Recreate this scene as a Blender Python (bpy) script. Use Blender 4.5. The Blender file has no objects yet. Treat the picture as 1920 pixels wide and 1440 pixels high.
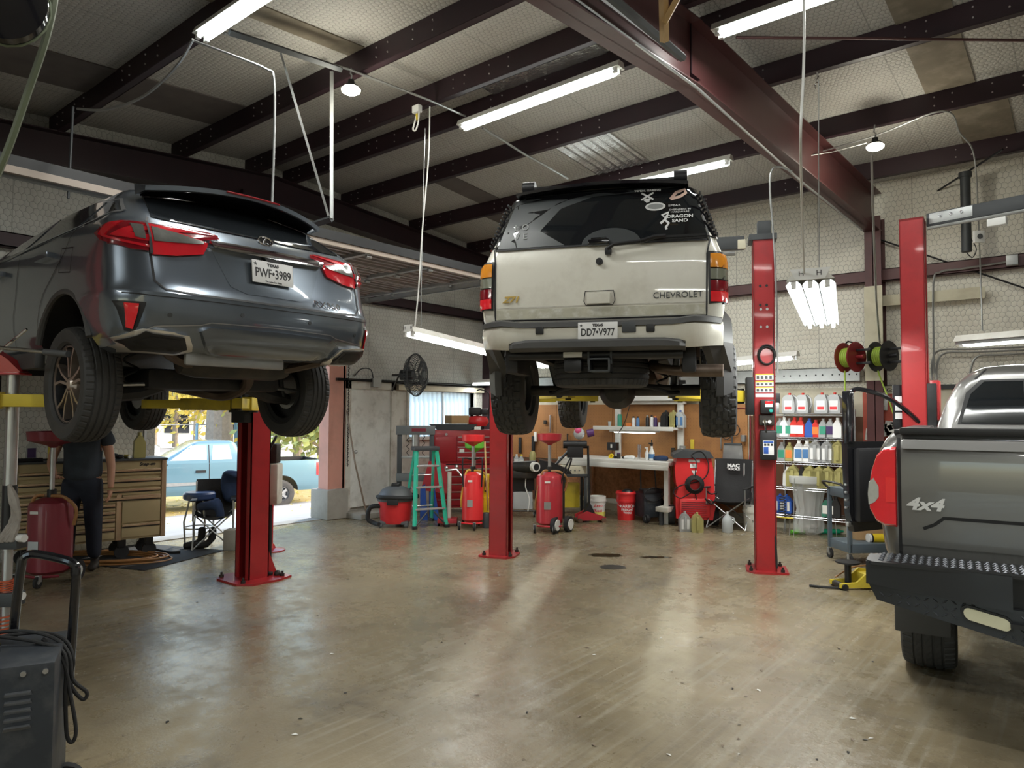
import bpy, bmesh, math, random
from mathutils import Vector, Matrix, geometry
from mathutils.bvhtree import BVHTree
random.seed(7)
sc = bpy.context.scene
COL = sc.collection
PI = math.pi
def R(a): return math.radians(a)
# ---------------------------------------------------------------- camera
# world frame: x runs along the back wall, y towards it, z up; the camera stands at the origin
F = 1331.0; CH = 1.65
PIT = math.atan(54/1331); ROL = math.atan(.005)
_n = math.hypot(.774, .633); CC, SS = .774/_n, .633/_n
YAW = math.atan2(SS, CC)
cam_d = bpy.data.cameras.new('camera'); cam = bpy.data.objects.new('camera', cam_d); COL.objects.link(cam)
cam_d.sensor_fit = 'HORIZONTAL'; cam_d.sensor_width = 36; cam_d.lens = F*36/1920
cam_d.clip_start = .05; cam_d.clip_end = 400
cam.matrix_world = Matrix.Translation((0, 0, CH)) @ Matrix.Rotation(YAW, 4, 'Z') @ Matrix.Rotation(PI/2+PIT, 4, 'X') @ Matrix.Rotation(ROL, 4, 'Z')
sc.camera = cam
def c2w(X, Z, z=0): return Vector((CC*X-SS*Z, SS*X+CC*Z, z))
def ray(px, py):
    a = px-960; b = py-720
    X = (a*math.cos(ROL)+b*math.sin(ROL))/F; v = -(-a*math.sin(ROL)+b*math.cos(ROL))/F
    Z = math.cos(PIT)-v*math.sin(PIT); Y = math.sin(PIT)+v*math.cos(PIT)
    return Vector((CC*X-SS*Z, SS*X+CC*Z, Y))
def pln(px, py, ax, val):                       # where the sight line meets a plane x/y/z = val
    d = ray(px, py); o = Vector((0, 0, CH)); return o+d*((val-o[ax])/d[ax])
def G(px, py, z=0): return pln(px, py, 2, z)
def U(px, py, Z):
    a = px-960; b = py-720
    d = ray(px, py); dep = -SS*d.x+CC*d.y
    return Vector((0, 0, CH))+d*(Z/dep)
# ---------------------------------------------------------------- world, sun, exposure
sc.view_settings.view_transform = 'Standard'; sc.view_settings.look = 'None'
sc.view_settings.gamma = 1; sc.view_settings.use_curve_mapping = False
sc.view_settings.exposure = 0.18
wd = bpy.data.worlds.new('world'); sc.world = wd; wd.use_nodes = True
wn = wd.node_tree.nodes; wl = wd.node_tree.links
bg = wn['Background']; sky = wn.new('ShaderNodeTexSky')
sky.sky_type = 'NISHITA'; sky.sun_disc = False; sky.sun_elevation = R(34); sky.sun_rotation = R(60); sky.air_density = 1.5; sky.dust_density = 3
wl.new(sky.outputs['Color'], bg.inputs['Color']); bg.inputs['Strength'].default_value = .6
sun_d = bpy.data.lights.new('sun', 'SUN'); sun_d.energy = 4.0; sun_d.angle = R(2); sun_d.color = (1, .95, .86)
sun = bpy.data.objects.new('sun', sun_d); COL.objects.link(sun); sun.rotation_euler = (R(50), 0, R(205)); sun.location = (-30, 0, 20)
def area(name, loc, rot, sx, sy, power, color=(1, 1, 1)):
    d = bpy.data.lights.new(name, 'AREA'); d.shape = 'RECTANGLE'; d.size = sx; d.size_y = sy; d.energy = power; d.color = color
    o = bpy.data.objects.new(name, d); COL.objects.link(o); o.location = loc; o.rotation_euler = rot; return o
TUBE_W = 34     # power of one eight-foot tube lamp
# ---------------------------------------------------------------- materials
MT = {}
def mat(name, col, rough=.5, metal=0, var=.12, scale=6, bump=0, bscale=60, coat=0, emit=0, ecol=None, trans=0, alpha=1, spec=.5, dirt=None, dscale=2.2, damt=.5, rvar=0):
    if name in MT: return MT[name]
    m = bpy.data.materials.new(name); m.use_nodes = True; MT[name] = m
    nt = m.node_tree; N = nt.nodes; L = nt.links; b = N['Principled BSDF']
    c = (*col, 1)
    b.inputs['Base Color'].default_value = c; b.inputs['Roughness'].default_value = rough; b.inputs['Metallic'].default_value = metal
    b.inputs['Coat Weight'].default_value = coat; b.inputs['Coat Roughness'].default_value = .04
    b.inputs['Specular IOR Level'].default_value = spec
    tc = N.new('ShaderNodeTexCoord')
    if var or dirt or rvar:
        n = N.new('ShaderNodeTexNoise'); n.inputs['Scale'].default_value = scale; n.inputs['Detail'].default_value = 6
        L.new(tc.outputs['Object'], n.inputs['Vector'])
        mx = N.new('ShaderNodeMix'); mx.data_type = 'RGBA'
        mx.inputs['A'].default_value = (*[x*(1-var) for x in col], 1); mx.inputs['B'].default_value = (*[min(1, x*(1+var)) for x in col], 1)
        L.new(n.outputs['Fac'], mx.inputs['Factor']); out = mx.outputs['Result']
        if dirt:
            n2 = N.new('ShaderNodeTexNoise'); n2.inputs['Scale'].default_value = dscale; n2.inputs['Detail'].default_value = 9; n2.inputs['Roughness'].default_value = .65
            L.new(tc.outputs['Object'], n2.inputs['Vector'])
            rp = N.new('ShaderNodeMapRange'); rp.inputs['From Min'].default_value = .48; rp.inputs['From Max'].default_value = .72; rp.inputs['To Max'].default_value = damt
            L.new(n2.outputs['Fac'], rp.inputs['Value'])
            m2 = N.new('ShaderNodeMix'); m2.data_type = 'RGBA'; m2.inputs['B'].default_value = (*dirt, 1)
            L.new(rp.outputs['Result'], m2.inputs['Factor']); L.new(out, m2.inputs['A']); out = m2.outputs['Result']
        L.new(out, b.inputs['Base Color'])
        if rvar:
            r2 = N.new('ShaderNodeMapRange'); r2.inputs['To Min'].default_value = max(.02, rough-rvar); r2.inputs['To Max'].default_value = min(1, rough+rvar)
            L.new(n.outputs['Fac'], r2.inputs['Value']); L.new(r2.outputs['Result'], b.inputs['Roughness'])
    if bump:
        n3 = N.new('ShaderNodeTexNoise'); n3.inputs['Scale'].default_value = bscale; n3.inputs['Detail'].default_value = 4
        L.new(tc.outputs['Object'], n3.inputs['Vector'])
        bp = N.new('ShaderNodeBump'); bp.inputs['Strength'].default_value = bump; bp.inputs['Distance'].default_value = .01
        L.new(n3.outputs['Fac'], bp.inputs['Height']); L.new(bp.outputs['Normal'], b.inputs['Normal'])
    if emit:
        b.inputs['Emission Color'].default_value = (*(ecol or col), 1); b.inputs['Emission Strength'].default_value = emit
    if trans: b.inputs['Transmission Weight'].default_value = trans
    if alpha < 1: b.inputs['Alpha'].default_value = alpha
    return m
def nnode(m, t, **k):
    n = m.node_tree.nodes.new(t)
    for a, v in k.items(): setattr(n, a, v)
    return n
def wire_mat(name, base, wirecol, axes, cell=.062, puff=.5, dirt=(.2, .17, .12), damt=.5, seam=.95, w=.035):
    """insulation facing behind chicken wire: hexagonal wire lines with the facing bulging between them"""
    m = bpy.data.materials.new(name); m.use_nodes = True; MT[name] = m
    nt = m.node_tree; N = nt.nodes; L = nt.links; b = N['Principled BSDF']; b.inputs['Roughness'].default_value = .62
    tc = N.new('ShaderNodeTexCoord'); sp = N.new('ShaderNodeSeparateXYZ'); L.new(tc.outputs['Object'], sp.inputs[0])
    cb = N.new('ShaderNodeCombineXYZ'); L.new(sp.outputs[axes[0]], cb.inputs[0]); L.new(sp.outputs[axes[1]], cb.inputs[1])
    wn_ = N.new('ShaderNodeTexNoise'); wn_.inputs['Scale'].default_value = 5; wn_.inputs['Detail'].default_value = 2; L.new(cb.outputs[0], wn_.inputs['Vector'])
    def vm(op, a, bb=None, sc_=None):
        n = N.new('ShaderNodeVectorMath'); n.operation = op
        for i, q in enumerate((a, bb)):
            if q is None: continue
            if isinstance(q, (tuple, list)): n.inputs[i].default_value = q
            else: L.new(q, n.inputs[i])
        if sc_ is not None: n.inputs['Scale'].default_value = sc_
        return n
    def mm(op, a, bb=None, cl=False):
        n = N.new('ShaderNodeMath'); n.operation = op; n.use_clamp = cl
        for i, q in enumerate((a, bb)):
            if q is None: continue
            if isinstance(q, (int, float)): n.inputs[i].default_value = q
            else: L.new(q, n.inputs[i])
        return n.outputs[0]
    jit = vm('SCALE', vm('SUBTRACT', wn_.outputs['Color'], (.5, .5, .5)).outputs[0], None, .07)
    p = vm('ADD', cb.outputs[0], jit.outputs[0])
    p = vm('DIVIDE', p.outputs[0], (cell, cell*1.25, 1))
    p = vm('MULTIPLY', p.outputs[0], (1, 1, 0))
    r = (1, 1.7320508, 1); h = (.5, .8660254, 0)
    p0 = vm('ADD', p.outputs[0], (1000, 1732.0508, 0))
    a = vm('SUBTRACT', vm('MODULO', p0.outputs[0], r).outputs[0], h)
    bb = vm('SUBTRACT', vm('MODULO', vm('ADD', p0.outputs[0], h).outputs[0], r).outputs[0], h)
    la = vm('DOT_PRODUCT', a.outputs[0], a.outputs[0]).outputs['Value']; lb = vm('DOT_PRODUCT', bb.outputs[0], bb.outputs[0]).outputs['Value']
    lt = mm('LESS_THAN', la, lb)
    mxv = N.new('ShaderNodeMix'); mxv.data_type = 'VECTOR'; L.new(lt, mxv.inputs['Factor']); L.new(bb.outputs[0], mxv.inputs['A']); L.new(a.outputs[0], mxv.inputs['B'])
    g = vm('ABSOLUTE', mxv.outputs[1])
    d1 = vm('DOT_PRODUCT', g.outputs[0], (.5, .8660254, 0)).outputs['Value']
    sx = N.new('ShaderNodeSeparateXYZ'); L.new(g.outputs[0], sx.inputs[0])
    dd = mm('MAXIMUM', d1, sx.outputs[0])
    line = mm('GREATER_THAN', dd, .5-w)
    # facing colour with stains and seams
    n2 = N.new('ShaderNodeTexNoise'); n2.inputs['Scale'].default_value = 1.1; n2.inputs['Detail'].default_value = 8; n2.inputs['Roughness'].default_value = .62; L.new(tc.outputs['Object'], n2.inputs['Vector'])
    mr = N.new('ShaderNodeMapRange'); mr.inputs['From Min'].default_value = .45; mr.inputs['From Max'].default_value = .75; mr.inputs['To Max'].default_value = damt; L.new(n2.outputs['Fac'], mr.inputs['Value'])
    m1 = N.new('ShaderNodeMix'); m1.data_type = 'RGBA'; m1.inputs['A'].default_value = (*base, 1); m1.inputs['B'].default_value = (*dirt, 1); L.new(mr.outputs['Result'], m1.inputs['Factor'])
    s1 = mm('GREATER_THAN', mm('PINGPONG', sp.outputs[axes[0]], seam/2), seam/2-.006)
    lines = mm('MAXIMUM', line, mm('MULTIPLY', s1, .6))
    m2 = N.new('ShaderNodeMix'); m2.data_type = 'RGBA'; m2.inputs['B'].default_value = (*wirecol, 1); L.new(m1.outputs['Result'], m2.inputs['A']); L.new(mm('MULTIPLY', lines, .62), m2.inputs['Factor'])
    L.new(m2.outputs['Result'], b.inputs['Base Color'])
    hgt = mm('SUBTRACT', 1, mm('POWER', mm('MULTIPLY', dd, 2), 2.2))
    n4 = N.new('ShaderNodeTexNoise'); n4.inputs['Scale'].default_value = 3.5; n4.inputs['Detail'].default_value = 3; L.new(tc.outputs['Object'], n4.inputs['Vector'])
    hh = mm('ADD', hgt, mm('MULTIPLY', n4.outputs['Fac'], 3.0))
    bp = N.new('ShaderNodeBump'); bp.inputs['Strength'].default_value = puff; bp.inputs['Distance'].default_value = .018; L.new(hh, bp.inputs['Height']); L.new(bp.outputs['Normal'], b.inputs['Normal'])
    return m
# ---------------------------------------------------------------- mesh helpers
class MB:
    def __init__(s): s.v = []; s.f = []; s.m = []
    def add(s, vs, fs, m=0, M=None):
        o = len(s.v)
        for q in vs: s.v.append(tuple((M @ Vector(q)) if M is not None else q))
        for q in fs: s.f.append(tuple(i+o for i in q)); s.m.append(m)
        return s
    def box(s, x0, x1, y0, y1, z0, z1, m=0, M=None, b=0):
        if b: return s.bbox(x0, x1, y0, y1, z0, z1, b, m, M)
        v = [(x, y, z) for z in (z0, z1) for y in (y0, y1) for x in (x0, x1)]
        return s.add(v, [(0, 2, 3, 1), (4, 5, 7, 6), (0, 1, 5, 4), (2, 6, 7, 3), (0, 4, 6, 2), (1, 3, 7, 5)], m, M)
    def bbox(s, x0, x1, y0, y1, z0, z1, b, m=0, M=None):
        bm = bmesh.new(); r = bmesh.ops.create_cube(bm, size=1)
        for q in bm.verts: q.co = Vector((x0+(q.co.x+.5)*(x1-x0), y0+(q.co.y+.5)*(y1-y0), z0+(q.co.z+.5)*(z1-z0)))
        b = min(b, .45*min(abs(x1-x0), abs(y1-y0), abs(z1-z0)))
        bmesh.ops.bevel(bm, geom=bm.edges[:], offset=b, segments=2, profile=.6, affect='EDGES')
        bm.verts.index_update(); vs = [tuple(q.co) for q in bm.verts]; fs = [tuple(q.index for q in f.verts) for f in bm.faces]; bm.free()
        return s.add(vs, fs, m, M)
    def frustum(s, r0, r1, z0, z1, m=0, M=None):   # rectangles (x0,x1,y0,y1) at two heights
        v = [(x, y, z) for (r, z) in ((r0, z0), (r1, z1)) for y in (r[2], r[3]) for x in (r[0], r[1])]
        return s.add(v, [(0, 2, 3, 1), (4, 5, 7, 6), (0, 1, 5, 4), (2, 6, 7, 3), (0, 4, 6, 2), (1, 3, 7, 5)], m, M)
    def cyl(s, p0, p1, r, n=12, r2=None, m=0, cap=True, M=None):
        p0 = Vector(p0); p1 = Vector(p1); r2 = r if r2 is None else r2
        z = (p1-p0).normalized(); t = Vector((0, 0, 1)) if abs(z.z) < .95 else Vector((1, 0, 0))
        a = z.cross(t).normalized(); c = z.cross(a)
        v = []
        for (p, rr) in ((p0, r), (p1, r2)):
            for i in range(n):
                q = 2*PI*i/n; v.append(tuple(p+(a*math.cos(q)+c*math.sin(q))*rr))
        f = [(i, (i+1) % n, n+(i+1) % n, n+i) for i in range(n)]
        if cap: f += [tuple(range(n))[::-1], tuple(range(n, 2*n))]
        return s.add(v, f, m, M)
    def tube(s, pts, r, n=8, m=0, closed=False, M=None):
        pts = [Vector(p) for p in pts]; k = len(pts)
        if k < 2: return s
        v = []; a = None
        for i, p in enumerate(pts):
            if closed: t = pts[(i+1) % k]-pts[i-1]
            else: t = pts[min(i+1, k-1)]-pts[max(i-1, 0)]
            if t.length < 1e-9: t = Vector((0, 0, 1))
            t.normalize()
            if a is None:
                u = Vector((0, 0, 1)) if abs(t.z) < .9 else Vector((1, 0, 0)); a = t.cross(u).normalized()
            else:
                a = (a-t*a.dot(t))
                a = a.normalized() if a.length > 1e-6 else t.orthogonal().normalized()
            c = t.cross(a)
            rr = r[i] if isinstance(r, (list, tuple)) else r
            for j in range(n):
                q = 2*PI*j/n; v.append(tuple(p+(a*math.cos(q)+c*math.sin(q))*rr))
        f = []
        for i in range(k if closed else k-1):
            i2 = (i+1) % k
            for j in range(n): f.append((i*n+j, i*n+(j+1) % n, i2*n+(j+1) % n, i2*n+j))
        if not closed: f += [tuple(range(n))[::-1], tuple(range((k-1)*n, k*n))]
        return s.add(v, f, m, M)
    def lathe(s, prof, n=24, m=0, M=None, sx=1, sy=1, cap=True):
        v = []
        for (r, z) in prof:
            for j in range(n):
                q = 2*PI*j/n; v.append((r*math.cos(q)*sx, r*math.sin(q)*sy, z))
        f = []
        for i in range(len(prof)-1):
            for j in range(n): f.append((i*n+j, i*n+(j+1) % n, (i+1)*n+(j+1) % n, (i+1)*n+j))
        if cap and prof[0][0] > 1e-5: f.append(tuple(range(n))[::-1])
        if cap and prof[-1][0] > 1e-5: f.append(tuple(range((len(prof)-1)*n, len(prof)*n)))
        return s.add(v, f, m, M)
    def prism(s, poly, t0, t1, axis='z', m=0, M=None):   # polygon extruded along an axis
        k = len(poly)
        mk = {'z': lambda a, b, t: (a, b, t), 'y': lambda a, b, t: (a, t, b), 'x': lambda a, b, t: (t, a, b)}[axis]
        v = [mk(a, b, t0) for a, b in poly]+[mk(a, b, t1) for a, b in poly]
        f = [tuple(range(k))[::-1], tuple(range(k, 2*k))]+[(i, (i+1) % k, k+(i+1) % k, k+i) for i in range(k)]
        return s.add(v, f, m, M)
    def ball(s, c, r, n=12, m=0, M=None, sz=1):
        pr = [(r*math.sin(PI*i/(n//2)), -r*sz*math.cos(PI*i/(n//2))) for i in range(n//2+1)]
        T = Matrix.Translation(c); return s.lathe(pr, n, m, (M @ T) if M is not None else T)
    def mesh(s, name, mats, smooth=35):
        me = bpy.data.meshes.new(name); me.from_pydata(s.v, [], s.f)
        if not isinstance(mats, (list, tuple)): mats = [mats]
        for q in mats: me.materials.append(q)
        if len(mats) > 1: me.polygons.foreach_set('material_index', s.m)
        bm = bmesh.new(); bm.from_mesh(me); bmesh.ops.recalc_face_normals(bm, faces=bm.faces[:]); bm.to_mesh(me); bm.free()
        if smooth:
            me.polygons.foreach_set('use_smooth', [True]*len(me.polygons)); me.set_sharp_from_angle(angle=R(smooth))
        me.update(); return me
    def build(s, name, mats, parent=None, loc=(0, 0, 0), rot=(0, 0, 0), smooth=35, label=None):
        o = bpy.data.objects.new(name, s.mesh(name, mats, smooth)); COL.objects.link(o)
        o.parent = parent; o.location = loc; o.rotation_euler = rot
        if label: o['label'] = label
        return o
def thing(name, label, cat, loc=(0, 0, 0), rz=0, group=None, rot=None):
    o = bpy.data.objects.new(name, None); COL.objects.link(o); o.empty_display_size = .1
    o.location = loc; o.rotation_euler = rot or (0, 0, rz); o['label'] = label; o['category'] = cat
    if group: o['group'] = group
    return o
def tag(o, label, cat, group=None):
    o['label'] = label; o['category'] = cat
    if group: o['group'] = group
    return o
def struct(o): o['kind'] = 'structure'; return o
def copy_tree(o, loc=None, rz=None, label=None, parent=None):
    c = o.copy(); COL.objects.link(c); c.parent = parent
    if loc is not None: c.location = loc
    if rz is not None: c.rotation_euler = (0, 0, rz)
    if label: c['label'] = label
    for ch in o.children: copy_tree(ch, parent=c)
    return c
def smoothpts(pts, n=8, closed=False):
    P = [Vector(p) for p in pts]; k = len(P); out = []
    rng = range(k if closed else k-1)
    for i in rng:
        p0 = P[i-1] if (i > 0 or closed) else P[0]; p1 = P[i]; p2 = P[(i+1) % k]; p3 = P[(i+2) % k] if (i+2 < k or closed) else P[-1]
        for j in range(n):
            t = j/n; out.append(.5*((2*p1)+(p2-p0)*t+(2*p0-5*p1+4*p2-p3)*t*t+(3*p1-p0-3*p2+p3)*t**3))
    if not closed: out.append(P[-1])
    return out
def text_mesh(s, size, extr=.001, align='CENTER', shear=0, xs=1, off=0):
    cu = bpy.data.curves.new('txt', 'FONT'); cu.body = s; cu.size = size; cu.extrude = extr; cu.align_x = align; cu.align_y = 'CENTER'; cu.shear = shear; cu.resolution_u = 3; cu.offset = off
    o = bpy.data.objects.new('txt', cu); COL.objects.link(o)
    bpy.context.view_layer.update()
    me = bpy.data.meshes.new_from_object(o.evaluated_get(bpy.context.evaluated_depsgraph_get())); bpy.data.objects.remove(o)
    for v in me.vertices: v.co.x *= xs
    return me
def text(name, s, size, m, parent, M, extr=.001, label=None, **k):
    me = text_mesh(s, size, extr, **k); me.materials.clear(); me.materials.append(m)
    o = bpy.data.objects.new(name, me); COL.objects.link(o); o.parent = parent; o.matrix_local = M
    if label: o['label'] = label
    return o
def face_from(normal, up=(0, 0, 1), loc=(0, 0, 0)):       # matrix whose local z is the normal and y is up
    z = Vector(normal).normalized(); x = Vector(up).cross(z).normalized(); y = z.cross(x)
    return Matrix.Translation(loc) @ Matrix((x, y, z)).transposed().to_4x4()
# ---------------------------------------------------------------- common materials
M = MT
mat('steel_purlin', (.03, .013, .018), .5, .2, .25, 3, dirt=(.02, .015, .02), damt=.6)
mat('rafter_red', (.085, .03, .03), .42, .15, .2, 2.5, dirt=(.04, .02, .022), damt=.5)
mat('lift_red', (.4, .018, .022), .36, .1, .12, 3, coat=.25, dirt=(.16, .015, .018), dscale=5, damt=.35)
mat('lift_red_dull', (.4, .03, .035), .5, .1, .2, 6, dirt=(.1, .02, .02), damt=.5)
mat('yellow', (.72, .56, .05), .45, 0, .15, 6, dirt=(.22, .16, .05), damt=.6)
mat('black', (.012, .012, .014), .45, 0, .2, 8)
mat('black_gloss', (.008, .008, .01), .12, 0, 0, coat=.5)
mat('black_rubber', (.014, .014, .015), .75, 0, .3, 12, bump=.2, bscale=80)
mat('tire', (.045, .045, .046), .7, 0, .3, 9, bump=.15, bscale=90, dirt=(.06, .055, .05), damt=.35)
mat('grey_plastic', (.09, .095, .1), .5, 0, .1)
mat('dark_grey', (.05, .055, .06), .5, .1, .2)
mat('steel', (.5, .51, .52), .34, .9, .15, 9, rvar=.1)
mat('galv', (.42, .43, .43), .45, .8, .2, 12, rvar=.15)
mat('chrome', (.8, .8, .82), .1, 1, 0)
mat('alu', (.62, .62, .63), .35, .85, .1)
mat('conduit', (.36, .36, .35), .42, .7, .2, 5)
mat('white_paint', (.72, .71, .67), .5, 0, .08, 4, dirt=(.32, .28, .22), damt=.45)
mat('white_dirty', (.6, .58, .52), .55, 0, .15, 4, dirt=(.2, .15, .1), damt=.7, dscale=4)
mat('white_plastic', (.78, .78, .76), .4, 0, .05)
mat('cream', (.62, .58, .44), .6, 0, .15, 4, dirt=(.3, .24, .14), damt=.6)
mat('tubes', (1, 1, 1), .3, emit=9, ecol=(.9, 1, .96), var=0)
mat('bulb_warm', (1, 1, 1), .3, emit=14, ecol=(1, .97, .8), var=0)
mat('red_plastic', (.62, .025, .03), .38, 0, .1)
mat('red_bright', (.72, .03, .035), .35, 0, .08, coat=.2)
mat('drain_red', (.5, .03, .045), .36, .1, .12, 4, coat=.3, dirt=(.18, .03, .04), damt=.4, dscale=5)
mat('drain_dark', (.22, .02, .035), .42, .1, .15, 4, coat=.2)
mat('green', (.01, .42, .22), .4, 0, .1)
mat('ladder_green', (.03, .5, .33), .45, 0, .1, dirt=(.3, .4, .34), damt=.5, dscale=9)
mat('lime', (.18, .62, .06), .42, 0, .1)
mat('blue', (.03, .1, .42), .45, 0, .1)
mat('pegboard', (.36, .165, .055), .65, 0, .2, 3, dirt=(.16, .07, .03), damt=.6)
mat('osb', (.42, .19, .08), .75, 0, .45, 22, dirt=(.2, .08, .03), damt=.8, dscale=14)
mat('wood', (.55, .36, .16), .55, 0, .25, 14, bump=.1)
mat('wood_grey', (.2, .15, .11), .7, 0, .3, 10)
mat('cardboard', (.45, .29, .14), .8, 0, .1)
mat('concrete', (.36, .34, .3), .8, 0, .2, 4, bump=.3, bscale=30, dirt=(.15, .13, .11), damt=.5)
mat('pink_post', (.62, .3, .24), .6, 0, .15, 3, dirt=(.35, .22, .18), damt=.5)
mat('hose_tan', (.35, .17, .06), .5, 0, .2)
mat('hose_yellow', (.62, .36, .05), .5, 0, .1)
mat('cord_lime', (.34, .48, .06), .45, 0, .1)
mat('rag', (.34, .31, .28), .9, 0, .3, 20, bump=.5, bscale=40)
mat('glass_dark', (.012, .014, .016), .06, 0, 0, coat=.3, spec=.6)
mat('glass_clear', (.8, .9, .88), .05, trans=.9, var=0)
mat('jug_silver', (.42, .43, .44), .35, .25, .08)
mat('jug_gold', (.42, .38, .15), .38, .15, .1)
mat('jug_red', (.62, .04, .03), .38, 0, .1)
mat('jug_black', (.02, .02, .022), .4, 0, .1)
mat('jug_white', (.75, .76, .75), .4, 0, .06)
mat('jug_clear', (.68, .72, .74), .25, trans=.35, var=0)
mat('label_white', (.8, .8, .8), .5, var=.05)
mat('paper', (.75, .74, .7), .8, var=.08)
mat('skin', (.5, .26, .17), .55, 0, .1)
mat('copper', (.45, .2, .13), .3, .6, .1)
mat('tan_paint', (.46, .37, .21), .42, .2, .06, coat=.2)
mat('tan_trim', (.62, .45, .3), .25, .7, .1)
mat('chrome_dull', (.45, .46, .48), .3, .85, .15, 10)
mat('oily', (.03, .028, .026), .5, .3, .5, 9, dirt=(.1, .07, .045), damt=.5, dscale=6)
mat('underbody', (.022, .022, .024), .6, .2, .4, 6, dirt=(.07, .055, .045), damt=.5, dscale=5)
mat('rust', (.2, .12, .08), .5, .6, .35, 12)
# floor: sealed concrete, stained, patchy gloss, drag marks
def floor_mat():
    m = mat('floor_concrete', (.3, .27, .215), .4, var=0); nt = m.node_tree; N = nt.nodes; L = nt.links; b = N['Principled BSDF']
    tc = N.new('ShaderNodeTexCoord')
    def noise(s, d=8, r=.6, vec=None):
        n = N.new('ShaderNodeTexNoise'); n.inputs['Scale'].default_value = s; n.inputs['Detail'].default_value = d; n.inputs['Roughness'].default_value = r
        L.new(vec or tc.outputs['Object'], n.inputs['Vector']); return n.outputs['Fac']
    def rng(v, a, b_, c=0, d=1):
        n = N.new('ShaderNodeMapRange'); n.inputs['From Min'].default_value = a; n.inputs['From Max'].default_value = b_; n.inputs['To Min'].default_value = c; n.inputs['To Max'].default_value = d; L.new(v, n.inputs['Value']); return n.outputs['Result']
    def mix(f, a, c):
        n = N.new('ShaderNodeMix'); n.data_type = 'RGBA'; L.new(f, n.inputs['Factor'])
        for k, q in (('A', a), ('B', c)):
            if isinstance(q, tuple): n.inputs[k].default_value = (*q, 1)
            else: L.new(q, n.inputs[k])
        return n.outputs['Result']
    def mul(a, c, op='MULTIPLY'):
        n = N.new('ShaderNodeMath'); n.operation = op
        for i, q in enumerate((a, c)):
            if isinstance(q, (int, float)): n.inputs[i].default_value = q
            else: L.new(q, n.inputs[i])
        return n.outputs[0]
    base = mix(rng(noise(.45, 5), .35, .65), (.15, .12, .074), (.31, .25, .155))
    base = mix(rng(noise(2.2, 10, .7), .5, .72, 0, .4), base, (.37, .32, .225))
    base = mix(rng(noise(1.3, 9, .72), .54, .74, 0, .8), base, (.06, .05, .042))
    base = mix(rng(noise(9, 6, .7), .6, .7, 0, .5), base, (.08, .06, .05))
    # tyre drag marks: fine streaks in two directions
    for k, (ang, seed, a0) in enumerate(((-24, 3, .6), (34, 11, .62), (80, 21, .62))):
        mp = N.new('ShaderNodeMapping'); mp.inputs['Rotation'].default_value = (0, 0, R(ang)); mp.inputs['Scale'].default_value = (26, .7, 1); mp.inputs['Location'].default_value = (seed, seed, 0)
        L.new(tc.outputs['Object'], mp.inputs['Vector'])
        st = noise(1.0, 3, .5, mp.outputs[0])
        msk = rng(noise(.5+.1*k, 3, .5, None), .48, .62)
        mp2 = N.new('ShaderNodeMapping'); mp2.inputs['Location'].default_value = (seed*3, seed, seed); L.new(tc.outputs['Object'], mp2.inputs['Vector'])
        msk = rng(noise(.55, 2, .5, mp2.outputs[0]), .5, .6)
        base = mix(mul(rng(st, .52, .66, 0, .32), msk), base, (.4, .37, .3) if k != 1 else (.07, .06, .05))
    # worn pale bands where cars roll in
    for (pa, pb, w_) in (((1062, 1030), (860, 1275), .17), ((1290, 1040), (1240, 1330), .16)):
        A_ = G(*pa); B_ = G(*pb); dv = B_-A_; Lb = dv.length; mp = N.new('ShaderNodeMapping'); mp.vector_type = 'TEXTURE'; mp.inputs['Location'].default_value = A_; mp.inputs['Rotation'].default_value = (0, 0, math.atan2(dv.y, dv.x)); L.new(tc.outputs['Object'], mp.inputs['Vector'])
        sp = N.new('ShaderNodeSeparateXYZ'); L.new(mp.outputs[0], sp.inputs[0]); ab = mul(sp.outputs[1], 0, 'ADD'); n_ = N.new('ShaderNodeMath'); n_.operation = 'ABSOLUTE'; L.new(ab, n_.inputs[0])
        e1 = rng(n_.outputs[0], w_*.6, w_*1.15, 1, 0); e2 = rng(sp.outputs[0], -.1, .15); e3 = rng(sp.outputs[0], Lb*.7, Lb*1.15, 1, 0)
        base = mix(mul(mul(mul(e1, e2), e3), rng(noise(6, 6), .3, .6, .4, .9)), base, (.44, .39, .28))
    L.new(base, b.inputs['Base Color'])
    rr = rng(noise(.8, 7, .65), .35, .65, .1, .4)
    rr2 = rng(noise(7, 6, .7), .4, .75, -.04, .22)
    L.new(mul(rr, rr2, 'ADD'), b.inputs['Roughness'])
    bp = N.new('ShaderNodeBump'); bp.inputs['Strength'].default_value = .35; bp.inputs['Distance'].default_value = .01
    L.new(mul(noise(5, 9, .7), mul(noise(60, 3), .25), 'ADD'), bp.inputs['Height']); L.new(bp.outputs['Normal'], b.inputs['Normal'])
    return m
floor_mat()
WX, BY, RX, FY = -9.17, 10.58, 7.5, -7.0      # left wall, back wall, right wall, front wall
EAVE = 4.85; RIDGE_Y = 5.55
def roofz(y): return 5.21-.0775*abs(y-RIDGE_Y)
MB().box(WX-.25, RX, FY, BY, -.2, 0).build('floor', M['floor_concrete'])['kind'] = 'structure'
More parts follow.
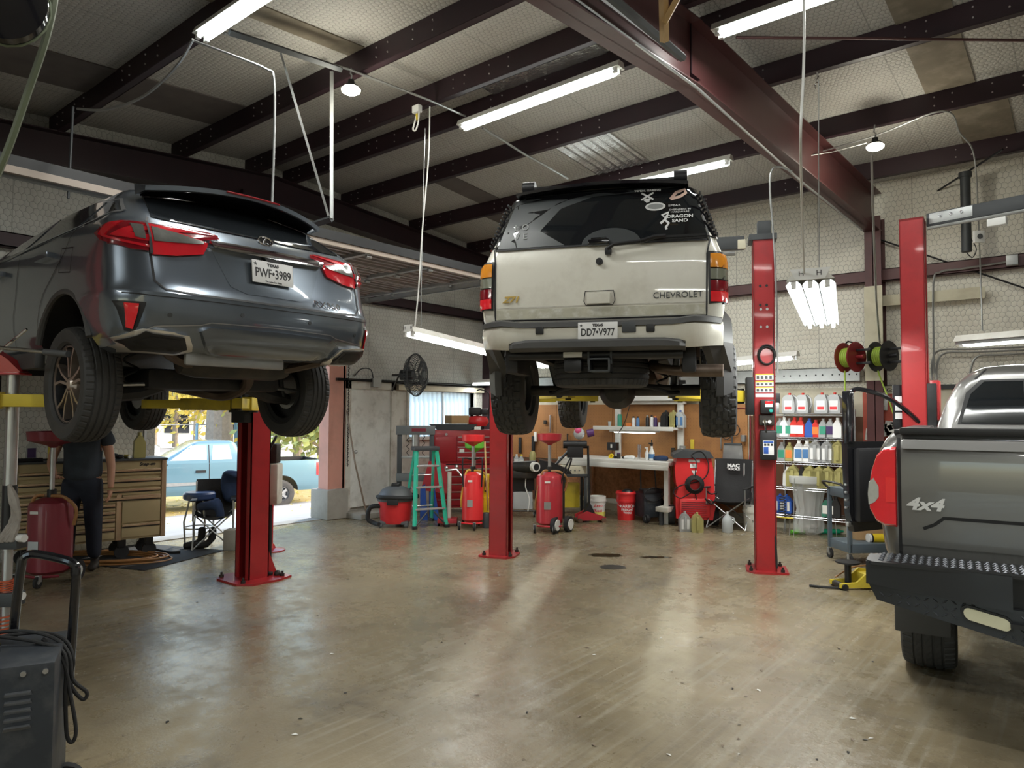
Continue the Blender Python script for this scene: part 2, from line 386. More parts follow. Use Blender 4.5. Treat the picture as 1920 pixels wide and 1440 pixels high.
# walls
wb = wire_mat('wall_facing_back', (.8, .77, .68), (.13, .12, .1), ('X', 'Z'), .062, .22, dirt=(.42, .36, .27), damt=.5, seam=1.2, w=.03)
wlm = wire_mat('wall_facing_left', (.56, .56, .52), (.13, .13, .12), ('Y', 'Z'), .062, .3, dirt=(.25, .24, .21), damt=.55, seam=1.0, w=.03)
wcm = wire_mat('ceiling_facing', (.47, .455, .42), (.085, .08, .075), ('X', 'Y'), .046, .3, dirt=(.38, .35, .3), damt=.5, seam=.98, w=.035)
mat('block_low', (.55, .51, .4), .7, 0, .15, 3, bump=.3, bscale=20, dirt=(.22, .18, .12), damt=.6)
mat('wall_plain', (.7, .68, .62), .7, 0, .1, 3, dirt=(.3, .28, .25), damt=.5)
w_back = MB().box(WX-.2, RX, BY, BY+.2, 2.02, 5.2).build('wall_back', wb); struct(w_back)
MB().box(WX-.2, RX, BY-.02, BY+.2, 0, 2.02).build('panel', M['block_low'], w_back)
# openings in the left wall: the overhead door and a window, (y0,y1,z0,z1)
w_left = bpy.data.objects.new('wall_left', None); COL.objects.link(w_left); struct(w_left)
D1 = (4.1, 7.02, 0, 2.75); WN = (8.38, 10.05, 1.22, 2.02)
def wl_box(y0, y1, z0, z1, m=0): wlb.box(WX-.2, WX, y0, y1, z0, z1, m)
wlb = MB()
wl_box(FY, 4.1, 0, 5.2); wl_box(4.1, 7.02, 2.75, 5.2)
wl_box(7.02, 8.38, 2.16, 5.2); wl_box(7.02, 8.38, 0, 2.16, 1); wl_box(8.38, 10.05, 2.02, 5.2); wl_box(8.38, 10.05, 0, 1.22, 1); wl_box(10.05, BY, 0, 5.2)
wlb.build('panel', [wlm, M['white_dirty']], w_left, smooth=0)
struct(MB().box(RX, RX+.2, FY, BY, 0, 5.2).build('wall_right', M['wall_plain']))
fwb = MB()
for a, b_ in ((WX, -6.5), (-2.5, 0), (4, RX)): fwb.box(a, b_, FY-.2, FY, 0, 3.4)
fwb.box(WX, RX, FY-.2, FY, 3.4, 5.2)
struct(fwb.build('wall_front', M['wall_plain']))
# ceiling: two slopes of insulation, steel purlins and rafters below it
cl = MB(); zs = .06
ys = [FY-.2, RIDGE_Y, BY+.2]
for a, b_ in ((ys[0], ys[1]), (ys[1], ys[2])):
    cl.add([(WX-.2, a, roofz(a)), (RX+.2, a, roofz(a)), (RX+.2, b_, roofz(b_)), (WX-.2, b_, roofz(b_)), (WX-.2, a, roofz(a)+zs), (RX+.2, a, roofz(a)+zs), (RX+.2, b_, roofz(b_)+zs), (WX-.2, b_, roofz(b_)+zs)],
           [(0, 1, 2, 3), (4, 5, 6, 7), (0, 1, 5, 4), (2, 3, 7, 6), (0, 3, 7, 4), (1, 2, 6, 5)])
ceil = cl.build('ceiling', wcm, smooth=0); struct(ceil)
PUR = [-5.9, -4.45, -3.0, -1.55, -.05, 1.4, 2.83, 4.22, 5.25, 5.85, 6.9, 8.35, 9.83]
mat('bolt', (.55, .5, .5), .35, .8, 0)
for y in PUR:
    z = roofz(y); c = MB()
    # C section: web and two flanges, lips
    c.box(WX, RX, y-.004, y+.004, z-.21, z-.002).box(WX, RX, y, y+.07, z-.012, z-.002).box(WX, RX, y, y+.07, z-.214, z-.206).box(WX, RX, y+.062, y+.07, z-.214, z-.19)
    c.build('purlin', M['steel_purlin'], ceil, smooth=0)
    if y > 2:
        bo = MB()
        for x0 in (-8.9, -7.2, -5.1, -3.2, -1.2, -.2):
            for q in (0, .16, .5, .75):
                for dz in (.06, .15): bo.cyl((x0+q, y-.004, z-dz), (x0+q, y-.014, z-dz), .008, 6)
        o = bo.build('bolt', M['bolt'], ceil); o['kind'] = 'stuff'
# replaced insulation strips and foil patch seen between the purlins
mat('strip_brown', (.18, .15, .11), .85, 0, .3, 6, dirt=(.34, .3, .24), damt=.5, dscale=3)
mat('strip_dark', (.13, .11, .1), .8, 0, .3, 5)
mat('foil', (.6, .6, .6), .25, .85, .2, 10, bump=1, bscale=26)
def onroof(px, py, off=.03):
    z = 4.9
    for i in range(25):
        q = G(px, py, z); z = roofz(q.y)-off
    return q
def rstrip(x0, x1, y0, y1, m, dz=.012, wave=0):
    c = MB(); n = 24 if wave else 1
    for i in range(n):
        a = x0+(x1-x0)*i/n; b_ = x0+(x1-x0)*(i+1)/n
        d0 = dz+(wave*math.sin(i*1.7) if wave else 0); d1 = dz+(wave*math.sin((i+1)*1.7) if wave else 0)
        c.add([(a, y0, roofz(y0)-d0), (b_, y0, roofz(y0)-d1), (b_, y1, roofz(y1)-d1), (a, y1, roofz(y1)-d0), (a, y0, roofz(y0)-.001), (b_, y0, roofz(y0)-.001), (b_, y1, roofz(y1)-.001), (a, y1, roofz(y1)-.001)],
              [(0, 1, 2, 3), (4, 7, 6, 5), (0, 4, 5, 1), (1, 5, 6, 2), (2, 6, 7, 3), (3, 7, 4, 0)])
    return c.build('insulation_strip', m, ceil, smooth=0)
for (pa, pb, y0, y1, m) in (((20, 80), (-30, 130), .02, 4.2, 'strip_dark'), ((590, 55), (490, 45), .02, 4.2, 'strip_brown'), ((1800, 60), (1690, 75), 5.9, 8.33, 'strip_brown'), ((1890, 185), (1790, 230), 8.37, 9.8, 'strip_brown'), ((905, 360), (815, 345), 6.95, 8.33, 'strip_dark'), ((960, 412), (935, 420), 8.37, 9.8, 'strip_dark')):
    a = onroof(*pa); b_ = onroof(*pb); x0, x1 = sorted((a.x, b_.x)); rstrip(x0, x1, y0, y1, M[m])
a = onroof(1035, 275); b_ = onroof(1195, 300); rstrip(a.x, b_.x+.1, 6.95, 8.3, M['foil'], .03, .012)
a = onroof(905, 165); rstrip(a.x, onroof(1110, 75).x, 5.27, 5.84, M['foil'], .02, .004)
# rafters: tapered I beams
def ibeam(name, pts, parent, m, fw=.2, tw=.01):    # pts (x,y,ztop,zbot)
    c = MB()
    for i in range(len(pts)-1):
        a, b_ = pts[i], pts[i+1]
        for (h, k, lo, hi) in ((tw/2, tw/2, None, None),):
            c.add([(a[0]-tw/2, a[1], a[3]), (a[0]+tw/2, a[1], a[3]), (b_[0]+tw/2, b_[1], b_[3]), (b_[0]-tw/2, b_[1], b_[3]), (a[0]-tw/2, a[1], a[2]), (a[0]+tw/2, a[1], a[2]), (b_[0]+tw/2, b_[1], b_[2]), (b_[0]-tw/2, b_[1], b_[2])],
                  [(0, 1, 2, 3), (4, 7, 6, 5), (0, 4, 5, 1), (1, 5, 6, 2), (2, 6, 7, 3), (3, 7, 4, 0)])
        for zi in (2, 3):
            s_ = -.012 if zi == 2 else .012
            c.add([(a[0]-fw/2, a[1], a[zi]), (a[0]+fw/2, a[1], a[zi]), (b_[0]+fw/2, b_[1], b_[zi]), (b_[0]-fw/2, b_[1], b_[zi]), (a[0]-fw/2, a[1], a[zi]+s_), (a[0]+fw/2, a[1], a[zi]+s_), (b_[0]+fw/2, b_[1], b_[zi]+s_), (b_[0]-fw/2, b_[1], b_[zi]+s_)],
                  [(0, 1, 2, 3), (4, 7, 6, 5), (0, 4, 5, 1), (1, 5, 6, 2), (2, 6, 7, 3), (3, 7, 4, 0)])
    return c.build(name, m, parent, smooth=0)
ibeam('rafter', [(-2.23, 10.4, 4.62, 4.1), (-2.6, 5.55, 4.995, 4.42), (-2.65, 3.7, 4.85, 4.3), (-2.7, FY, 4.05, 3.4)], ceil, M['rafter_red'])
ibeam('rafter', [(WX+.14, 10.5, 4.62, 4.32), (WX+.14, 5.55, 5.0, 4.62), (WX+.14, FY, 4.03, 3.6)], ceil, M['steel_purlin'], .24)
gs = MB()
for (x, y, z) in ((-2.58, 5.5, 4.44), (-2.57, 6.1, 4.40), (-2.55, 6.75, 4.34), (-2.66, 3.4, 4.3)):
    gs.add([(x+.005, y, z), (x+.1, y, z), (x+.005, y, z+.1), (x+.005, y+.01, z), (x+.1, y+.01, z), (x+.005, y+.01, z+.1)], [(0, 1, 2), (3, 5, 4), (0, 3, 4, 1), (1, 4, 5, 2), (0, 2, 5, 3)])
gs.box(-2.62, -2.58, 5.545, 5.56, 4.43, 4.98); gs.build('gusset', M['steel_purlin'], ceil, smooth=0)
# columns
cb_ = MB(); cb_.box(-2.33, -2.13, BY-.26, BY-.25, 0, 4.3).box(-2.33, -2.13, BY-.02, BY-.01, 0, 4.3).box(-2.235, -2.225, BY-.26, BY-.01, 0, 4.3)
cb_.build('column', M['rafter_red'], w_back, smooth=0)
MB().box(-2.34, -2.12, BY-.275, BY-.255, 2.1, 3.36).build('column_cover', M['cream'], w_back)
MB().box(WX, WX+.3, BY-.28, BY-.02, 0, 4.4).build('column', M['steel_purlin'], w_back)
MB().box(WX, WX+.22, 5.1, 5.25, 3.7, 4.7).build('column', M['steel_purlin'], w_left)
# girts
for (z0, z1, m, x0, x1) in ((3.44, 3.6, 'rafter_red', WX, RX), (2.1, 2.3, 'galv', -3.9, -2.44), (2.1, 2.3, 'galv', -8.8, -3.9)):
    c = MB().box(x0, x1, BY-.14, BY-.13, z0, z1).box(x0, x1, BY-.14, BY-.002, z0, z0+.01).box(x0, x1, BY-.14, BY-.002, z1-.01, z1)
    c.build('girt', M[m], w_back, smooth=0)
c = MB(); 
for k in range(14): c.cyl((-3.8+k*.11+(k % 2)*.02, BY-.141, 2.2), (-3.8+k*.11+(k % 2)*.02, BY-.135, 2.2), .012, 8)
c.build('girt_hole', M['black'], w_back)['kind'] = 'stuff'
MB().box(-2.2, RX, BY-.06, BY-.03, 1.98, 2.04).build('girt', M['black'], w_back)
MB().box(-2.2, -1.0, BY-.14, BY-.13, 3.1, 3.24).build('girt', M['cream'], w_back)
for (z0, z1, y0, y1, m) in ((3.42, 3.58, 6.9, BY-.3, 'steel_purlin'), (3.42, 3.58, FY, 6.9, 'steel_purlin'), (2.14, 2.18, 6.8, BY-.3, 'black')):
    MB().box(WX+.002, WX+.13, y0, y1, z0, z0+.012).box(WX+.12, WX+.13, y0, y1, z0, z1).box(WX+.002, WX+.13, y0, y1, z1-.012, z1).build('girt', M[m], w_left, smooth=0)
MB().box(WX+.002, WX+.07, 8.1, BY-.3, 2.03, 2.12).build('header', M['cream'], w_left)
# diagonal brace rods
a = pln(1340*0+1643, 447, 1, BY-.1); b_ = pln(1920, 540, 1, BY-.1)
d = (b_-a); MB().cyl(a, b_+d*.6, .011, 8).build('brace_rod', M['black'], w_back)
a = onroof(1700, 395, .25); b_ = onroof(1880, 280, .25); MB().cyl(a, b_, .012, 6).build('brace_rod', M['black'], ceil)
a = onroof(1380, 70, .3); b_ = onroof(1960, 76, .3); MB().cyl(a, b_, .012, 6).build('brace_rod', M['rafter_red'], ceil)
# ---------------------------------------------------------------- outdoors
mat('asphalt', (.42, .4, .38), .85, 0, .15, 12, bump=.4, bscale=40, dirt=(.3, .27, .24), damt=.5)
mat('leaf_ground', (.42, .32, .12), .9, 0, .5, 30, bump=.5, bscale=60, dirt=(.5, .42, .3), damt=.6, dscale=6)
mat('foliage_y', (.62, .5, .1), .7, 0, .4, 2)
mat('foliage_g', (.3, .34, .12), .7, 0, .4, 2)
mat('bark', (.28, .24, .2), .85, 0, .35, 9, bump=.6, bscale=20)
mat('far_white', (.75, .73, .68), .7, 0, .08)
mat('blue_fence', (.18, .35, .5), .5, .2, .1)
gz = lambda x: -max(0, min(1, (-9.4-x)/7.6))*.8
gm = MB(); XS = [-9.3, -11, -13, -15, -17, -30, -70]
for i in range(len(XS)-1):
    a, b_ = XS[i+1], XS[i]; gm.add([(a, -40, gz(a)-.03), (b_, -40, gz(b_)-.03), (b_, 70, gz(b_)-.03), (a, 70, gz(a)-.03)], [(0, 1, 2, 3)])
gr_out = gm.build('ground', M['asphalt'], smooth=0); struct(gr_out)
struct(MB().box(-9.42, WX, 4.1, 7.02, -.1, .01).build('trim_1', M['concrete']))
vf = MB().box(-21.5, -15.7, -30, 60, -.82, -.8); o = vf.build('leaf_litter', M['leaf_ground']); o['kind'] = 'stuff'; tag(o, 'strip of dry yellow leaves on the ground under the parked blue pickup', 'leaves')
random.seed(3)
lc = MB()
for i in range(2600):
    x = random.uniform(-21, -12); y = random.uniform(4, 22); z = gz(x)-.02 if x > -15.7 else -.79; s = random.uniform(.02, .05); a = random.uniform(0, 6.3)
    if x > -15.7 and random.random() < .85: continue
    lc.add([(x+s*math.cos(a), y+s*math.sin(a), z+.01), (x-s*math.sin(a), y+s*math.cos(a), z+.03), (x-s*math.cos(a), y-s*math.sin(a), z+.012), (x+s*math.sin(a), y-s*math.cos(a), z+.02)], [(0, 1, 2, 3)])
o = lc.build('fallen_leaves', M['foliage_y'], smooth=0); o['kind'] = 'stuff'; tag(o, 'loose fallen yellow leaves scattered around the blue pickup', 'leaves')
def tree(label, p, h, r, fm, seed, dens=900):
    random.seed(seed); t = thing('tree', label, 'tree', p, group='trees beyond the garage door')
    c = MB(); c.cyl((0, 0, 0), (0, 0, h*.5), r, 10, r*.7)
    tips = []
    for i in range(9):
        a = i*2.4; e = Vector((math.cos(a)*h*.3, math.sin(a)*h*.3, h*random.uniform(.45, .95))); s0 = Vector((0, 0, h*random.uniform(.25, .5)))
        mid = (s0+e)/2+Vector((0, 0, -.3)); c.tube([s0, mid, e], [r*.35, r*.2, r*.06], 6); tips += [e, mid, (mid+e)/2]
    c.build('trunk', M['bark'], t)
    l = MB()
    for i in range(dens):
        q = random.choice(tips)+Vector((random.gauss(0, h*.1), random.gauss(0, h*.1), random.gauss(0, h*.09))); s = random.uniform(.08, .2); n = Vector((random.uniform(-1, 1), random.uniform(-1, 1), random.uniform(-1, 1))).normalized(); u = n.orthogonal().normalized()*s; v = n.cross(u)
        l.add([q-u, q-v*.6, q+u, q+v*.6], [(0, 1, 2, 3)])
    o = l.build('foliage', fm, t, smooth=0); o['kind'] = 'stuff'
def out(px, Z, z=-.8): v = c2w((px-960)/F*Z, Z, z); return v
tree('thick grey trunked tree right of the blue post beyond the door', out(413, 27), 9, .55, M['foliage_y'], 5, 1300)
tree('small yellow leaved tree left of the blue fence post', out(330, 30), 6.5, .12, M['foliage_y'], 8, 1500)
tree('tall yellow tree far left above the parked cars', out(290, 36), 8, .2, M['foliage_y'], 9, 1500)
tree('green yellow bushy tree behind the blue pickup tail', out(560, 27), 5.5, .2, M['foliage_g'], 12, 2000)
tree('yellowish tree right behind the lift motor tank', out(500, 33), 7.5, .2, M['foliage_y'], 15, 1500)
tree('bare looking tree with thin yellow leaves between trunk and red lift post', out(370, 42), 8, .2, M['foliage_y'], 19, 900)
tree('dark hedge like tree near the pink door post', out(605, 24), 4.5, .18, M['foliage_g'], 22, 2200)
# chain link fence rails with posts
A = out(200, 24.5); B = out(640, 31)
ft = thing('fence', 'low fence of thin rails with a blue post behind the pickup', 'fence', (0, 0, 0))
for k in range(7):
    p = A.lerp(B, k/6); MB().cyl(p, p+Vector((0, 0, 2.0)), .05 if k != 3 else .11, 8).build('post', M['blue_fence'] if k in (2, 3) else M['galv'], ft)
for z in (.3, 1.1, 1.95): MB().cyl(A+Vector((0, 0, z)), B+Vector((0, 0, z)), .022, 6).build('rail', M['galv'], ft)
bl = thing('building', 'pale low building far beyond the fence and trees', 'building', out(330, 55), rz=R(60))
MB().box(-14, 14, -4, 4, 0, 4.2).build('wall', M['far_white'], bl)
MB().prism([(-14.6, 4.2), (14.6, 4.2), (13, 5.4), (-13, 5.4)], -4.5, 4.5, 'y').build('roof', M['galv'], bl)
for k in range(6): MB().box(-12+k*4.2, -10.4+k*4.2, -4.06, -3.98, 1.2, 2.8).build('window', M['glass_dark'], bl)
bl2 = thing('building', 'long grey white building right of the thick tree trunk', 'building', out(560, 50), rz=R(35))
MB().box(-9, 9, -3, 3, 0, 3.6).build('wall', M['far_white'], bl2); MB().box(-9.4, 9.4, -3.4, 3.4, 3.6, 3.9).build('roof', M['galv'], bl2)
for k in range(4): MB().box(-8+k*4, -6.3+k*4, -3.06, -2.98, 1, 2.4).build('window', M['glass_dark'], bl2)
# door post outside, pedestal, track
jp = MB().box(-.12, .12, -.16, .16, .45, 3.4); o = jp.build('trim_2', M['pink_post'], loc=(-9.22, 6.84, 0)); struct(o)
p = G(612, 997); o = MB().bbox(-.22, .22, -.2, .2, 0, .46, .03).build('trim_3', M['concrete'], loc=(-9.24, 6.82, 0)); struct(o)
o = MB().bbox(WX+.0, WX+.5, 6.98, 8.3, 0, .09, .02).build('trim_4', M['concrete']); struct(o)
# ---------------------------------------------------------------- open overhead doors hanging under the roof
mat('door_under', (.3, .26, .24), .55, .2, .15, 4, dirt=(.18, .16, .15), damt=.5)
mat('door_edge', (.4, .33, .28), .5, 0, .1)
def ohdoor(nm, y0, y1):
    d = bpy.data.objects.new(nm, None); COL.objects.link(d); struct(d)
    x1 = -6.16; W = .585; z = 3.42
    for k in range(5):
        a = x1-(k+1)*W+.01; b_ = x1-k*W; c = MB(); c.box(a, b_, y0, y1, z+.03, z+.05)
        for q in range(4):
            xx = a+.06+q*.135; c.box(xx, xx+.045, y0, y1, z+.005, z+.031)
        s = c.build('section', M['door_under'], d, smooth=0)
        e = MB().box(a, a+.035, y0, y1, z-.02, z+.03).box(b_-.045, b_-.01, y0, y1, z-.02, z+.03); e.build('rail', M['door_under'], s, smooth=0)
        n = int((y1-y0)/.95)+1
        for j in range(n):
            yy = y0+.03+(y1-y0-.09)*j/(n-1); h = MB().box(a, b_, yy, yy+.06, z-.03, z+.02)
            h.cyl((b_-.03, yy+.03, z-.05), (b_-.03, yy+.1, z-.05), .02, 8); h.build('stile', M['galv'], s, smooth=0)
    MB().box(x1-.01, x1+.015, y0-.02, y1+.02, z-.02, z+.035).build('bottom_bar', M['door_edge'], d)
    MB().box(x1+.016, x1+.03, y0-.02, y1+.02, z+.03, z+.13).build('seal', M['black'], d)
    for yy in (y0-.06, y1+.03):
        c = MB().box(WX+.2, x1+.1, yy, yy+.03, z-.1, z-.095).box(WX+.2, x1+.1, yy, yy+.004, z-.1, z-.03)
        c.tube([(WX+.2, yy+.015, z-.08), (WX+.09, yy+.015, z-.2), (WX+.06, yy+.015, z-.4)], .02, 6)
        c.box(WX+.03, WX+.07, yy, yy+.03, .02, z-.38); c.build('track', M['galv'], d, smooth=0)
    return d
ohdoor('door_1', 4.0, 6.92)
t = thing('door_rail', 'long dark rail with a pale lower edge above the raised grey car', 'rail', (-6.16, 0, 3.42)); MB().box(-.02, .02, -.5, 3.9, .035, .12).build('rail', M['black'], t); MB().box(-.012, .03, -.5, 3.9, -.02, .035).build('edge_strip', M['door_edge'], t); MB().box(-.1, -.04, -.5, 3.2, -.03, .0).build('lower_rail', M['galv'], t)
for y in (.4,): MB().cyl((0, y, .1), (0, y, roofz(y)-3.64), .012, 6).build('hanger', M['dark_grey'], t)
# chain of the door hoist hanging beside the track
ch = MB()
for k in range(60): ch.cyl((WX+.16, 6.98+(k % 2)*.012, .8+k*.03), (WX+.16, 6.98-(k % 2)*.012, .825+k*.03), .009, 5)
o = ch.build('hoist_chain', M['oily'], smooth=0); tag(o, 'dark hanging pull chain beside the garage door track', 'chain'); o['kind'] = 'stuff'
# personnel door
d = bpy.data.objects.new('door_3', None); COL.objects.link(d); struct(d); d.location = (WX, 7.52, 0)
MB().box(.0, .06, -.43, .40, .14, 2.02).build('leaf', mat('door_white', (.72, .72, .68), .5, 0, .06, 3, dirt=(.3, .28, .24), damt=.5, dscale=6), d)
MB().box(0, .09, -.53, -.43, .1, 2.14).box(0, .09, .40, .5, .1, 2.14).box(0, .09, -.53, .5, 2.02, 2.14).build('frame', M['white_dirty'], d)
MB().cyl((.06, -.36, 1.02), (.12, -.36, 1.02), .012, 10).ball((.13, -.36, 1.02), .03, 12).build('door_handle', M['steel'], d)
MB().box(.09, .16, -.05, .12, 2.06, 2.2).build('junction_box', M['galv'], d)
MB().tube(smoothpts([(.12, -.02, 2.2), (.12, -.08, 2.34), (.1, -.25, 2.34), (.05, -.35, 2.22)]), .01, 6).build('conduit', M['dark_grey'], d)
# window with a corrugated translucent sheet
m = mat('fiberglass', (.75, .85, .9), .35, var=.15, scale=3); nt = m.node_tree
tb = nt.nodes.new('ShaderNodeBsdfTranslucent'); tb.inputs[0].default_value = (.8, .92, 1, 1); mxs = nt.nodes.new('ShaderNodeMixShader'); mxs.inputs[0].default_value = .75
nt.links.new(nt.nodes['Principled BSDF'].outputs[0], mxs.inputs[1]); nt.links.new(tb.outputs[0], mxs.inputs[2]); nt.links.new(mxs.outputs[0], nt.nodes['Material Output'].inputs[0])
w = bpy.data.objects.new('window_1', None); COL.objects.link(w); struct(w)
c = MB(); n = 120; y0, y1, z0, z1 = WN; vs = []; fs = []
for i in range(n+1):
    y = y0+(y1-y0)*i/n; x = WX-.1+.016*(1 if (i % 8) < 4 else -1)
    vs += [(x, y, z0), (x, y, z1)]
    if i: fs.append((2*i-2, 2*i, 2*i+1, 2*i-1))
c.add(vs, fs); c.build('pane', m, w, smooth=0)
MB().box(WX-.19, WX+.03, y0-.05, y0, z0-.05, z1+.05).box(WX-.19, WX+.03, y1, y1+.05, z0-.05, z1+.05).box(WX-.19, WX+.03, y0, y1, z1, z1+.04).box(WX-.19, WX+.05, y0, y1, z0-.05, z0).build('frame', M['white_dirty'], w)
MB().box(WX-.08, WX-.05, (y0+y1)/2+.05, (y0+y1)/2+.08, z0, z1).build('mullion', M['galv'], w)
# ---------------------------------------------------------------- lamps
def striplight(label, p0, p1, ntube=2, group='fluorescent strip lights', wide=.13, hangs=None, power=1.0, name='strip_light', spread=.07, hh=False, split=False):
    """fixture from p0 to p1 (undersides of the housing); tubes hang below it"""
    p0 = Vector(p0); p1 = Vector(p1); L = (p1-p0).length; x = (p1-p0).normalized(); z0 = Vector((0, 0, 1)); y = z0.cross(x).normalized(); z = x.cross(y)
    T = Matrix((x, y, z)).transposed().to_4x4(); T.translation = p0
    t = thing(name, label, 'light', group=group); t.matrix_world = T
    c = MB(); c.prism([(-wide/2, 0), (wide/2, 0), (wide*.3, .06), (-wide*.3, .06)], 0, L, 'x'); c.build('housing', M['white_paint'], t, smooth=0)
    segs = [(.04, L/2-.01), (L/2+.01, L-.04)] if split else [(.06, L-.06)]
    ys = [(-spread*(ntube-1)/2+spread*i) for i in range(ntube)]
    for yy in ys:
        for a, b_ in segs:
            c = MB(); c.cyl((a, yy, -.03), (b_, yy, -.03), .017, 10); q = c.build('tube_lamp', M['tubes'], t)
            MB().box(a-.03, a+.01, yy-.015, yy+.015, -.05, 0).build('lamp_holder', M['white_plastic'], t); MB().box(b_-.01, b_+.03, yy-.015, yy+.015, -.05, 0).build('lamp_holder', M['white_plastic'], t)
    if wide > .2:
        c = MB()
        for yy in ys: c.prism([(yy-spread*.48, -.03), (yy-spread*.25, -.002), (yy+spread*.25, -.002), (yy+spread*.48, -.03), (yy+spread*.47, -.033), (yy+spread*.23, -.006), (yy-spread*.23, -.006), (yy-spread*.47, -.033)], .01, L-.01, 'x')
        c.build('reflector', M['alu'], t, smooth=0)
    if hh:
        c = MB(); c.prism([(-wide*.42, .075), (wide*.42, .075), (wide*.3, .0), (-wide*.3, .0)], -.006, 0, 'x'); pl_ = c.build('end_plate', M['white_plastic'], t, smooth=0)
        for s_ in (-1, 1): text('letter', 'H', .05, M['black'], pl_, face_from((-1, 0, 0), loc=(-.007, s_*.055, .04)))
    al = area('lamp_light', (0, 0, 0), (0, 0, 0), L-.1, max(.05, wide), TUBE_W*power, (1, 1, .95)); al.parent = t; al.location = (L/2, 0, -.065)
    return t
# ceiling strips
p = onroof(374, 68, .28); striplight('bright twin tube strip light at upper left above the grey car', (p.x, p.y, p.z), (p.x+2.44, p.y, p.z), power=1.5)
PA = pln(863, 238, 1, 5.7); PB = pln(1165, 126, 1, 5.7)
striplight('long twin tube strip light hung over the aisle between both raised cars', PA, PB, power=1.5)
PA = pln(1338, 62, 1, 5.5); striplight('twin tube strip light at top right beyond the big red rafter', PA, (PA.x+2.44, 5.5, PA.z), power=1.5)
PB = pln(1372, 300, 1, 8.0); striplight('twin tube strip light just above the white truck roof rack', (PB.x-2.44, 8.0, PB.z), PB, power=1.2)
PL = striplight('unseen strip light added to light the front of the bay', (-1.5, 1.3, 4.62), (.94, 1.3, 4.62), power=1.6)  # added fill lamp, out of view
striplight('unseen strip light added over the entrance side as fill', (-6, -2.9, 4.3), (-3.56, -2.9, 4.3), power=1.6)  # added lamp behind the camera, brightens the entrance side
striplight('unseen strip light added in the near right bay for reflections', (.8, -2.9, 4.3), (3.2, -2.9, 4.3), power=2.0)  # lamp added behind the camera to give the paintwork something to reflect
striplight('unseen strip light added above the dark grey pickup', (2.2, 2.7, 4.6), (4.6, 2.7, 4.6), power=1.4)  # unseen lamp added to light the pickup
# cord hung twin tube light beside the white truck
h1 = onroof(803, 190, .22); zz = pln(768, 616, 1, h1.y)
PA = Vector((h1.x-.12, h1.y-.1, 2.64)); PA = pln(765, 622, 0, h1.x-.15)
PB = U(960, 664, 0)if 0 else PA+Vector((.02, 2.44, -.22))
striplight('cord hung twin tube light in front of the left wall', PA, PB, power=.8, split=True, hh=True, wide=.16, spread=.09)
# long tilted three tube light near the right lift post
PA = U(1519, 524, 4.7); PB = U(1541, 607, 7.0)
striplight('wide hanging three row tube light left of the tall red post', PA, PB, 3, power=1.5, split=True, hh=True, wide=.3, spread=.105)
PA = pln(1372, 686, 1, 9.2); PB = pln(1497, 667, 1, 9.2)
striplight('low hanging light crossing behind the red motor post', (PA.x-.9, 9.2, PA.z), PB, power=.9, wide=.16)
PA = U(1800, 642, 6.8); striplight('hanging shop light at right edge above the pickup cab', PA, PA+Vector((2.44*.9, -.8, 0)), power=1.0, wide=.26, spread=.12)
PA = pln(885, 718, 1, 9.9); striplight('small strip light beside the left red post, under the left wall girt', (PA.x, 9.9, PA.z), (PA.x+1.2, 9.9, PA.z), power=.4, wide=.1)
for px, py, lab, off, bw in ((658, 170, 'glowing round bulb on a hook left of the centre', .42, 22), (1641, 276, 'glowing round bulb on a hook at the right', .42, 22)):
    q = onroof(px, py-42, .22); Z = -SS*q.x+CC*q.y; b0 = U(px, py, Z)
    t = thing('bulb_lamp', lab, 'light', b0, group='round high bay bulbs')
    c = MB(); c.lathe([(.0, -.035), (.05, -.03), (.085, -.01), (.09, .01), (.07, .03)], 20); c.build('lens', M['bulb_warm'], t)
    MB().lathe([(.07, .03), (.06, .05), (.035, .06), (.03, .1), (.0, .1)], 20).build('heat_sink', M['black'], t)
    MB().tube([(0, 0, .1), (.01, 0, .14), (-.01, 0, .17), (0, 0, q.z-b0.z)], .008, 6).build('hook', M['galv'], t)
    l = bpy.data.lights.new('bulb_light', 'POINT'); l.energy = bw; l.color = (1, .96, .8); l.shadow_soft_size = .09; o = bpy.data.objects.new('bulb_light', l); COL.objects.link(o); o.parent = t; o.location = (0, 0, -.15)
# ---------------------------------------------------------------- hanging cords, conduits, supports
def cord(name, label, cat, pts, r, m, sm=True, group=None):
    o = MB().tube(smoothpts(pts, 6) if sm else pts, r, 6).build(name, m); return tag(o, label, cat, group)
def P3(px, py, Z): return U(px, py, Z)
Zr = -SS*h1.x+CC*h1.y
cord('pendant_cable', 'white cord dropping from the ceiling box to the left hanging light', 'cord', [P3(806, 200, Zr), P3(803, 300, Zr), P3(792, 430, Zr), P3(785, 540, Zr), P3(778, 612, Zr)], .008, M['white_plastic'])
cord('hanging_wire', 'thin wire beside the white cord of the left hanging light', 'wire', [P3(797, 240, Zr+.3), P3(790, 540, Zr+.3), P3(791, 625, Zr+.3)], .004, M['galv'])
t = thing('junction_box', 'white ceiling outlet box with a looped plug cord', 'outlet', P3(782, 205, Zr))
MB().bbox(-.05, .05, -.03, .03, -.04, .04, .01).build('box', M['white_plastic'], t)
MB().tube(smoothpts([(0, 0, -.04), (-.03, 0, -.12), (-.06, 0, -.2), (-.02, 0, -.22), (.02, 0, -.14), (.03, 0, -.02)]), .009, 6).build('cord', M['white_plastic'], t)
MB().cyl((0, 0, -.05), (.01, 0, -.12), .016, 8).build('plug', M['yellow'], t)
cord('ceiling_conduit', 'dark conduit run under the purlins from bulb to strip light', 'conduit', [onroof(420, 62, .24), onroof(655, 130, .24), onroof(805, 188, .24), onroof(873, 218, .26)], .012, M['conduit'], False)
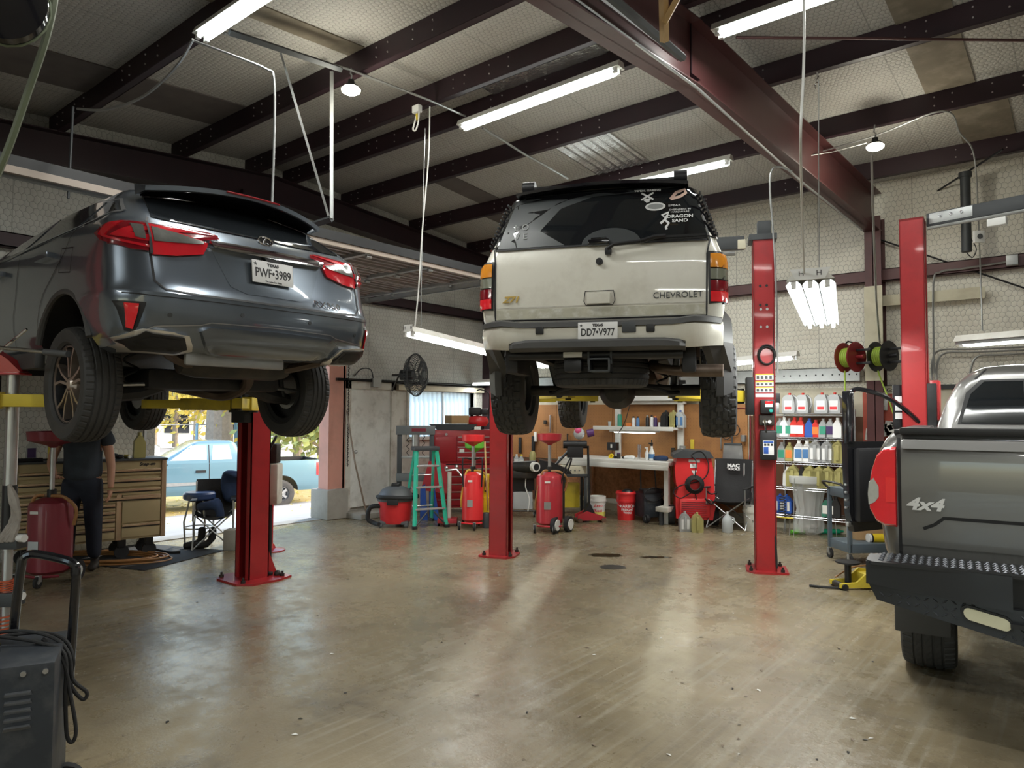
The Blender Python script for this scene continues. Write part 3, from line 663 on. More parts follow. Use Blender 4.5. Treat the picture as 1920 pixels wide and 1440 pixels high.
cord('ceiling_conduit', 'thin conduit continuing past the long strip light to the white truck', 'conduit', [onroof(905, 240, .24), onroof(985, 290, .24), onroof(1065, 335, .24)], .015, M['conduit'], False)
b0 = G(622, 410, 3.5); Zb = -SS*b0.x+CC*b0.y
t = thing('track_hanger', 'upright steel angle with a diagonal strut holding the door track', 'bracket', (0, 0, 0))
MB().tube([b0, P3(622, 250, Zb), P3(622, 135, Zb)], .022, 4).build('upright', M['galv'], t, smooth=0)
MB().tube([P3(616, 405, Zb-.05), P3(524, 90, Zb-.4)], .014, 4).build('strut', M['conduit'], t, smooth=0)
MB().tube([b0, G(560, 430, 3.46)], .035, 4).build('arm', M['dark_grey'], t, smooth=0)
MB().tube([onroof(430, 60, .26), onroof(640, 130, .26)], .03, 4).build('cross_angle', M['dark_grey'], t, smooth=0)
Zc = 5.1
cord('drop_conduit', 'bare metal conduit bending down from the ceiling behind the grey car', 'conduit', [P3(362, 76, Zc), P3(440, 105, Zc), P3(500, 130, Zc), P3(514, 150, Zc), P3(514, 260, Zc+.05), P3(510, 382, Zc+.1)], .009, M['galv'])
cord('hanging_hose', 'grey cable swagged between strip light and left rafter', 'cable', [P3(362, 74, 4.6), P3(330, 125, 4.8), P3(270, 180, 5.1), P3(200, 205, 5.4), P3(145, 204, 5.6)], .010, M['conduit'])
cord('hanging_rod', 'thin vertical rod hanging in front of the left wall', 'rod', [P3(137, 200, 6.2), P3(132, 300, 6.2), P3(128, 372, 6.2)], .012, M['dark_grey'], False)
cord('lift_hose', 'greenish hose hanging down at the upper left corner', 'hose', [P3(103, -60, 1.6), P3(102, 0, 1.6), P3(84, 80, 1.6), P3(50, 180, 1.6), P3(15, 280, 1.6), P3(-20, 360, 1.6)], .008, mat('hose_olive', (.1, .12, .07), .5))
t = thing('fan_shroud', 'dark rounded blade hanging at the top left corner', 'fan', P3(22, 14, 1.5), rot=(R(70), 0, YAW+R(20)))
MB().lathe([(0, -.02), (.05, -.018), (.063, -.005), (.063, .01), (.03, .02), (0, .02)], 28, sx=1.1, sy=1.6).build('shell', M['black_gloss'], t)
MB().tube([(.064*1.1*math.cos(a/16*2*PI), .064*1.6*math.sin(a/16*2*PI), -.008) for a in range(16)], .003, 5, closed=True).build('rim', M['hose_olive'], t)
# right side cords
cord('pendant_cable', 'long white cord hanging from the roof in the middle of the right bay', 'cord', [P3(1507, -30, 3.6), P3(1508, 60, 3.6), P3(1506, 150, 3.6), P3(1501, 260, 3.6), P3(1504, 400, 4.2), P3(1508, 520, 4.75)], .007, M['white_plastic'])
cord('hanging_wire', 'very thin wire right of the long white cord', 'wire', [P3(1535, 150, 4.4), P3(1535, 300, 4.5), P3(1536, 520, 4.75)], .003, M['galv'], False)
cord('reel_conduit', 'straight conduit rising from the hose reels to the right bulb', 'conduit', [P3(1634, 290, 7.0), P3(1637, 400, 7.6), P3(1643, 560, 8.8), P3(1650, 650, 9.4)], .012, M['galv'], False)
cord('lift_conduit', 'conduit arching down to the top of the red motor post', 'conduit', [P3(1485, 322, 7.2), P3(1462, 313, 7.2), P3(1447, 320, 7.2), P3(1444, 360, 7.25), P3(1450, 440, 7.3), P3(1456, 560, 7.3), P3(1458, 700, 7.3)], .010, M['galv'])
cord('beam_conduit', 'shiny conduit along the bottom flange of the big rafter', 'conduit', [(-2.57, 3.2, 4.34), (-2.51, 5.5, 4.38), (-2.42, 8.0, 4.2), (-2.3, 10.1, 4.08)], .012, M['galv'], False)
cord('beam_conduit', 'second conduit low on the rafter web near the roof peak', 'conduit', [(-2.56, 3.4, 4.47), (-2.53, 5.2, 4.52)], .02, M['steel'], False)
cord('right_conduit', 'conduit bending down from the right purlin toward the wall outlet', 'conduit', [onroof(1500, 295, .26), onroof(1640, 255, .26), onroof(1768, 208, .26), onroof(1800, 250, .3), P3(1826, 290, 7.6), P3(1834, 400, 8), P3(1838, 500, 8.4), P3(1842, 620, 8.4)], .009, M['galv'])
cord('rod_right', 'conduit sagging across the rafter to the right bulb', 'conduit', [onroof(1492, 296, .5), onroof(1560, 285, .35), onroof(1625, 268, .3)], .006, M['conduit'], False)
for px, py in ((1532, 135), ):
    t = thing('ceiling_hook', 'small spring hook hanging from the right purlin', 'hook', onroof(px, py, .22))
    MB().tube([(0, 0, 0), (.01, 0, -.05), (-.01, 0, -.08), (0, 0, -.1)], .008, 6).tube([(.02*math.sin(a), 0, -.13+.03*math.cos(a)) for a in [i*.6 for i in range(11)]], .005, 5).build('hook', M['chrome'], t)
# timber brace on the rafter
t = thing('timber_brace', 'pale wooden braces nailed against the big rafter', 'timber', (0, 0, 0))
MB().tube([P3(1243, -40, 4.2), P3(1246, 78, 4.45)], .03, 4).build('stud', M['wood'], t, smooth=0)
MB().tube([P3(1285, -30, 4.2), P3(1246, 42, 4.36)], .025, 4).build('diagonal', M['wood'], t, smooth=0)
cord('strut_channel', 'dark slotted steel channel running past the wooden brace', 'channel', [P3(1128, -20, 4.0), P3(1280, 108, 4.9)], .03, M['dark_grey'], False)
# flue pipe, outlets on the back wall
t = thing('flue_pipe', 'black vertical pipe stub in front of the right back wall', 'pipe', P3(1811, 400, 8.5))
MB().cyl((0, 0, -.47), (0, 0, .47), .055, 16).cyl((0, 0, .44), (0, 0, .5), .07, 16).build('pipe', M['dark_grey'], t)
MB().tube(smoothpts([(.04, 0, -.3), (.1, -.02, -.45), (.06, -.02, -.55), (0, 0, -.48)]), .006, 6).build('wire', M['black'], t)
t = thing('outlet_box', 'white square outlet on the conduit by the black pipe', 'outlet', P3(1835, 444, 8.1), rz=YAW)
MB().bbox(-.06, .06, -.02, .02, -.07, .07, .01).build('plate', M['white_plastic'], t)
MB().cyl((0, -.02, 0), (0, -.03, 0), .03, 14).build('socket', M['grey_plastic'], t)
t = thing('wall_box', 'grey galvanized box at the end of the upper wall conduit', 'outlet', pln(1898, 488, 1, BY-.2))
MB().bbox(-.06, .06, -.04, .04, -.06, .06, .005).build('box', M['galv'], t)
zc = pln(1770, 505, 1, BY-.17)
q0 = pln(1752, 700, 1, BY-.17); q1 = pln(1750, 535, 1, BY-.17); q2 = pln(1764, 510, 1, BY-.17); q3 = pln(1896, 490, 1, BY-.17)
cord('wall_conduit', 'conduit bending along the upper girt to the grey box', 'conduit', [q0, q1, q2, q2.lerp(q3, .3), q3], .013, M['conduit'])
for k, (xa, dy) in enumerate(((1748, 0), (1757, 7), (1820, 14))):
    a0 = pln(xa, 720, 1, BY-.12); a1 = pln(xa, 680+dy, 1, BY-.12); a2 = pln(xa+14, 657+dy*.8, 1, BY-.12); a3 = pln(1990, 648+dy*.7, 1, BY-.12)
    cord('wall_conduit', ['outer of the bent conduits low on the right wall', 'inner of the bent conduits low on the right wall', 'short bent conduit above the pickup cab'][k], 'conduit', [a0, a1, a2, a2.lerp(a3, .3), a3], .014, M['conduit'])
# ---------------------------------------------------------------- vehicles: shared builders
def paint(name, col, metal=.6, rough=.32, coat=1.0, dirt=None, damt=.3):
    return mat(name, col, rough, metal, .04, 3, coat=coat, dirt=dirt, damt=damt, dscale=3)
paint('paint_grey_suv', (.15, .178, .215), .7, .28)
paint('paint_white', (.74, .72, .64), .0, .35, .7, dirt=(.42, .38, .3), damt=.45)
paint('paint_pickup', (.19, .187, .182), .6, .3)
paint('paint_blue', (.13, .25, .32), .3, .35)
mat('trim_grey', (.055, .055, .056), .55, 0, .15, 4, dirt=(.1, .095, .085), damt=.3)
mat('tail_red', (.55, .015, .025), .12, 0, .1, 20, coat=.6)
mat('tail_red_dark', (.2, .008, .015), .15, 0, .1, 20, coat=.5)
mat('tail_red_bright', (.85, .02, .03), .15, 0, .1, 30, coat=.6)
mat('tail_amber', (.8, .3, .03), .2, 0, .1, 10, coat=.5)
mat('tail_clear', (.16, .16, .15), .12, .3, .2, 40, coat=.5)
mat('tail_smoke', (.2, .21, .16), .2, 0, .1, 10, coat=.5)
mat('seam', (.01, .01, .012), .6, var=0)
mat('machined', (.5, .43, .38), .35, .8, .1)
mat('rim_dark', (.03, .033, .04), .35, .5, .1)
mat('ivory_lens', (.68, .66, .48), .3, 0, .04)
mat('decal_white', (.75, .75, .75), .5, var=.05); mat('decal_pink', (.72, .5, .42), .5, var=.1); mat('decal_grey', (.3, .31, .31), .5, var=.05)
mat('plate_white', (.72, .72, .72), .45, var=.04)
def ringpts(z, yr, yf, hw, rr=.2, rf=.5, bow=.05, tf=.12, yt=1.5, tr=.0, ytr=.6):
    pts = []
    hb = hw-rr
    for i in range(9):
        x = hb*i/8; pts.append((x, yr+bow*(x/hw)**2))
    yb = yr+bow*(hb/hw)**2
    for i in range(1, 8):
        a = PI/2*i/8; pts.append((hb+rr*math.sin(a), yb+rr*(1-math.cos(a))*.9))
    ya = yb+rr*.9; y2 = yf-rf
    for i in range(0, 31): pts.append((hw, ya+(y2-ya)*i/30))
    for i in range(1, 8):
        a = PI/2*i/8; pts.append((hw-rf*.7*(1-math.cos(a)), y2+rf*math.sin(a)*.8))
    xe = pts[-1][0]*.93; ye = y2+rf*.85
    for i in range(1, 7): x = xe*(1-i/6); pts.append((x, ye+rf*.15*(1-(x/xe)**2)))
    out = []
    for x, y in pts:
        k = 1
        if y > yt: k -= tf*((y-yt)/max(.01, yf-yt))**2
        if y < ytr: k -= tr*((ytr-y)/max(.01, ytr-yr))**2
        out.append((x*k, y, z))
    L = [(-x, y, z) for x, y, z in out[-2:0:-1]]
    return out+L
def body_from(levels, sub=3, zfun=None):
    keys = ['z', 'yr', 'yf', 'hw', 'rr', 'rf', 'bow', 'tf', 'yt', 'tr', 'ytr']
    dflt = dict(rr=.2, rf=.5, bow=.05, tf=.12, yt=1.5, tr=0, ytr=.6)
    Ls = []
    for l in levels:
        q = dict(dflt); q.update(dict(zip(['z', 'yr', 'yf', 'hw'], l[:4])))
        if len(l) > 4: q.update(l[4])
        Ls.append([q[k] for k in keys])
    full = []
    for i in range(len(Ls)-1):
        p0 = Ls[max(0, i-1)]; p1 = Ls[i]; p2 = Ls[i+1]; p3 = Ls[min(len(Ls)-1, i+2)]
        for j in range(sub):
            t = j/sub; r_ = []
            for a, b_, c, d in zip(p0, p1, p2, p3):
                r_.append(b_+(c-b_)*t if abs(c-b_) > 9 else b_+(c-b_)*t)
            full.append(r_)
    full.append(Ls[-1])
    v = []; f = []; rings = [ringpts(*r_) for r_ in full]; n = len(rings[0])
    for r_ in rings: v += r_
    for i in range(len(rings)-1):
        for j in range(n): f.append((i*n+j, i*n+(j+1) % n, (i+1)*n+(j+1) % n, (i+1)*n+j))
    # caps as strips between mirrored halves so they stay well behaved
    for base, flip in ((0, True), ((len(rings)-1)*n, False)):
        h = n//2
        for j in range(h):
            a, b_ = base+j, base+j+1; c, d = base+(n-j-1) % n, base+(n-j) % n
            q = (a, b_, c, d)
            q = tuple(dict.fromkeys(q))
            if len(q) >= 3: f.append(q[::-1] if flip else q)
    if zfun: v = [zfun(*q) for q in v]
    return v, f
def solid(v, f, mats, name, parent, cuts=(), ang=32, T=True):
    b_ = MB(); b_.add(v, f); o = b_.build(name, mats, parent, smooth=0)
    tmp = []
    for cbm, cm in cuts:
        c = cbm.build('cutter', cm, None, smooth=0); tmp.append(c); c.parent = parent
        md = o.modifiers.new('b', 'BOOLEAN'); md.object = c; md.operation = 'DIFFERENCE'; md.solver = 'EXACT'; md.material_mode = 'TRANSFER'
    if cuts:
        bpy.context.view_layer.update()
        dg = bpy.context.evaluated_depsgraph_get(); me = bpy.data.meshes.new_from_object(o.evaluated_get(dg), preserve_all_data_layers=True, depsgraph=dg)
        o.modifiers.clear(); o.data = me
        for c in tmp: bpy.data.objects.remove(c)
    me = o.data; me.polygons.foreach_set('use_smooth', [True]*len(me.polygons)); me.set_sharp_from_angle(angle=R(ang)); me.update()
    return o
class Surf:
    """patches, seams and lettering laid on a body surface"""
    def __init__(s, *objs):
        v = []; f = []
        for o in objs:
            n = len(v); v += [tuple(q.co) for q in o.data.vertices]; f += [tuple(i+n for i in p.vertices) for p in o.data.polygons]
        s.t = BVHTree.FromPolygons(v, f)
    def hit(s, a, b_, view, off):
        if view == 'rear': o, d = Vector((a, -6, b_)), Vector((0, 1, 0))
        elif view == 'left': o, d = Vector((-4, a, b_)), Vector((1, 0, 0))
        elif view == 'right': o, d = Vector((4, a, b_)), Vector((-1, 0, 0))
        elif view == 'top': o, d = Vector((a, b_, 5)), Vector((0, 0, -1))
        h, n, i, dd = s.t.ray_cast(o, d)
        if h is None: return None
        if n.dot(d) > 0: n = -n
        return h+n*off-d*off*.5
    def patch(s, name, poly, view, m, parent, off=.004, res=.035, label=None, depth=.006):
        P = []
        k = len(poly)
        for i in range(k):
            a = Vector(poly[i]); b_ = Vector(poly[(i+1) % k]); n = max(1, int((b_-a).length/res))
            for j in range(n): P.append(a.lerp(b_, j/n))
        n0 = len(P); edges = [(i, (i+1) % n0) for i in range(n0)]
        x0 = min(p.x for p in P); x1 = max(p.x for p in P); y0 = min(p.y for p in P); y1 = max(p.y for p in P)
        def inside(x, y):
            c = False
            for i in range(n0):
                a = P[i]; b_ = P[i-1]
                if (a.y > y) != (b_.y > y) and x < (b_.x-a.x)*(y-a.y)/(b_.y-a.y)+a.x: c = not c
            return c
        pts = list(P); x = x0+res/2
        while x < x1:
            y = y0+res/2
            while y < y1:
                if inside(x, y): pts.append(Vector((x, y)))
                y += res
            x += res
        vs, es, fs, *_ = geometry.delaunay_2d_cdt(pts, edges, [], 1, 1e-5)
        H = [s.hit(q.x, q.y, view, off) for q in vs]; mb = MB(); idx = {}
        V = []; 
        for i, h in enumerate(H):
            if h is not None: idx[i] = len(V); V.append(tuple(h))
        Fc = [tuple(idx[i] for i in f) for f in fs if all(i in idx for i in f)]
        cnt = {}
        for f in Fc:
            for i in range(3):
                e = (f[i], f[(i+1) % 3]); cnt[tuple(sorted(e))] = cnt.get(tuple(sorted(e)), []) + [e]
        inn = {'rear': Vector((0, 1, 0)), 'left': Vector((1, 0, 0)), 'right': Vector((-1, 0, 0)), 'top': Vector((0, 0, -1))}[view]
        low = {}
        for k_, es_ in list(cnt.items()):
            if len(es_) == 1:
                a, b_ = es_[0]
                for q in (a, b_):
                    if q not in low: low[q] = len(V); V.append(tuple(Vector(V[q])+inn*(off+depth)))
                Fc.append((a, low[a], low[b_], b_))
        mb.add(V, Fc)
        return mb.build(name, m, parent, smooth=40, label=label)
    def seam(s, name, path, view, m, parent, w=.007, off=.0022, res=.03):
        pts = []
        for i in range(len(path)-1):
            a = Vector(path[i]); b_ = Vector(path[i+1]); n = max(1, int((b_-a).length/res))
            for j in range(n): pts.append(a.lerp(b_, j/n))
        pts.append(Vector(path[-1])); mb = MB(); V = []; F_ = []; last = None
        for i, p in enumerate(pts):
            t = (pts[min(i+1, len(pts)-1)]-pts[max(i-1, 0)]).normalized(); nn = Vector((-t.y, t.x))*w/2
            a = s.hit(*(p+nn), view, off); b_ = s.hit(*(p-nn), view, off)
            if a is None or b_ is None: last = None; continue
            V += [tuple(a), tuple(b_)]; c = len(V)-2
            if last is not None: F_.append((last, last+1, c+1, c))
            last = c
        mb.add(V, F_); return mb.build(name, m, parent, smooth=0)
    def letters(s, name, txt, size, x, z, m, parent, off=.004, xs=1, label=None, shear=0, extr=.002, view='rear', bold=0):
        me = text_mesh(txt, size, extr, xs=xs, shear=shear, off=bold); me.materials.clear(); me.materials.append(m)
        for v in me.vertices:
            h = s.hit(x+v.co.x, z+v.co.y, view, off)
            if h is None: h = Vector((x+v.co.x, -1, z+v.co.y))
            v.co = h+Vector((0, -v.co.z, 0))
        o = bpy.data.objects.new(name, me); COL.objects.link(o); o.parent = parent
        if label: o['label'] = label
        return o
def tire_mesh(Rt, W, rim, pat):
    nc = 44; na = {'road': 260, 'at': 240, 'hwy': 260, 'far': 40}[pat]
    if pat == 'far': nc = 6
    side = [(-W*.40, rim), (-W*.47, rim+.015), (-W*.5, rim+(Rt-rim)*.45), (-W*.49, rim+(Rt-rim)*.75), (-W*.455, Rt-.022)]
    cols = [-W*.44+W*.88*i/nc for i in range(nc+1)]
    prof_n = len(side)*2+nc+1
    v = []; f = []
    for k in range(na):
        th = 2*PI*k/na; ct, st = math.cos(th), math.sin(th)
        def put(x, r): v.append((x, r*ct, r*st))
        lug = (k//2) % 2
        for j, (x, r) in enumerate(side):
            if pat == 'at' and j == 4 and (k//4) % 2: r -= .006
            put(x, r)
        for i, x in enumerate(cols):
            u = x/(W*.44); r = Rt-.018*abs(u)**3; g = 0
            if pat in ('road', 'hwy'):
                for c0 in (-.58, -.2, .2, .58):
                    if abs(u-c0) < .035: g = .008
                if abs(u) > .62 and k % 5 == 0: g = max(g, .006)
                if pat == 'hwy' and abs(u) <= .62 and (k+i) % 6 == 0: g = max(g, .004)
                if pat == 'road' and abs(u) <= .55 and (k+i//2) % 10 == 0: g = max(g, .003)
            elif pat == 'at':
                zz = .06*(1 if (k//6) % 2 else -1)
                for c0 in (-.62, -.2, .22, .62):
                    if abs(u-c0-zz*(1 if c0 > 0 else -1)) < .05: g = .011
                if abs(u) > .6 and k % 8 < 2: g = .011
                if abs(u) <= .66 and (k+int(abs(u)*10)) % 12 < 2: g = .01
            put(x, r-g)
        for x, r in side[::-1]: put(-x, r)
    m = prof_n
    for k in range(na):
        k2 = (k+1) % na
        for j in range(m-1): f.append((k*m+j, k*m+j+1, k2*m+j+1, k2*m+j))
        f.append((k*m+m-1, k*m, k2*m, k2*m+m-1))
    b_ = MB(); b_.add(v, f); return b_.mesh('tire_mesh', M['tire'], 28)
RX = Matrix.Rotation(PI/2, 4, 'Y')      # lathe axis z -> x
def rim_mesh(rim, W, style):
    """faces towards -x (the outside of a left wheel)"""
    b_ = MB(); T = RX
    o = -W*.36
    # barrel and lip
    def ring(prof, m): b_.lathe([(r, z) for r, z in prof], 40, m, T, cap=False)
    # RX maps z -> x
    ring([(rim, o), (rim-.012, o-.006), (rim-.02, o+.02), (rim-.035, o+.1), (rim-.035, W*.36), (rim, W*.38)], 0)
    ring([(0, o+.11), (rim-.03, o+.12)], 2)
    ring([(.0, o+.0), (.03, o+.0), (.065, o+.03), (.075, o+.07), (.0, o+.07)], 1)
    if style == 'lexus':
        for k in range(5):
            th = 2*PI*k/5+.3
            for s_ in (-1, 1):
                a0 = th+s_*.17; a1 = th+s_*.25
                p = [(.05, th+s_*.08), (.05, th+s_*.45), (rim*.62, a0+s_*.06), (rim-.015, a1+s_*.07), (rim-.015, a1-s_*.02), (rim*.6, a0-s_*.05)]
                q = [(r*math.cos(a), r*math.sin(a)) for r, a in p]
                b_.prism(q, o+.005, o+.05, 'x', 1 if s_ > 0 else 1)
        ring([(rim-.006, o-.004), (rim-.016, o-.004), (rim-.016, o+.01)], 1)
    else:
        for k in range(5):
            th = 2*PI*k/5
            q = [(r*math.cos(a), r*math.sin(a)) for r, a in ((.05, th-.5), (rim-.02, th-.2), (rim-.02, th+.2), (.05, th+.5))]
            b_.prism(q, o+.01, o+.06, 'x', 0)
    return b_
def make_wheel(Rt, W, rim, pat, style, rims, name='wheel'):
    tm = tire_mesh(Rt, W, rim, pat); rm = rim_mesh(rim, W, style).mesh('rim_mesh', rims, 30)
    dm = MB(); dm.lathe([(.06, -.02), (.15, -.02), (.15, .02), (.06, .02)], 30, 0, RX); dk = dm.mesh('disc', M['steel'], 30)
    def put(parent, loc, flip=False, steer=0):
        w_ = bpy.data.objects.new(name, rm); COL.objects.link(w_); w_.parent = parent; w_.location = loc; w_.rotation_euler = (0, 0, (PI if flip else 0)+steer)
        t = bpy.data.objects.new('tire', tm); COL.objects.link(t); t.parent = w_
        d = bpy.data.objects.new('brake_disc', dk); COL.objects.link(d); d.parent = w_; d.location = (.04, 0, 0)
        return w_
    return put
def arch_cut(x0, x1, y, z, r, n=36):
    c = MB(); c.cyl((x0, y, z), (x1, y, z), r, n); return c
def plate(parent, loc, normal, up, w_, h_, bg_m, top, num, sub=None, ink=None):
    Mx = face_from(normal, up, loc)
    p = MB().bbox(-w_/2, w_/2, -h_/2, h_/2, -.004, .004, .003).build('license_plate', bg_m, parent); p.matrix_local = Mx
    ink = ink or M['black']
    text('state_name', top, h_*.2, ink, p, Matrix.Translation((0, h_*.33, .005)), bold) if 0 else text('state_name', top, h_*.19, M['black'], p, Matrix.Translation((0, h_*.33, .005)), off=.0012)
    text('plate_number', num, h_*.56, ink, p, Matrix.Translation((0, -h_*.06, .005)), xs=.72, off=.0008)
    if sub: text('plate_motto', sub, h_*.1, ink, p, Matrix.Translation((0, -h_*.41, .005)))
    st = MB(); q = []
    for k in range(10): rr = (.07 if k % 2 == 0 else .028)*h_*1.4; q.append((-w_*.42+rr*math.sin(k*PI/5), h_*.33+rr*math.cos(k*PI/5)))
    st.prism(q, .004, .006); st.build('star', M['grey_plastic'], p)
    return p
# ================================================================ grey luxury SUV on the left lift
LX = thing('car', 'dark grey crossover raised high on the left red lift, tail towards us', 'car', (-5.19, 2.64, 1.44), PI/2)
lv = [(.57, -.80, 3.45, .80, dict(rr=.3, bow=.12)), (.60, -.93, 3.6, .87, dict(rr=.3, bow=.12)), (.68, -1.0, 3.72, .92, dict(rr=.32, bow=.13)), (.80, -1.03, 3.78, .94, dict(rr=.34, bow=.13)),
      (.91, -1.03, 3.78, .945, dict(rr=.34, bow=.12)), (.945, -.995, 3.76, .94, dict(rr=.32, bow=.11)), (1.02, -.965, 3.6, .935, dict(rr=.3, bow=.11)), (1.17, -.935, 3.3, .93, dict(rr=.28, bow=.13)),
      (1.25, -.925, 2.9, .925, dict(rr=.26, bow=.15)), (1.33, -.88, 2.5, .915, dict(rr=.25, bow=.15)), (1.385, -.82, 2.3, .895, dict(rr=.24, bow=.14)), (1.42, -.78, 2.2, .86, dict(rr=.22, bow=.13)), (1.52, -.63, 1.9, .78, dict(rr=.2, bow=.12)),
      (1.62, -.48, 1.6, .70, dict(rr=.2, bow=.12)), (1.70, -.36, 1.35, .63, dict(rr=.2, bow=.12)), (1.755, -.2, 1.1, .55, dict(rr=.25, bow=.1)), (1.785, .1, .9, .4, dict(rr=.25, bow=.1))]
v, f = body_from(lv, 2)
cuts = [(arch_cut(-1.2, -.58, 0, .52, .46), M['black']), (arch_cut(.58, 1.2, 0, .52, .46), M['black']), (arch_cut(-1.2, -.58, 2.79, .52, .45), M['black']), (arch_cut(.58, 1.2, 2.79, .52, .45), M['black']),
        (MB().box(-.70, .70, -.72, 3.3, .3, .80), M['underbody'])]
lxb = solid(v, f, M['paint_grey_suv'], 'body', LX, cuts)
S = Surf(lxb)
# dark lower cladding strip and arches
def archtrim(y, x, z, r, side, nm='arch_trim'):
    c = MB(); q = []
    for i in range(25):
        a = PI*.1+PI*.8*i/24; q.append((x, y+(r+.015)*math.cos(a), z+(r+.015)*math.sin(a)))
    c.tube(q, .022, 8); return c.build(nm, M['trim_grey'] if nm == 'arch_trim' else M['paint_white'], LX)
for sx in (-.925, .925):
    archtrim(0, sx, .52, .45, sx); archtrim(2.79, sx*.97, .52, .44, sx)
MB().bbox(-.93, -.86, .5, 2.3, .5, .62, .02).build('side_sill', M['trim_grey'], LX); MB().bbox(.86, .93, .5, 2.3, .5, .62, .02).build('side_sill', M['trim_grey'], LX)
# rear glass, quarter glass, side glass
gl = M['glass_dark']
S.patch('rear_window', [(-.70, 1.405), (-.3, 1.375), (.3, 1.375), (.70, 1.405), (.60, 1.655), (.3, 1.69), (-.3, 1.69), (-.60, 1.655)], 'rear', gl, LX, .004, .05)
for sd, vw in ((-1, 'left'), (1, 'right')):
    S.patch('side_window', [(-.52, 1.455), (-.1, 1.425), (-.16, 1.585), (-.33, 1.555)], vw, gl, LX, .004, .04)
    S.patch('side_window', [(-.02, 1.425), (.85, 1.40), (.8, 1.685), (.3, 1.69), (-.06, 1.615)], vw, gl, LX, .004, .05)
    S.patch('side_window', [(.95, 1.40), (1.95, 1.36), (1.5, 1.58), (.95, 1.68)], vw, gl, LX, .004, .05)
    S.seam('window_trim', [(-.6, 1.44), (-.1, 1.41), (.9, 1.385), (2.0, 1.35)], vw, M['chrome_dull'], LX, .016, .006)
    S.seam('window_trim', [(-.58, 1.45), (-.36, 1.575), (-.16, 1.60), (.3, 1.705), (.9, 1.70)], vw, M['chrome_dull'], LX, .012, .006)
    S.seam('door_seam', [(-.1, 1.41), (.0, 1.25), (.35, 1.0), (.46, .7)], vw, M['seam'], LX)
    S.seam('door_seam', [(.92, 1.39), (.92, .62)], vw, M['seam'], LX)
    S.patch('door_handle', [(.2, 1.235), (.44, 1.23), (.45, 1.265), (.21, 1.27)], vw, M['paint_grey_suv'], LX, .03, .03, depth=.02)
    S.patch('door_handle', [(1.2, 1.225), (1.44, 1.22), (1.45, 1.255), (1.21, 1.26)], vw, M['paint_grey_suv'], LX, .03, .03, depth=.02)
S.seam('fuel_door', [(-.12, 1.1), (-.14, 1.26), (.06, 1.28), (.08, 1.12), (-.12, 1.1)], 'left', M['seam'], LX, .006)
# spoiler wing, dark below
sp = MB(); pts = []; n = 18
for i in range(n+1):
    u = -1+2*i/n; x = .66*u; yb = -.70+.16*u*u; yf = -.42+.05*u*u; zt = 1.735-.055*u*u
    pts += [(x, yf, zt+.015), (x, yb, zt-.03), (x, yb+.005, zt-.06), (x, yf-.02, zt-.06)]
fs = []
for i in range(n):
    for j in range(4): fs.append((i*4+j, i*4+(j+1) % 4, i*4+4+(j+1) % 4, i*4+4+j))
fs += [(0, 1, 2, 3), (n*4+3, n*4+2, n*4+1, n*4)]
sp.add(pts, fs); sp.build('spoiler', M['paint_grey_suv'], LX, smooth=30)
sp = MB(); q = [(a, b_-.001, c-.0) for a, b_, c in pts]; V = []; F_ = []
for i in range(n+1):
    x, y, z = pts[i*4+2]; V += [(x*.97, y+.012, z-.004), (x*.97, -.42, z-.012), (x*.97, -.42, z+.0), (x*.97, y+.012, z)]
for i in range(n):
    for j in range(4): F_.append((i*4+j, i*4+(j+1) % 4, i*4+4+(j+1) % 4, i*4+4+j))
sp.add(V, F_); sp.build('spoiler_underside', M['black_gloss'], LX)
MB().tube([(-.2+.4*i/8, -.715+.14*((-.2+.4*i/8)/.66)**2, 1.69) for i in range(9)], .008, 6).build('brake_lamp', M['tail_red_dark'], LX)
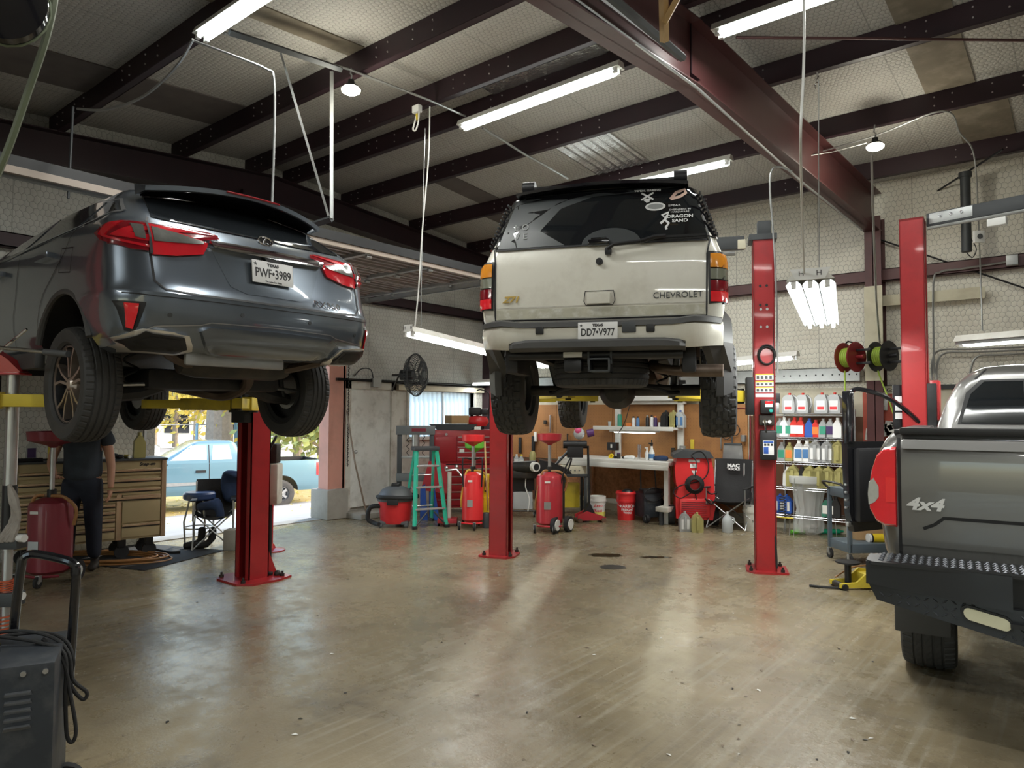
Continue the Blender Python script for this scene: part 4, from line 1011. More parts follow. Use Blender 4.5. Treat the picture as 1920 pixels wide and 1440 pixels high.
# tail lamps: fixed outer part and tailgate inner part
for s_, vw in ((-1, 'left'), (1, 'right')):
    fl = lambda P: [(s_*a, b_) for a, b_ in P]
    S.patch('tail_lamp', fl([(.765, 1.335), (.765, 1.16), (.84, 1.165), (.93, 1.21), (.93, 1.3), (.85, 1.345)]), 'rear', M['tail_red_dark'], LX, .012, .03, depth=.02)
    S.patch('tail_lamp', [(-.87, 1.34), (-.70, 1.345), (-.60, 1.325), (-.50, 1.29), (-.60, 1.235), (-.75, 1.19), (-.87, 1.165)], vw, M['tail_red_dark'], LX, .012, .03, depth=.02)
    S.patch('tail_light_bar', [(-.86, 1.325), (-.79, 1.33), (-.70, 1.25), (-.86, 1.215), (-.87, 1.25), (-.78, 1.265)], vw, M['tail_red'], LX, .017, .02)
    S.patch('tail_light_bar', [(-.72, 1.335), (-.65, 1.33), (-.58, 1.27), (-.74, 1.215), (-.85, 1.18), (-.85, 1.195), (-.66, 1.255)], vw, M['tail_red'], LX, .017, .02)
    S.patch('tail_lamp', fl([(.745, 1.325), (.56, 1.30), (.42, 1.26), (.46, 1.185), (.62, 1.15), (.745, 1.14)]), 'rear', M['tail_red'], LX, .012, .03, depth=.02)
    S.patch('lamp_lens', fl([(.735, 1.318), (.60, 1.298), (.45, 1.262), (.455, 1.25), (.60, 1.235), (.735, 1.225)]), 'rear', M['tail_clear'], LX, .016, .03)
    S.patch('lamp_lens', fl([(.775, 1.32), (.83, 1.325), (.82, 1.24), (.775, 1.23)]), 'rear', M['tail_clear'], LX, .018, .03)
    S.seam('lamp_edge', fl([(.755, 1.345), (.755, 1.14)]), 'rear', M['seam'], LX, .012, .019)
    # tailgate seam
    S.seam('tailgate_seam', fl([(.72, 1.40), (.755, 1.34), (.755, 1.12), (.75, .98), (.70, .93), (.5, .915), (0, .91)]), 'rear', M['seam'], LX, .012, .0025)
    S.patch('reflector_pocket', fl([(.80, .845), (.925, .855), (.87, .68), (.83, .67)]), 'rear', M['black'], LX, .003, .03)
    S.patch('reflector', fl([(.83, .835), (.885, .84), (.865, .70), (.84, .69)]), 'rear', M['tail_red_bright'], LX, .010, .03)
    # exhaust finisher: chrome frame round a dark outlet
    P = [(.50, .595), (.56, .675), (.80, .695), (.93, .64), (.82, .585), (.55, .575)]
    S.patch('exhaust_finisher', fl(P), 'rear', mat('satin_chrome', (.75, .73, .7), .3, .8, .05), LX, .018, .03, depth=.04)
    S.patch('exhaust_outlet', fl([(.545, .60), (.585, .665), (.785, .682), (.875, .64), (.80, .596), (.58, .586)]), 'rear', M['black'], LX, .026, .03)
    S.patch('exhaust_outlet', fl([(.575, .606), (.61, .652), (.76, .664), (.82, .635), (.75, .606), (.61, .598)]), 'rear', M['seam'], LX, .028, .03)
    for (a, b_) in ((.68, .78), (.25, .82)): S.patch('parking_sensor', [(s_*a+.013*math.cos(i*PI/4), b_+.013*math.sin(i*PI/4)) for i in range(8)], 'rear', M['dark_grey'], LX, .003, .02)
S.patch('chrome_strip', [(-.42, 1.27), (.42, 1.27), (.40, 1.235), (.2, 1.225), (-.2, 1.225), (-.40, 1.235)], 'rear', M['chrome'], LX, .03, .04, depth=.03)
S.patch('plate_recess', [(-.40, 1.222), (.40, 1.222), (.30, 1.0), (.2, .965), (-.2, .965), (-.30, 1.0)], 'rear', paint('paint_grey_suv_shaded', (.135, .16, .19), .7, .3), LX, .0015, .05, depth=.001)  # shade of the plate recess put into a darker copy of the body paint
S.patch('bumper_skirt', [(-.50, .70), (-.45, .725), (0, .735), (.45, .725), (.50, .70), (.42, .60), (.3, .575), (-.3, .575), (-.42, .60)], 'rear', paint('skirt_grey', (.12, .14, .17), .6, .25), LX, .02, .04, depth=.03)
S.seam('skirt_edge', [(-.93, .60), (-.75, .71), (-.5, .735), (-.44, .755), (0, .76), (.44, .755), (.5, .735), (.75, .71), (.93, .60)], 'rear', M['chrome_dull'], LX, .006, .006)
S.seam('bumper_crease', [(-.90, .90), (-.75, .885), (0, .88), (.75, .885), (.90, .90)], 'rear', M['seam'], LX, .006, .002)
MB().bbox(-.50, .20, -.80, -.76, .50, .60, .02).build('skid_panel', M['galv'], LX)
# emblem: oval ring with an L stroke
em = MB(); h = S.hit(0, 1.36, 'rear', 0); n_ = Vector((0, -.86, .5)).normalized(); Tm = face_from(n_, loc=h+n_*.012)
em.tube([(Tm @ Vector((.052*math.cos(a), .038*math.sin(a), 0))) for a in [i*2*PI/24 for i in range(24)]], .006, 6, closed=True)
em.tube([Tm @ Vector(q) for q in ((.012, .028, 0), (-.018, -.018, 0), (.035, -.018, 0))], .006, 6); em.build('badge', M['chrome'], LX)
MB().add([tuple(Tm @ Vector((.05*math.cos(a), .036*math.sin(a), -.003))) for a in [i*2*PI/24 for i in range(24)]], [tuple(range(24))]).build('badge_back', M['black_gloss'], LX)
S.letters('model_letters', 'RX350', .065, .43, .965, M['chrome'], LX, .004, xs=1.35)
h = S.hit(0, 1.13, 'rear', 0); plate(LX, h+Vector((-.01, -.03, 0)), (0, -1, .12), (0, 0, 1), .305, .152, M['plate_white'], 'TEXAS', 'PWF•3989', 'The Lone Star State')
S.patch('camera_bracket', [(-.07, 1.225), (.07, 1.225), (.05, 1.2), (-.05, 1.2)], 'rear', M['black'], LX, .025, .03, depth=.03)
# wheels
wl_ = make_wheel(.384, .235, .262, 'road', 'lexus', [M['rim_dark'], M['machined'], M['rim_dark']])
wl_(LX, (-.80, 0, .384)); wl_(LX, (.80, 0, .384), True); wl_(LX, (-.79, 2.79, .384)); wl_(LX, (.79, 2.79, .384), True)
# suspension, exhaust, floor
ub = MB(); ub.bbox(-.68, .68, -.55, 3.2, .62, .72, .03); ub.build('floor_pan', M['underbody'], LX)
c = MB(); c.bbox(-.50, .50, -.28, .22, .36, .5, .04); c.cyl((-.55, .1, .42), (.55, .1, .42), .05, 10); c.build('subframe', M['underbody'], LX)
for s_ in (-1, 1):
    c = MB(); c.tube([(s_*.25, -.1, .42), (s_*.5, -.12, .34), (s_*.74, -.02, .31)], [.045, .06, .045], 8); c.build('lower_arm', M['underbody'], LX)
    c = MB(); c.tube([(s_*.30, .2, .5), (s_*.75, .05, .52)], .02, 8); c.tube([(s_*.35, -.25, .4), (s_*.72, -.16, .38)], .014, 8); c.build('toe_link', M['steel'], LX)
    c = MB(); c.tube([(s_*.52+.045*math.cos(a*.7), -.06+.045*math.sin(a*.7), .38+.028*a/2) for a in range(18)], .009, 6); c.cyl((s_*.64, -.1, .33), (s_*.60, -.05, .8), .022, 8); c.build('spring', M['dark_grey'], LX)
    c = MB(); c.tube([(s_*.70, .0, .5), (s_*.66, .7, .46), (s_*.62, .95, .52)], [.03, .045, .04], 8); c.build('trailing_arm', M['underbody'], LX)
c = MB(); c.lathe([(0, -.42), (.10, -.40), (.125, -.3), (.125, .3), (.10, .40), (0, .42)], 20, 0, Matrix.Translation((0, -.50, .56)) @ RX, 1, .8); c.build('muffler', M['oily'], LX)
c = MB(); c.tube(smoothpts([(.1, -.5, .5), (.2, -.3, .40), (.16, -.05, .33), (-.02, .2, .38), (0, .8, .42), (0, 2.4, .42)]), .04, 10); c.tube(smoothpts([(.35, -.55, .52), (.5, -.62, .56), (.66, -.8, .62)]), .035, 8); c.tube(smoothpts([(-.35, -.55, .52), (-.5, -.62, .56), (-.66, -.8, .62)]), .035, 8); c.build('exhaust_pipe', mat('pipe_dark', (.1, .075, .06), .5, .6, .3, 12), LX)
c = MB(); c.lathe([(0, -.35), (.08, -.33), (.1, -.2), (.1, .2), (.08, .33), (0, .35)], 16, 0, Matrix.Translation((0, 1.2, .43)) @ Matrix.Rotation(PI/2, 4, 'X')); c.build('resonator', M['rust'], LX)
mat('exhaust_grey', (.12, .085, .065), .45, .7, .35, 12, dirt=(.3, .27, .24), damt=.4)
# ================================================================ white full-size SUV on the middle lift
CH_O = (-3.265, 5.404, 1.45); CH_R = R(24.5)
CV = thing('car', 'white full size SUV with muddy tailgate raised on the middle red lift', 'car', CH_O, CH_R)
lv = [(.72, -1.0, 3.6, .84, dict(rr=.12, bow=.02)), (.85, -1.03, 3.7, .885, dict(rr=.12, bow=.02)), (.92, -1.05, 3.75, .905, dict(rr=.11, bow=.02)), (1.05, -1.055, 3.8, .92, dict(rr=.11, bow=.02)), (1.3, -1.045, 3.7, .915, dict(rr=.10, bow=.02)), (1.36, -1.035, 2.9, .90, dict(rr=.10, bow=.02)),
      (1.455, -1.01, 2.5, .865, dict(rr=.10, bow=.03)), (1.60, -.97, 2.25, .815, dict(rr=.10, bow=.03)), (1.80, -.90, 2.0, .75, dict(rr=.1, bow=.04)), (1.90, -.86, 1.8, .71, dict(rr=.12, bow=.04)), (1.955, -.80, 1.6, .66, dict(rr=.14, bow=.04)), (1.985, -.6, 1.4, .55, dict(rr=.2, bow=.04))]
v, f = body_from(lv, 2)
cuts = [(arch_cut(-1.2, -.55, 0, .52, .47), M['black']), (arch_cut(.55, 1.2, 0, .52, .47), M['black']), (arch_cut(-1.2, -.55, 2.95, .52, .47), M['black']), (arch_cut(.55, 1.2, 2.95, .52, .47), M['black']), (MB().box(-.74, .74, -.93, 3.4, .3, .90), M['underbody'])]
cvb = solid(v, f, M['paint_white'], 'body', CV, cuts)
S = Surf(cvb)
# flares
for s_ in (-1, 1):
    for yy in (0, 2.95):
        c = MB(); V = []; n = 26
        for i in range(n+1):
            a = PI*(-.1)+PI*1.2*i/n; r0, r1, r2 = .465, .50, .60
            for (rr, xx) in ((r0, .88), (r0, .985), (r1, .99), (r2, .915), (r2, .86)): V.append((s_*xx, yy+rr*math.cos(a), .52+rr*math.sin(a)*.97))
        F_ = []
        for i in range(n):
            for j in range(4): F_.append((i*5+j, i*5+j+1, i*5+6+j, i*5+5+j))
            F_.append((i*5+4, i*5, i*5+5, i*5+9))
        F_ += [(0, 1, 2, 3, 4), tuple(n*5+k for k in (4, 3, 2, 1, 0))]
        c.add(V, F_); c.build('fender_flare', M['trim_grey'], CV)
# rear bumper: white shell, grey top pad and step, with depth
def barloft(secs, m, name, parent, smooth=35):
    n = len(secs[0]); V = [p for s_ in secs for p in s_]; F_ = []
    for i in range(len(secs)-1):
        for j in range(n): F_.append((i*n+j, i*n+(j+1) % n, (i+1)*n+(j+1) % n, (i+1)*n+j))
    F_ += [tuple(range(n))[::-1], tuple(range((len(secs)-1)*n, len(secs)*n))]
    return MB().add(V, F_).build(name, m, parent, smooth=smooth)
def bumper_sections(pts_of, xs): return [pts_of(x) for x in xs]
xs = [-.90, -.89, -.85, -.79, -.7, -.55, -.4, -.2, 0, .2, .4, .55, .7, .79, .85, .89, .90]
def bsec(x):
    u = abs(x); yb = -1.2+(.0 if u < .62 else (u-.62)**2*2.6); zb = .665 if u < .66 else .665+(u-.66)*.12; zt = .86 if u > .5 else .845
    yf = -.93 if u < .9 else -.55
    return [(x, yf, zb+.02), (x, yb+.05, zb), (x, yb+.005, zb+.06), (x, yb, zt-.03), (x, yb+.03, zt), (x, yf, zt+.01)]
barloft(bumper_sections(bsec, xs), M['paint_white'], 'rear_bumper', CV)
def tsec(x):
    u = abs(x); yb = -1.215+(.0 if u < .62 else (u-.62)**2*2.6); zt = .885 if u > .55 else .865; 
    return [(x, -.95, zt-.03), (x, yb, zt-.04), (x, yb+.006, zt-.005), (x, yb+.04, zt+.008), (x, -.95, zt+.008)]
barloft(bumper_sections(tsec, xs[1:-1]), M['trim_grey'], 'bumper_pad', CV)
def ssec(x):
    u = abs(x); zt = .735 if u < .45 else .735-(u-.45)*.06; k = max(0, (u-.58))*1.2
    return [(x, -.98, .655), (x, -1.20+k, .650), (x, -1.25+k, .672), (x, -1.25+k, zt-.02-k*.2), (x, -1.225+k, zt-k*.2), (x, -1.18, zt-k*.2)]
barloft(bumper_sections(ssec, [-.64, -.6, -.5, -.3, 0, .3, .5, .6, .64]), M['trim_grey'], 'bumper_step', CV)
for s_ in (-1, 1):
    c = MB(); c.add([(s_*.80, -1.06, .68), (s_*.90, -.95, .72), (s_*.985, -.6, .74), (s_*.985, -.47, .50), (s_*.95, -.45, .42), (s_*.86, -.62, .55), (s_*.75, -1.03, .68), (s_*.84, -.95, .72), (s_*.90, -.6, .74), (s_*.90, -.5, .50), (s_*.88, -.48, .44), (s_*.80, -.62, .56)],
                     [(0, 1, 2, 3, 4, 5), (6, 11, 10, 9, 8, 7), (0, 6, 7, 1), (1, 7, 8, 2), (2, 8, 9, 3), (3, 9, 10, 4), (4, 10, 11, 5), (5, 11, 6, 0)]); c.build('bumper_corner', M['trim_grey'], CV, smooth=0)
    c = MB().bbox(s_*.40-.03, s_*.40+.03, -1.215, -1.19, .775, .835, .008); c.build('bumper_cap', M['black'], CV) if 1 else 0
MB().bbox(.20, .30, -1.215, -1.19, .775, .85, .008).build('trailer_socket', M['dark_grey'], CV)
plate(CV, (.03, -1.222, .785), (0, -1, .05), (0, 0, 1), .285, .135, M['plate_white'], 'TEXAS', 'DD7•V977', None)
# glass, seams, handle
S.patch('rear_window', [(-.80, 1.455), (.80, 1.455), (.69, 1.90), (.64, 1.93), (-.64, 1.93), (-.69, 1.90)], 'rear', gl, CV, .006, .06)
S.seam('window_edge', [(-.79, 1.458), (.79, 1.458)], 'rear', M['seam'], CV, .014, .009)
for s_, vw in ((-1, 'left'), (1, 'right')):
    S.patch('side_window', [(-.86, 1.50), (-.05, 1.48), (-.02, 1.86), (-.72, 1.87)], vw, gl, CV, .005, .06)
    S.patch('side_window', [(.03, 1.48), (.95, 1.46), (.95, 1.86), (.05, 1.86)], vw, gl, CV, .005, .06)
    S.patch('side_window', [(1.03, 1.46), (2.1, 1.45), (1.6, 1.84), (1.03, 1.86)], vw, gl, CV, .005, .06)
    # louvred D pillar cladding
    c = MB()
    S.patch('pillar_cover', [(-.99, 1.47), (-.88, 1.48), (-.76, 1.90), (-.86, 1.90)], vw, M['black_gloss'], CV, .01, .04)
    for k in range(12):
        z = 1.52+k*.031; h = S.hit(-.86+k*.008, z, vw, .012)
        if h is not None: c.bbox(min(h.x, h.x+s_*.012), max(h.x, h.x+s_*.012), h.y-.06, h.y+.06, z-.008, z+.008, .003)
    c.build('louvre', M['dark_grey'], CV)
    fl = lambda P: [(s_*a, b_) for a, b_ in P]
    S.seam('tailgate_seam', fl([(.70, 1.93), (.81, 1.46), (.79, 1.35), (.785, .905), (0, .90)]), 'rear', M['seam'], CV, .012, .004)
    S.patch('tail_lamp', fl([(.795, 1.365), (.895, 1.365), (.915, 1.2), (.92, 1.0), (.80, .985)]), 'rear', M['black'], CV, .008, .03)
    S.patch('tail_lamp', [(-.99, 1.365), (-.90, 1.365), (-.88, 1.2), (-.88, 1.0), (-.99, .985)], vw, M['black'], CV, .008, .03)
    for (z0, z1, mm_) in ((1.245, 1.345, 'tail_amber'), (1.16, 1.235, 'tail_smoke'), (1.075, 1.15, 'tail_red_dark'), (1.0, 1.073, 'tail_red_bright')):
        S.patch('lamp_lens', fl([(.812, z0), (.918, z0), (.905, z1), (.812, z1)]), 'rear', M[mm_], CV, .018, .03, depth=.012)
        S.patch('lamp_lens', [(-.995, z0), (-.905, z0), (-.905, z1), (-.99, z1)], vw, M[mm_], CV, .014, .03, depth=.012)
    S.seam('door_seam', [(.0, 1.5), (.02, 1.05), (.35, .75)], vw, M['seam'], CV); S.seam('door_seam', [(1.0, 1.5), (1.0, .7)], vw, M['seam'], CV)
S.seam('body_crease', [(-.78, 1.0), (.78, 1.0)], 'rear', M['white_dirty'], CV, .008, .003)
S.patch('grime_band', [(-.775, .985), (.775, .985), (.775, .915), (-.775, .915)], 'rear', mat('grime', (.5, .48, .38), .5, 0, .25, 12, dirt=(.75, .74, .7), damt=.7, dscale=16), CV, .0015, .05, depth=.0005)
for nm, P, m_, o_ in (('handle_cup', [(-.085, 1.105), (.125, 1.105), (.135, 1.03), (.12, 1.0), (-.08, 1.0), (-.095, 1.03)], 'white_dirty', .004), ('handle', [(-.07, 1.085), (.10, 1.085), (.10, 1.01), (-.07, 1.01)], 'paint_white', .02)):
    S.patch(nm, P, 'rear', M[m_], CV, o_, .03, depth=.01)
S.seam('handle_line', [(-.085, 1.105), (.125, 1.105), (.135, 1.03), (.12, 1.0), (-.08, 1.0), (-.095, 1.03), (-.085, 1.105)], 'rear', M['seam'], CV, .005, .006)
h = S.hit(.02, 1.325, 'rear', 0)
MB().cyl(h, h+Vector((0, -.025, 0)), .026, 18).cyl(h+Vector((0, -.02, 0)), h+Vector((0, -.03, 0)), .012, 12).build('wiper_pivot', M['black'], CV)
c = MB(); c.bbox(-.07, .09, -1.05, -1.0, 1.45, 1.50, .015); c.bbox(-.05, .07, -1.03, -.99, 1.495, 1.515, .01); c.build('glass_handle', M['black_gloss'], CV)
c = MB(); c.bbox(.06, .11, -1.075, -1.03, 1.37, 1.43, .015); c.tube([(.085, -1.08, 1.415), (.13, -1.085, 1.44), (.32, -1.07, 1.455)], .014, 6); c.tube([(.32, -1.07, 1.455), (.42, -1.06, 1.485), (.50, -1.05, 1.49)], .017, 6); c.build('wiper_arm', M['black'], CV)
c = MB(); c.box(.40, .78, -1.045, -1.03, 1.478, 1.495); c.box(.32, .78, -1.04, -1.025, 1.465, 1.475); c.build('wiper_blade', M['black_rubber'], CV)
S.letters('brand_letters', 'CHEVROLET', .062, .585, 1.055, M['dark_grey'], CV, .005, xs=1.02)
S.letters('trim_badge', 'Z71', .065, -.66, 1.062, mat('gold', (.55, .38, .1), .4, .5), CV, .005, xs=1.2, shear=.3, bold=.002)
S.letters('decal', 'L O\nV E', .075, -.60, 1.60, M['decal_grey'], CV, .009, label='grey LOVE sticker on rear glass')
S.letters('decal', 'DRAGON\nSAND', .036, .60, 1.635, M['decal_white'], CV, .009, xs=1.2, bold=.001)
S.letters('decal', 'SHEPHERDS 99\nHARDWARE', .02, .60, 1.70, M['decal_white'], CV, .009, xs=1.2)
S.letters('decal', 'SPEAR', .024, .56, 1.745, M['decal_white'], CV, .009, xs=1.4)
def blob(cx, cz, w_, h_, m_, nm='decal', seed=0, k=14):
    random.seed(seed); P = []
    for i in range(k): a = 2*PI*i/k; r = random.uniform(.62, 1.0); P.append((cx+w_*r*math.cos(a), cz+h_*r*math.sin(a)))
    return S.patch(nm, P, 'rear', m_, CV, .009, .02)
S.letters('decal', 'TOTAL GAMING', .022, .36, 1.885, M['decal_white'], CV, .009, xs=1.2, bold=.001)
for sg in (-1, 1): S.seam('decal', [(.36-sg*.045, 1.805), (.36+sg*.045, 1.865)], 'rear', M['decal_white'], CV, .014, .009)
blob(.36, 1.80, .03, .022, M['decal_white'], seed=1)
S.seam('decal', [(.53, 1.80), (.57, 1.855), (.63, 1.88), (.64, 1.85), (.60, 1.82), (.53, 1.80)], 'rear', M['decal_pink'], CV, .024, .009)
S.seam('decal', [(.46, 1.60), (.50, 1.64), (.47, 1.67), (.52, 1.69), (.49, 1.63), (.52, 1.60), (.50, 1.57), (.505, 1.55)], 'rear', M['decal_white'], CV, .018, .009)
S.patch('decal', [(.42+.075*math.cos(i*PI/8), 1.745+.035*math.sin(i*PI/8)) for i in range(16)], 'rear', M['decal_white'], CV, .009, .02)
S.patch('decal', [(.42+.058*math.cos(i*PI/8), 1.745+.022*math.sin(i*PI/8)) for i in range(16)], 'rear', M['decal_grey'], CV, .0105, .02)
S.patch('wiped_arc', [(.1+.22*math.cos(PI*i/14), 1.462+.125*math.sin(PI*i/14)) for i in range(15)], 'rear', mat('glass_dusty', (.05, .055, .058), .35, 0, .1), CV, .0075, .04)
S.patch('glass_dust', [(-.785, 1.47), (-.25, 1.47), (-.45, 1.60), (-.30, 1.78), (-.05, 1.865), (.3, 1.88), (.655, 1.91), (-.655, 1.91)], 'rear', M['glass_dusty'], CV, .0068, .06)
MB().bbox(-.2, .12, -.90, -.86, 1.955, 1.975, .008).build('brake_lamp', M['tail_red'], CV)
c = MB(); V = []
for i in range(13):
    u = -1+2*i/12; x = .66*u; z = 1.965-.03*u*u; V += [(x, -.96+.05*u*u, z-.03), (x, -.94+.05*u*u, z), (x, -.70, z+.035), (x, -.70, z-.02)]
F_ = []
for i in range(12):
    for j in range(4): F_.append((i*4+j, i*4+(j+1) % 4, i*4+4+(j+1) % 4, i*4+4+j))
F_ += [(0, 1, 2, 3), (51, 50, 49, 48)]
c.add(V, F_); c.build('roof_spoiler', M['black_gloss'], CV)
# roof rack
for s_ in (-1, 1):
    c = MB(); c.tube([(s_*.60, -.66, 2.0), (s_*.60, -.5, 2.04), (s_*.62, 1.0, 2.05), (s_*.6, 1.4, 2.0)], .022, 8); c.build('rack_rail', M['black'], CV)
    MB().cyl((s_*.60-.05, -.70, 2.03), (s_*.60+.05, -.70, 2.03), .05, 16).build('rack_foot', M['black'], CV)
MB().tube([(-.62, -.55, 2.065), (.62, -.55, 2.065)], .02, 6).tube([(-.62, .4, 2.08), (.62, .4, 2.08)], .02, 6).build('cross_bar', M['black'], CV)
# wheels and underside
wc = make_wheel(.40, .285, .215, 'at', 'plain', [M['dark_grey'], M['steel'], M['rim_dark']])
wc(CV, (-.885, 0, .40)); wc(CV, (.885, 0, .40), True); wc(CV, (-.87, 2.95, .40)); wc(CV, (.87, 2.95, .40), True)
U_ = M['underbody']
MB().bbox(-.70, .70, -.9, 3.3, .78, .88, .02).build('floor_pan', U_, CV)
for s_ in (-1, 1):
    MB().bbox(s_*.46-.045, s_*.46+.045, -1.0, 3.3, .60, .74, .01).build('frame_rail', U_, CV)
    MB().tube([(s_*.50, .1, .35), (s_*.56, -.15, .75)], .03, 8).build('shock_absorber', M['dark_grey'], CV)
    MB().tube([(s_*.42+.05*math.cos(a*.7), .05+.05*math.sin(a*.7), .42+.011*a) for a in range(24)], .009, 6).build('spring', M['black'], CV)
    MB().bbox(s_*.66-.05, s_*.66+.05, -1.02, -.6, .50, .68, .02).build('bracket', U_, CV)
c = MB(); c.cyl((-.74, 0, .40), (.74, 0, .40), .048, 14); c.lathe([(0, -.16), (.1, -.13), (.155, -.03), (.155, .05), (.1, .13), (0, .16)], 18, 0, Matrix.Translation((.04, -.02, .39)) @ Matrix.Rotation(PI/2, 4, 'X')); c.build('rear_axle', M['oily'], CV)
MB().tube(smoothpts([(-.62, .3, .42), (-.5, -.22, .37), (-.3, -.26, .42), (.3, -.26, .42), (.5, -.22, .37), (.62, .3, .42)]), .018, 8).build('sway_bar', U_, CV)
MB().tube([(-.45, .1, .5), (.5, -.12, .42)], .018, 8).build('track_bar', U_, CV)
sm_ = MB(); spt = tire_mesh(.38, .25, .20, 'road'); o = bpy.data.objects.new('spare_tire', spt); COL.objects.link(o); o.parent = CV; o.location = (-.03, -.58, .53); o.rotation_euler = (0, PI/2, 0)
MB().lathe([(.0, -.02), (.06, -.03), (.14, -.02), (.20, -.07), (.205, -.05), (.205, .05), (0, .05)], 28).build('spare_rim', M['oily'], CV, (-.03, -.58, .48))
c = MB(); c.cyl((-.66, -1.08, .63), (.62, -1.08, .63), .035, 12); c.build('hitch_bar', M['black'], CV)
c = MB(); c.box(-.05, .11, -1.16, -.98, .50, .512).box(-.05, .11, -1.16, -.98, .588, .60).box(-.05, -.036, -1.16, -.98, .5, .6).box(.096, .11, -1.16, -.98, .5, .6); c.box(-.06, -.045, -1.12, -1.05, .56, .65).box(.105, .12, -1.12, -1.05, .56, .65); c.build('hitch_receiver', M['dark_grey'], CV)
MB().bbox(-.24, -.10, -1.12, -1.07, .61, .65, .004).build('warning_label', M['paper'], CV)
MB().bbox(-.24, -.10, -1.12, -1.02, .50, .60, .03).build('trailer_plug', M['black'], CV)
c = MB(); c.tube(smoothpts([(.35, 1.2, .55), (.36, .2, .62), (.36, -.4, .60), (.42, -.75, .55), (.58, -.86, .52), (.86, -.9, .515)]), .038, 12); c.build('exhaust_pipe', M['exhaust_grey'], CV)
MB().cyl((.60, -.87, .52), (.90, -.905, .515), .047, 16).build('exhaust_tip', M['exhaust_grey'], CV)
MB().bbox(-.42, -.02, .5, 1.7, .48, .70, .05).build('fuel_tank', U_, CV)
MB().lathe([(0, -.3), (.12, -.28), (.13, .28), (0, .3)], 16, 0, Matrix.Translation((.3, 1.4, .55)) @ Matrix.Rotation(PI/2, 4, 'X')).build('muffler', M['exhaust_grey'], CV)
MB().cyl((.04, .15, .42), (.04, 2.0, .52), .035, 10).build('drive_shaft', U_, CV)
# ================================================================ dark grey pickup at the right edge
TD = thing('pickup_truck', 'dark grey four wheel drive pickup with steel step bumper and open door', 'truck', (.159, 4.212, 0), R(7.3))
PP = M['paint_pickup']
td_ = dict(rr=.1, bow=.02, yt=3.2, tf=.25)
lv = [(.86, .03, 4.5, .99, td_), (.95, .02, 4.55, 1.02, td_), (1.1, .01, 4.6, 1.04, td_), (1.28, 0, 4.6, 1.05, td_), (1.46, .01, 4.5, 1.04, td_), (1.52, .03, 4.4, 1.01, td_), (1.555, .05, 4.2, .98, td_)]
v, f = body_from(lv, 2)
tb_ = solid(v, f, PP, 'body', TD, [(MB().box(-.82, .82, .10, 1.98, 1.1, 2.0), M['black']), (arch_cut(-1.2, -.55, 1.35, .62, .54), M['black']), (arch_cut(.55, 1.2, 1.35, .62, .54), M['black']), (MB().box(-.80, .80, .12, 4.4, .5, 1.0), U_)])
S = Surf(tb_)
S.patch('tailgate_panel', [(-.935, 1.545), (.935, 1.545), (.935, .985), (-.935, .985)], 'rear', PP, TD, .006, .06, depth=.006)
S2 = Surf(tb_)
for s_ in (-1, 1): S.seam('tailgate_seam', [(s_*.945, 1.56), (s_*.942, .92)], 'rear', M['seam'], TD, .014, .004)
for z_, w_, oo, m_ in ((1.50, .03, .02, PP), (1.535, .012, .012, M['chrome_dull'])): S.patch('tailgate_ridge', [(-.925, z_-w_), (.925, z_-w_), (.925, z_+w_*.6), (-.925, z_+w_*.6)], 'rear', m_, TD, oo, .06, depth=.02)
MB().bbox(-.94, .94, .0, .09, 1.548, 1.585, .012).build('tailgate_cap', M['black'], TD)
for s_ in (-1, 1): MB().bbox(s_*.90-.07, s_*.90+.07, .08, 2.0, 1.545, 1.572, .01).build('rail_cap', M['black'], TD)
# recessed lower panel line
S.patch('tailgate_recess', [(-.82, 1.088), (-.77, 1.14), (.77, 1.14), (.82, 1.088), (.80, 1.12), (-.80, 1.10)], 'rear', M['seam'], TD, .009, .05, depth=.002) if 0 else None
S.seam('tailgate_recess', [(-.84, 1.075), (-.79, 1.10), (-.75, 1.135), (.75, 1.135), (.79, 1.10), (.84, 1.075)], 'rear', M['seam'], TD, .016, .008)
S.letters('badge', '4x4', .085, -.835, 1.197, M['decal_white'], TD, .012, xs=1.25, shear=.25, bold=.003)
for s_, vw in ((-1, 'left'), (1, 'right')):
    fl = lambda P: [(s_*a, b_) for a, b_ in P]
    def lens(P, y0, y1, k, m_, nm):
        n = len(P); cx_ = sum(p[0] for p in P)/n; cz_ = sum(p[1] for p in P)/n; V = []
        for (y, kk) in ((y0, k), (y0+.018, 1), (y1, 1)): V += [(s_*(cx_+(x-cx_)*kk if x < 1.0 else cx_+(x-cx_)*kk), y, cz_+(z-cz_)*kk) for x, z in P]
        F_ = [tuple(range(n)), tuple(range(3*n-1, 2*n-1, -1))]+[(r_*n+i, r_*n+(i+1) % n, (r_+1)*n+(i+1) % n, (r_+1)*n+i) for r_ in range(2) for i in range(n)]
        MB().add(V, F_).build(nm, m_, TD, smooth=50)
    lens([(.955, 1.485), (1.01, 1.478), (1.045, 1.44), (1.07, 1.36), (1.085, 1.25), (1.08, 1.16), (1.05, 1.10), (1.01, 1.078), (.955, 1.075)], -.022, .15, .93, M['tail_red_bright'], 'tail_lamp')
    lens([(1.06, 1.325), (1.082, 1.30), (1.088, 1.24), (1.084, 1.18), (1.055, 1.195), (1.035, 1.225), (1.035, 1.28)], -.028, .1, .95, mat('lens_white', (.5, .5, .47), .2, .2, .2, 40), 'lamp_lens')
    lens([(.96, 1.33), (1.005, 1.33), (1.005, 1.20), (.96, 1.20)], -.026, .05, .97, mat('tail_glow', (.95, .04, .04), .2, 0, .1), 'lamp_lens')
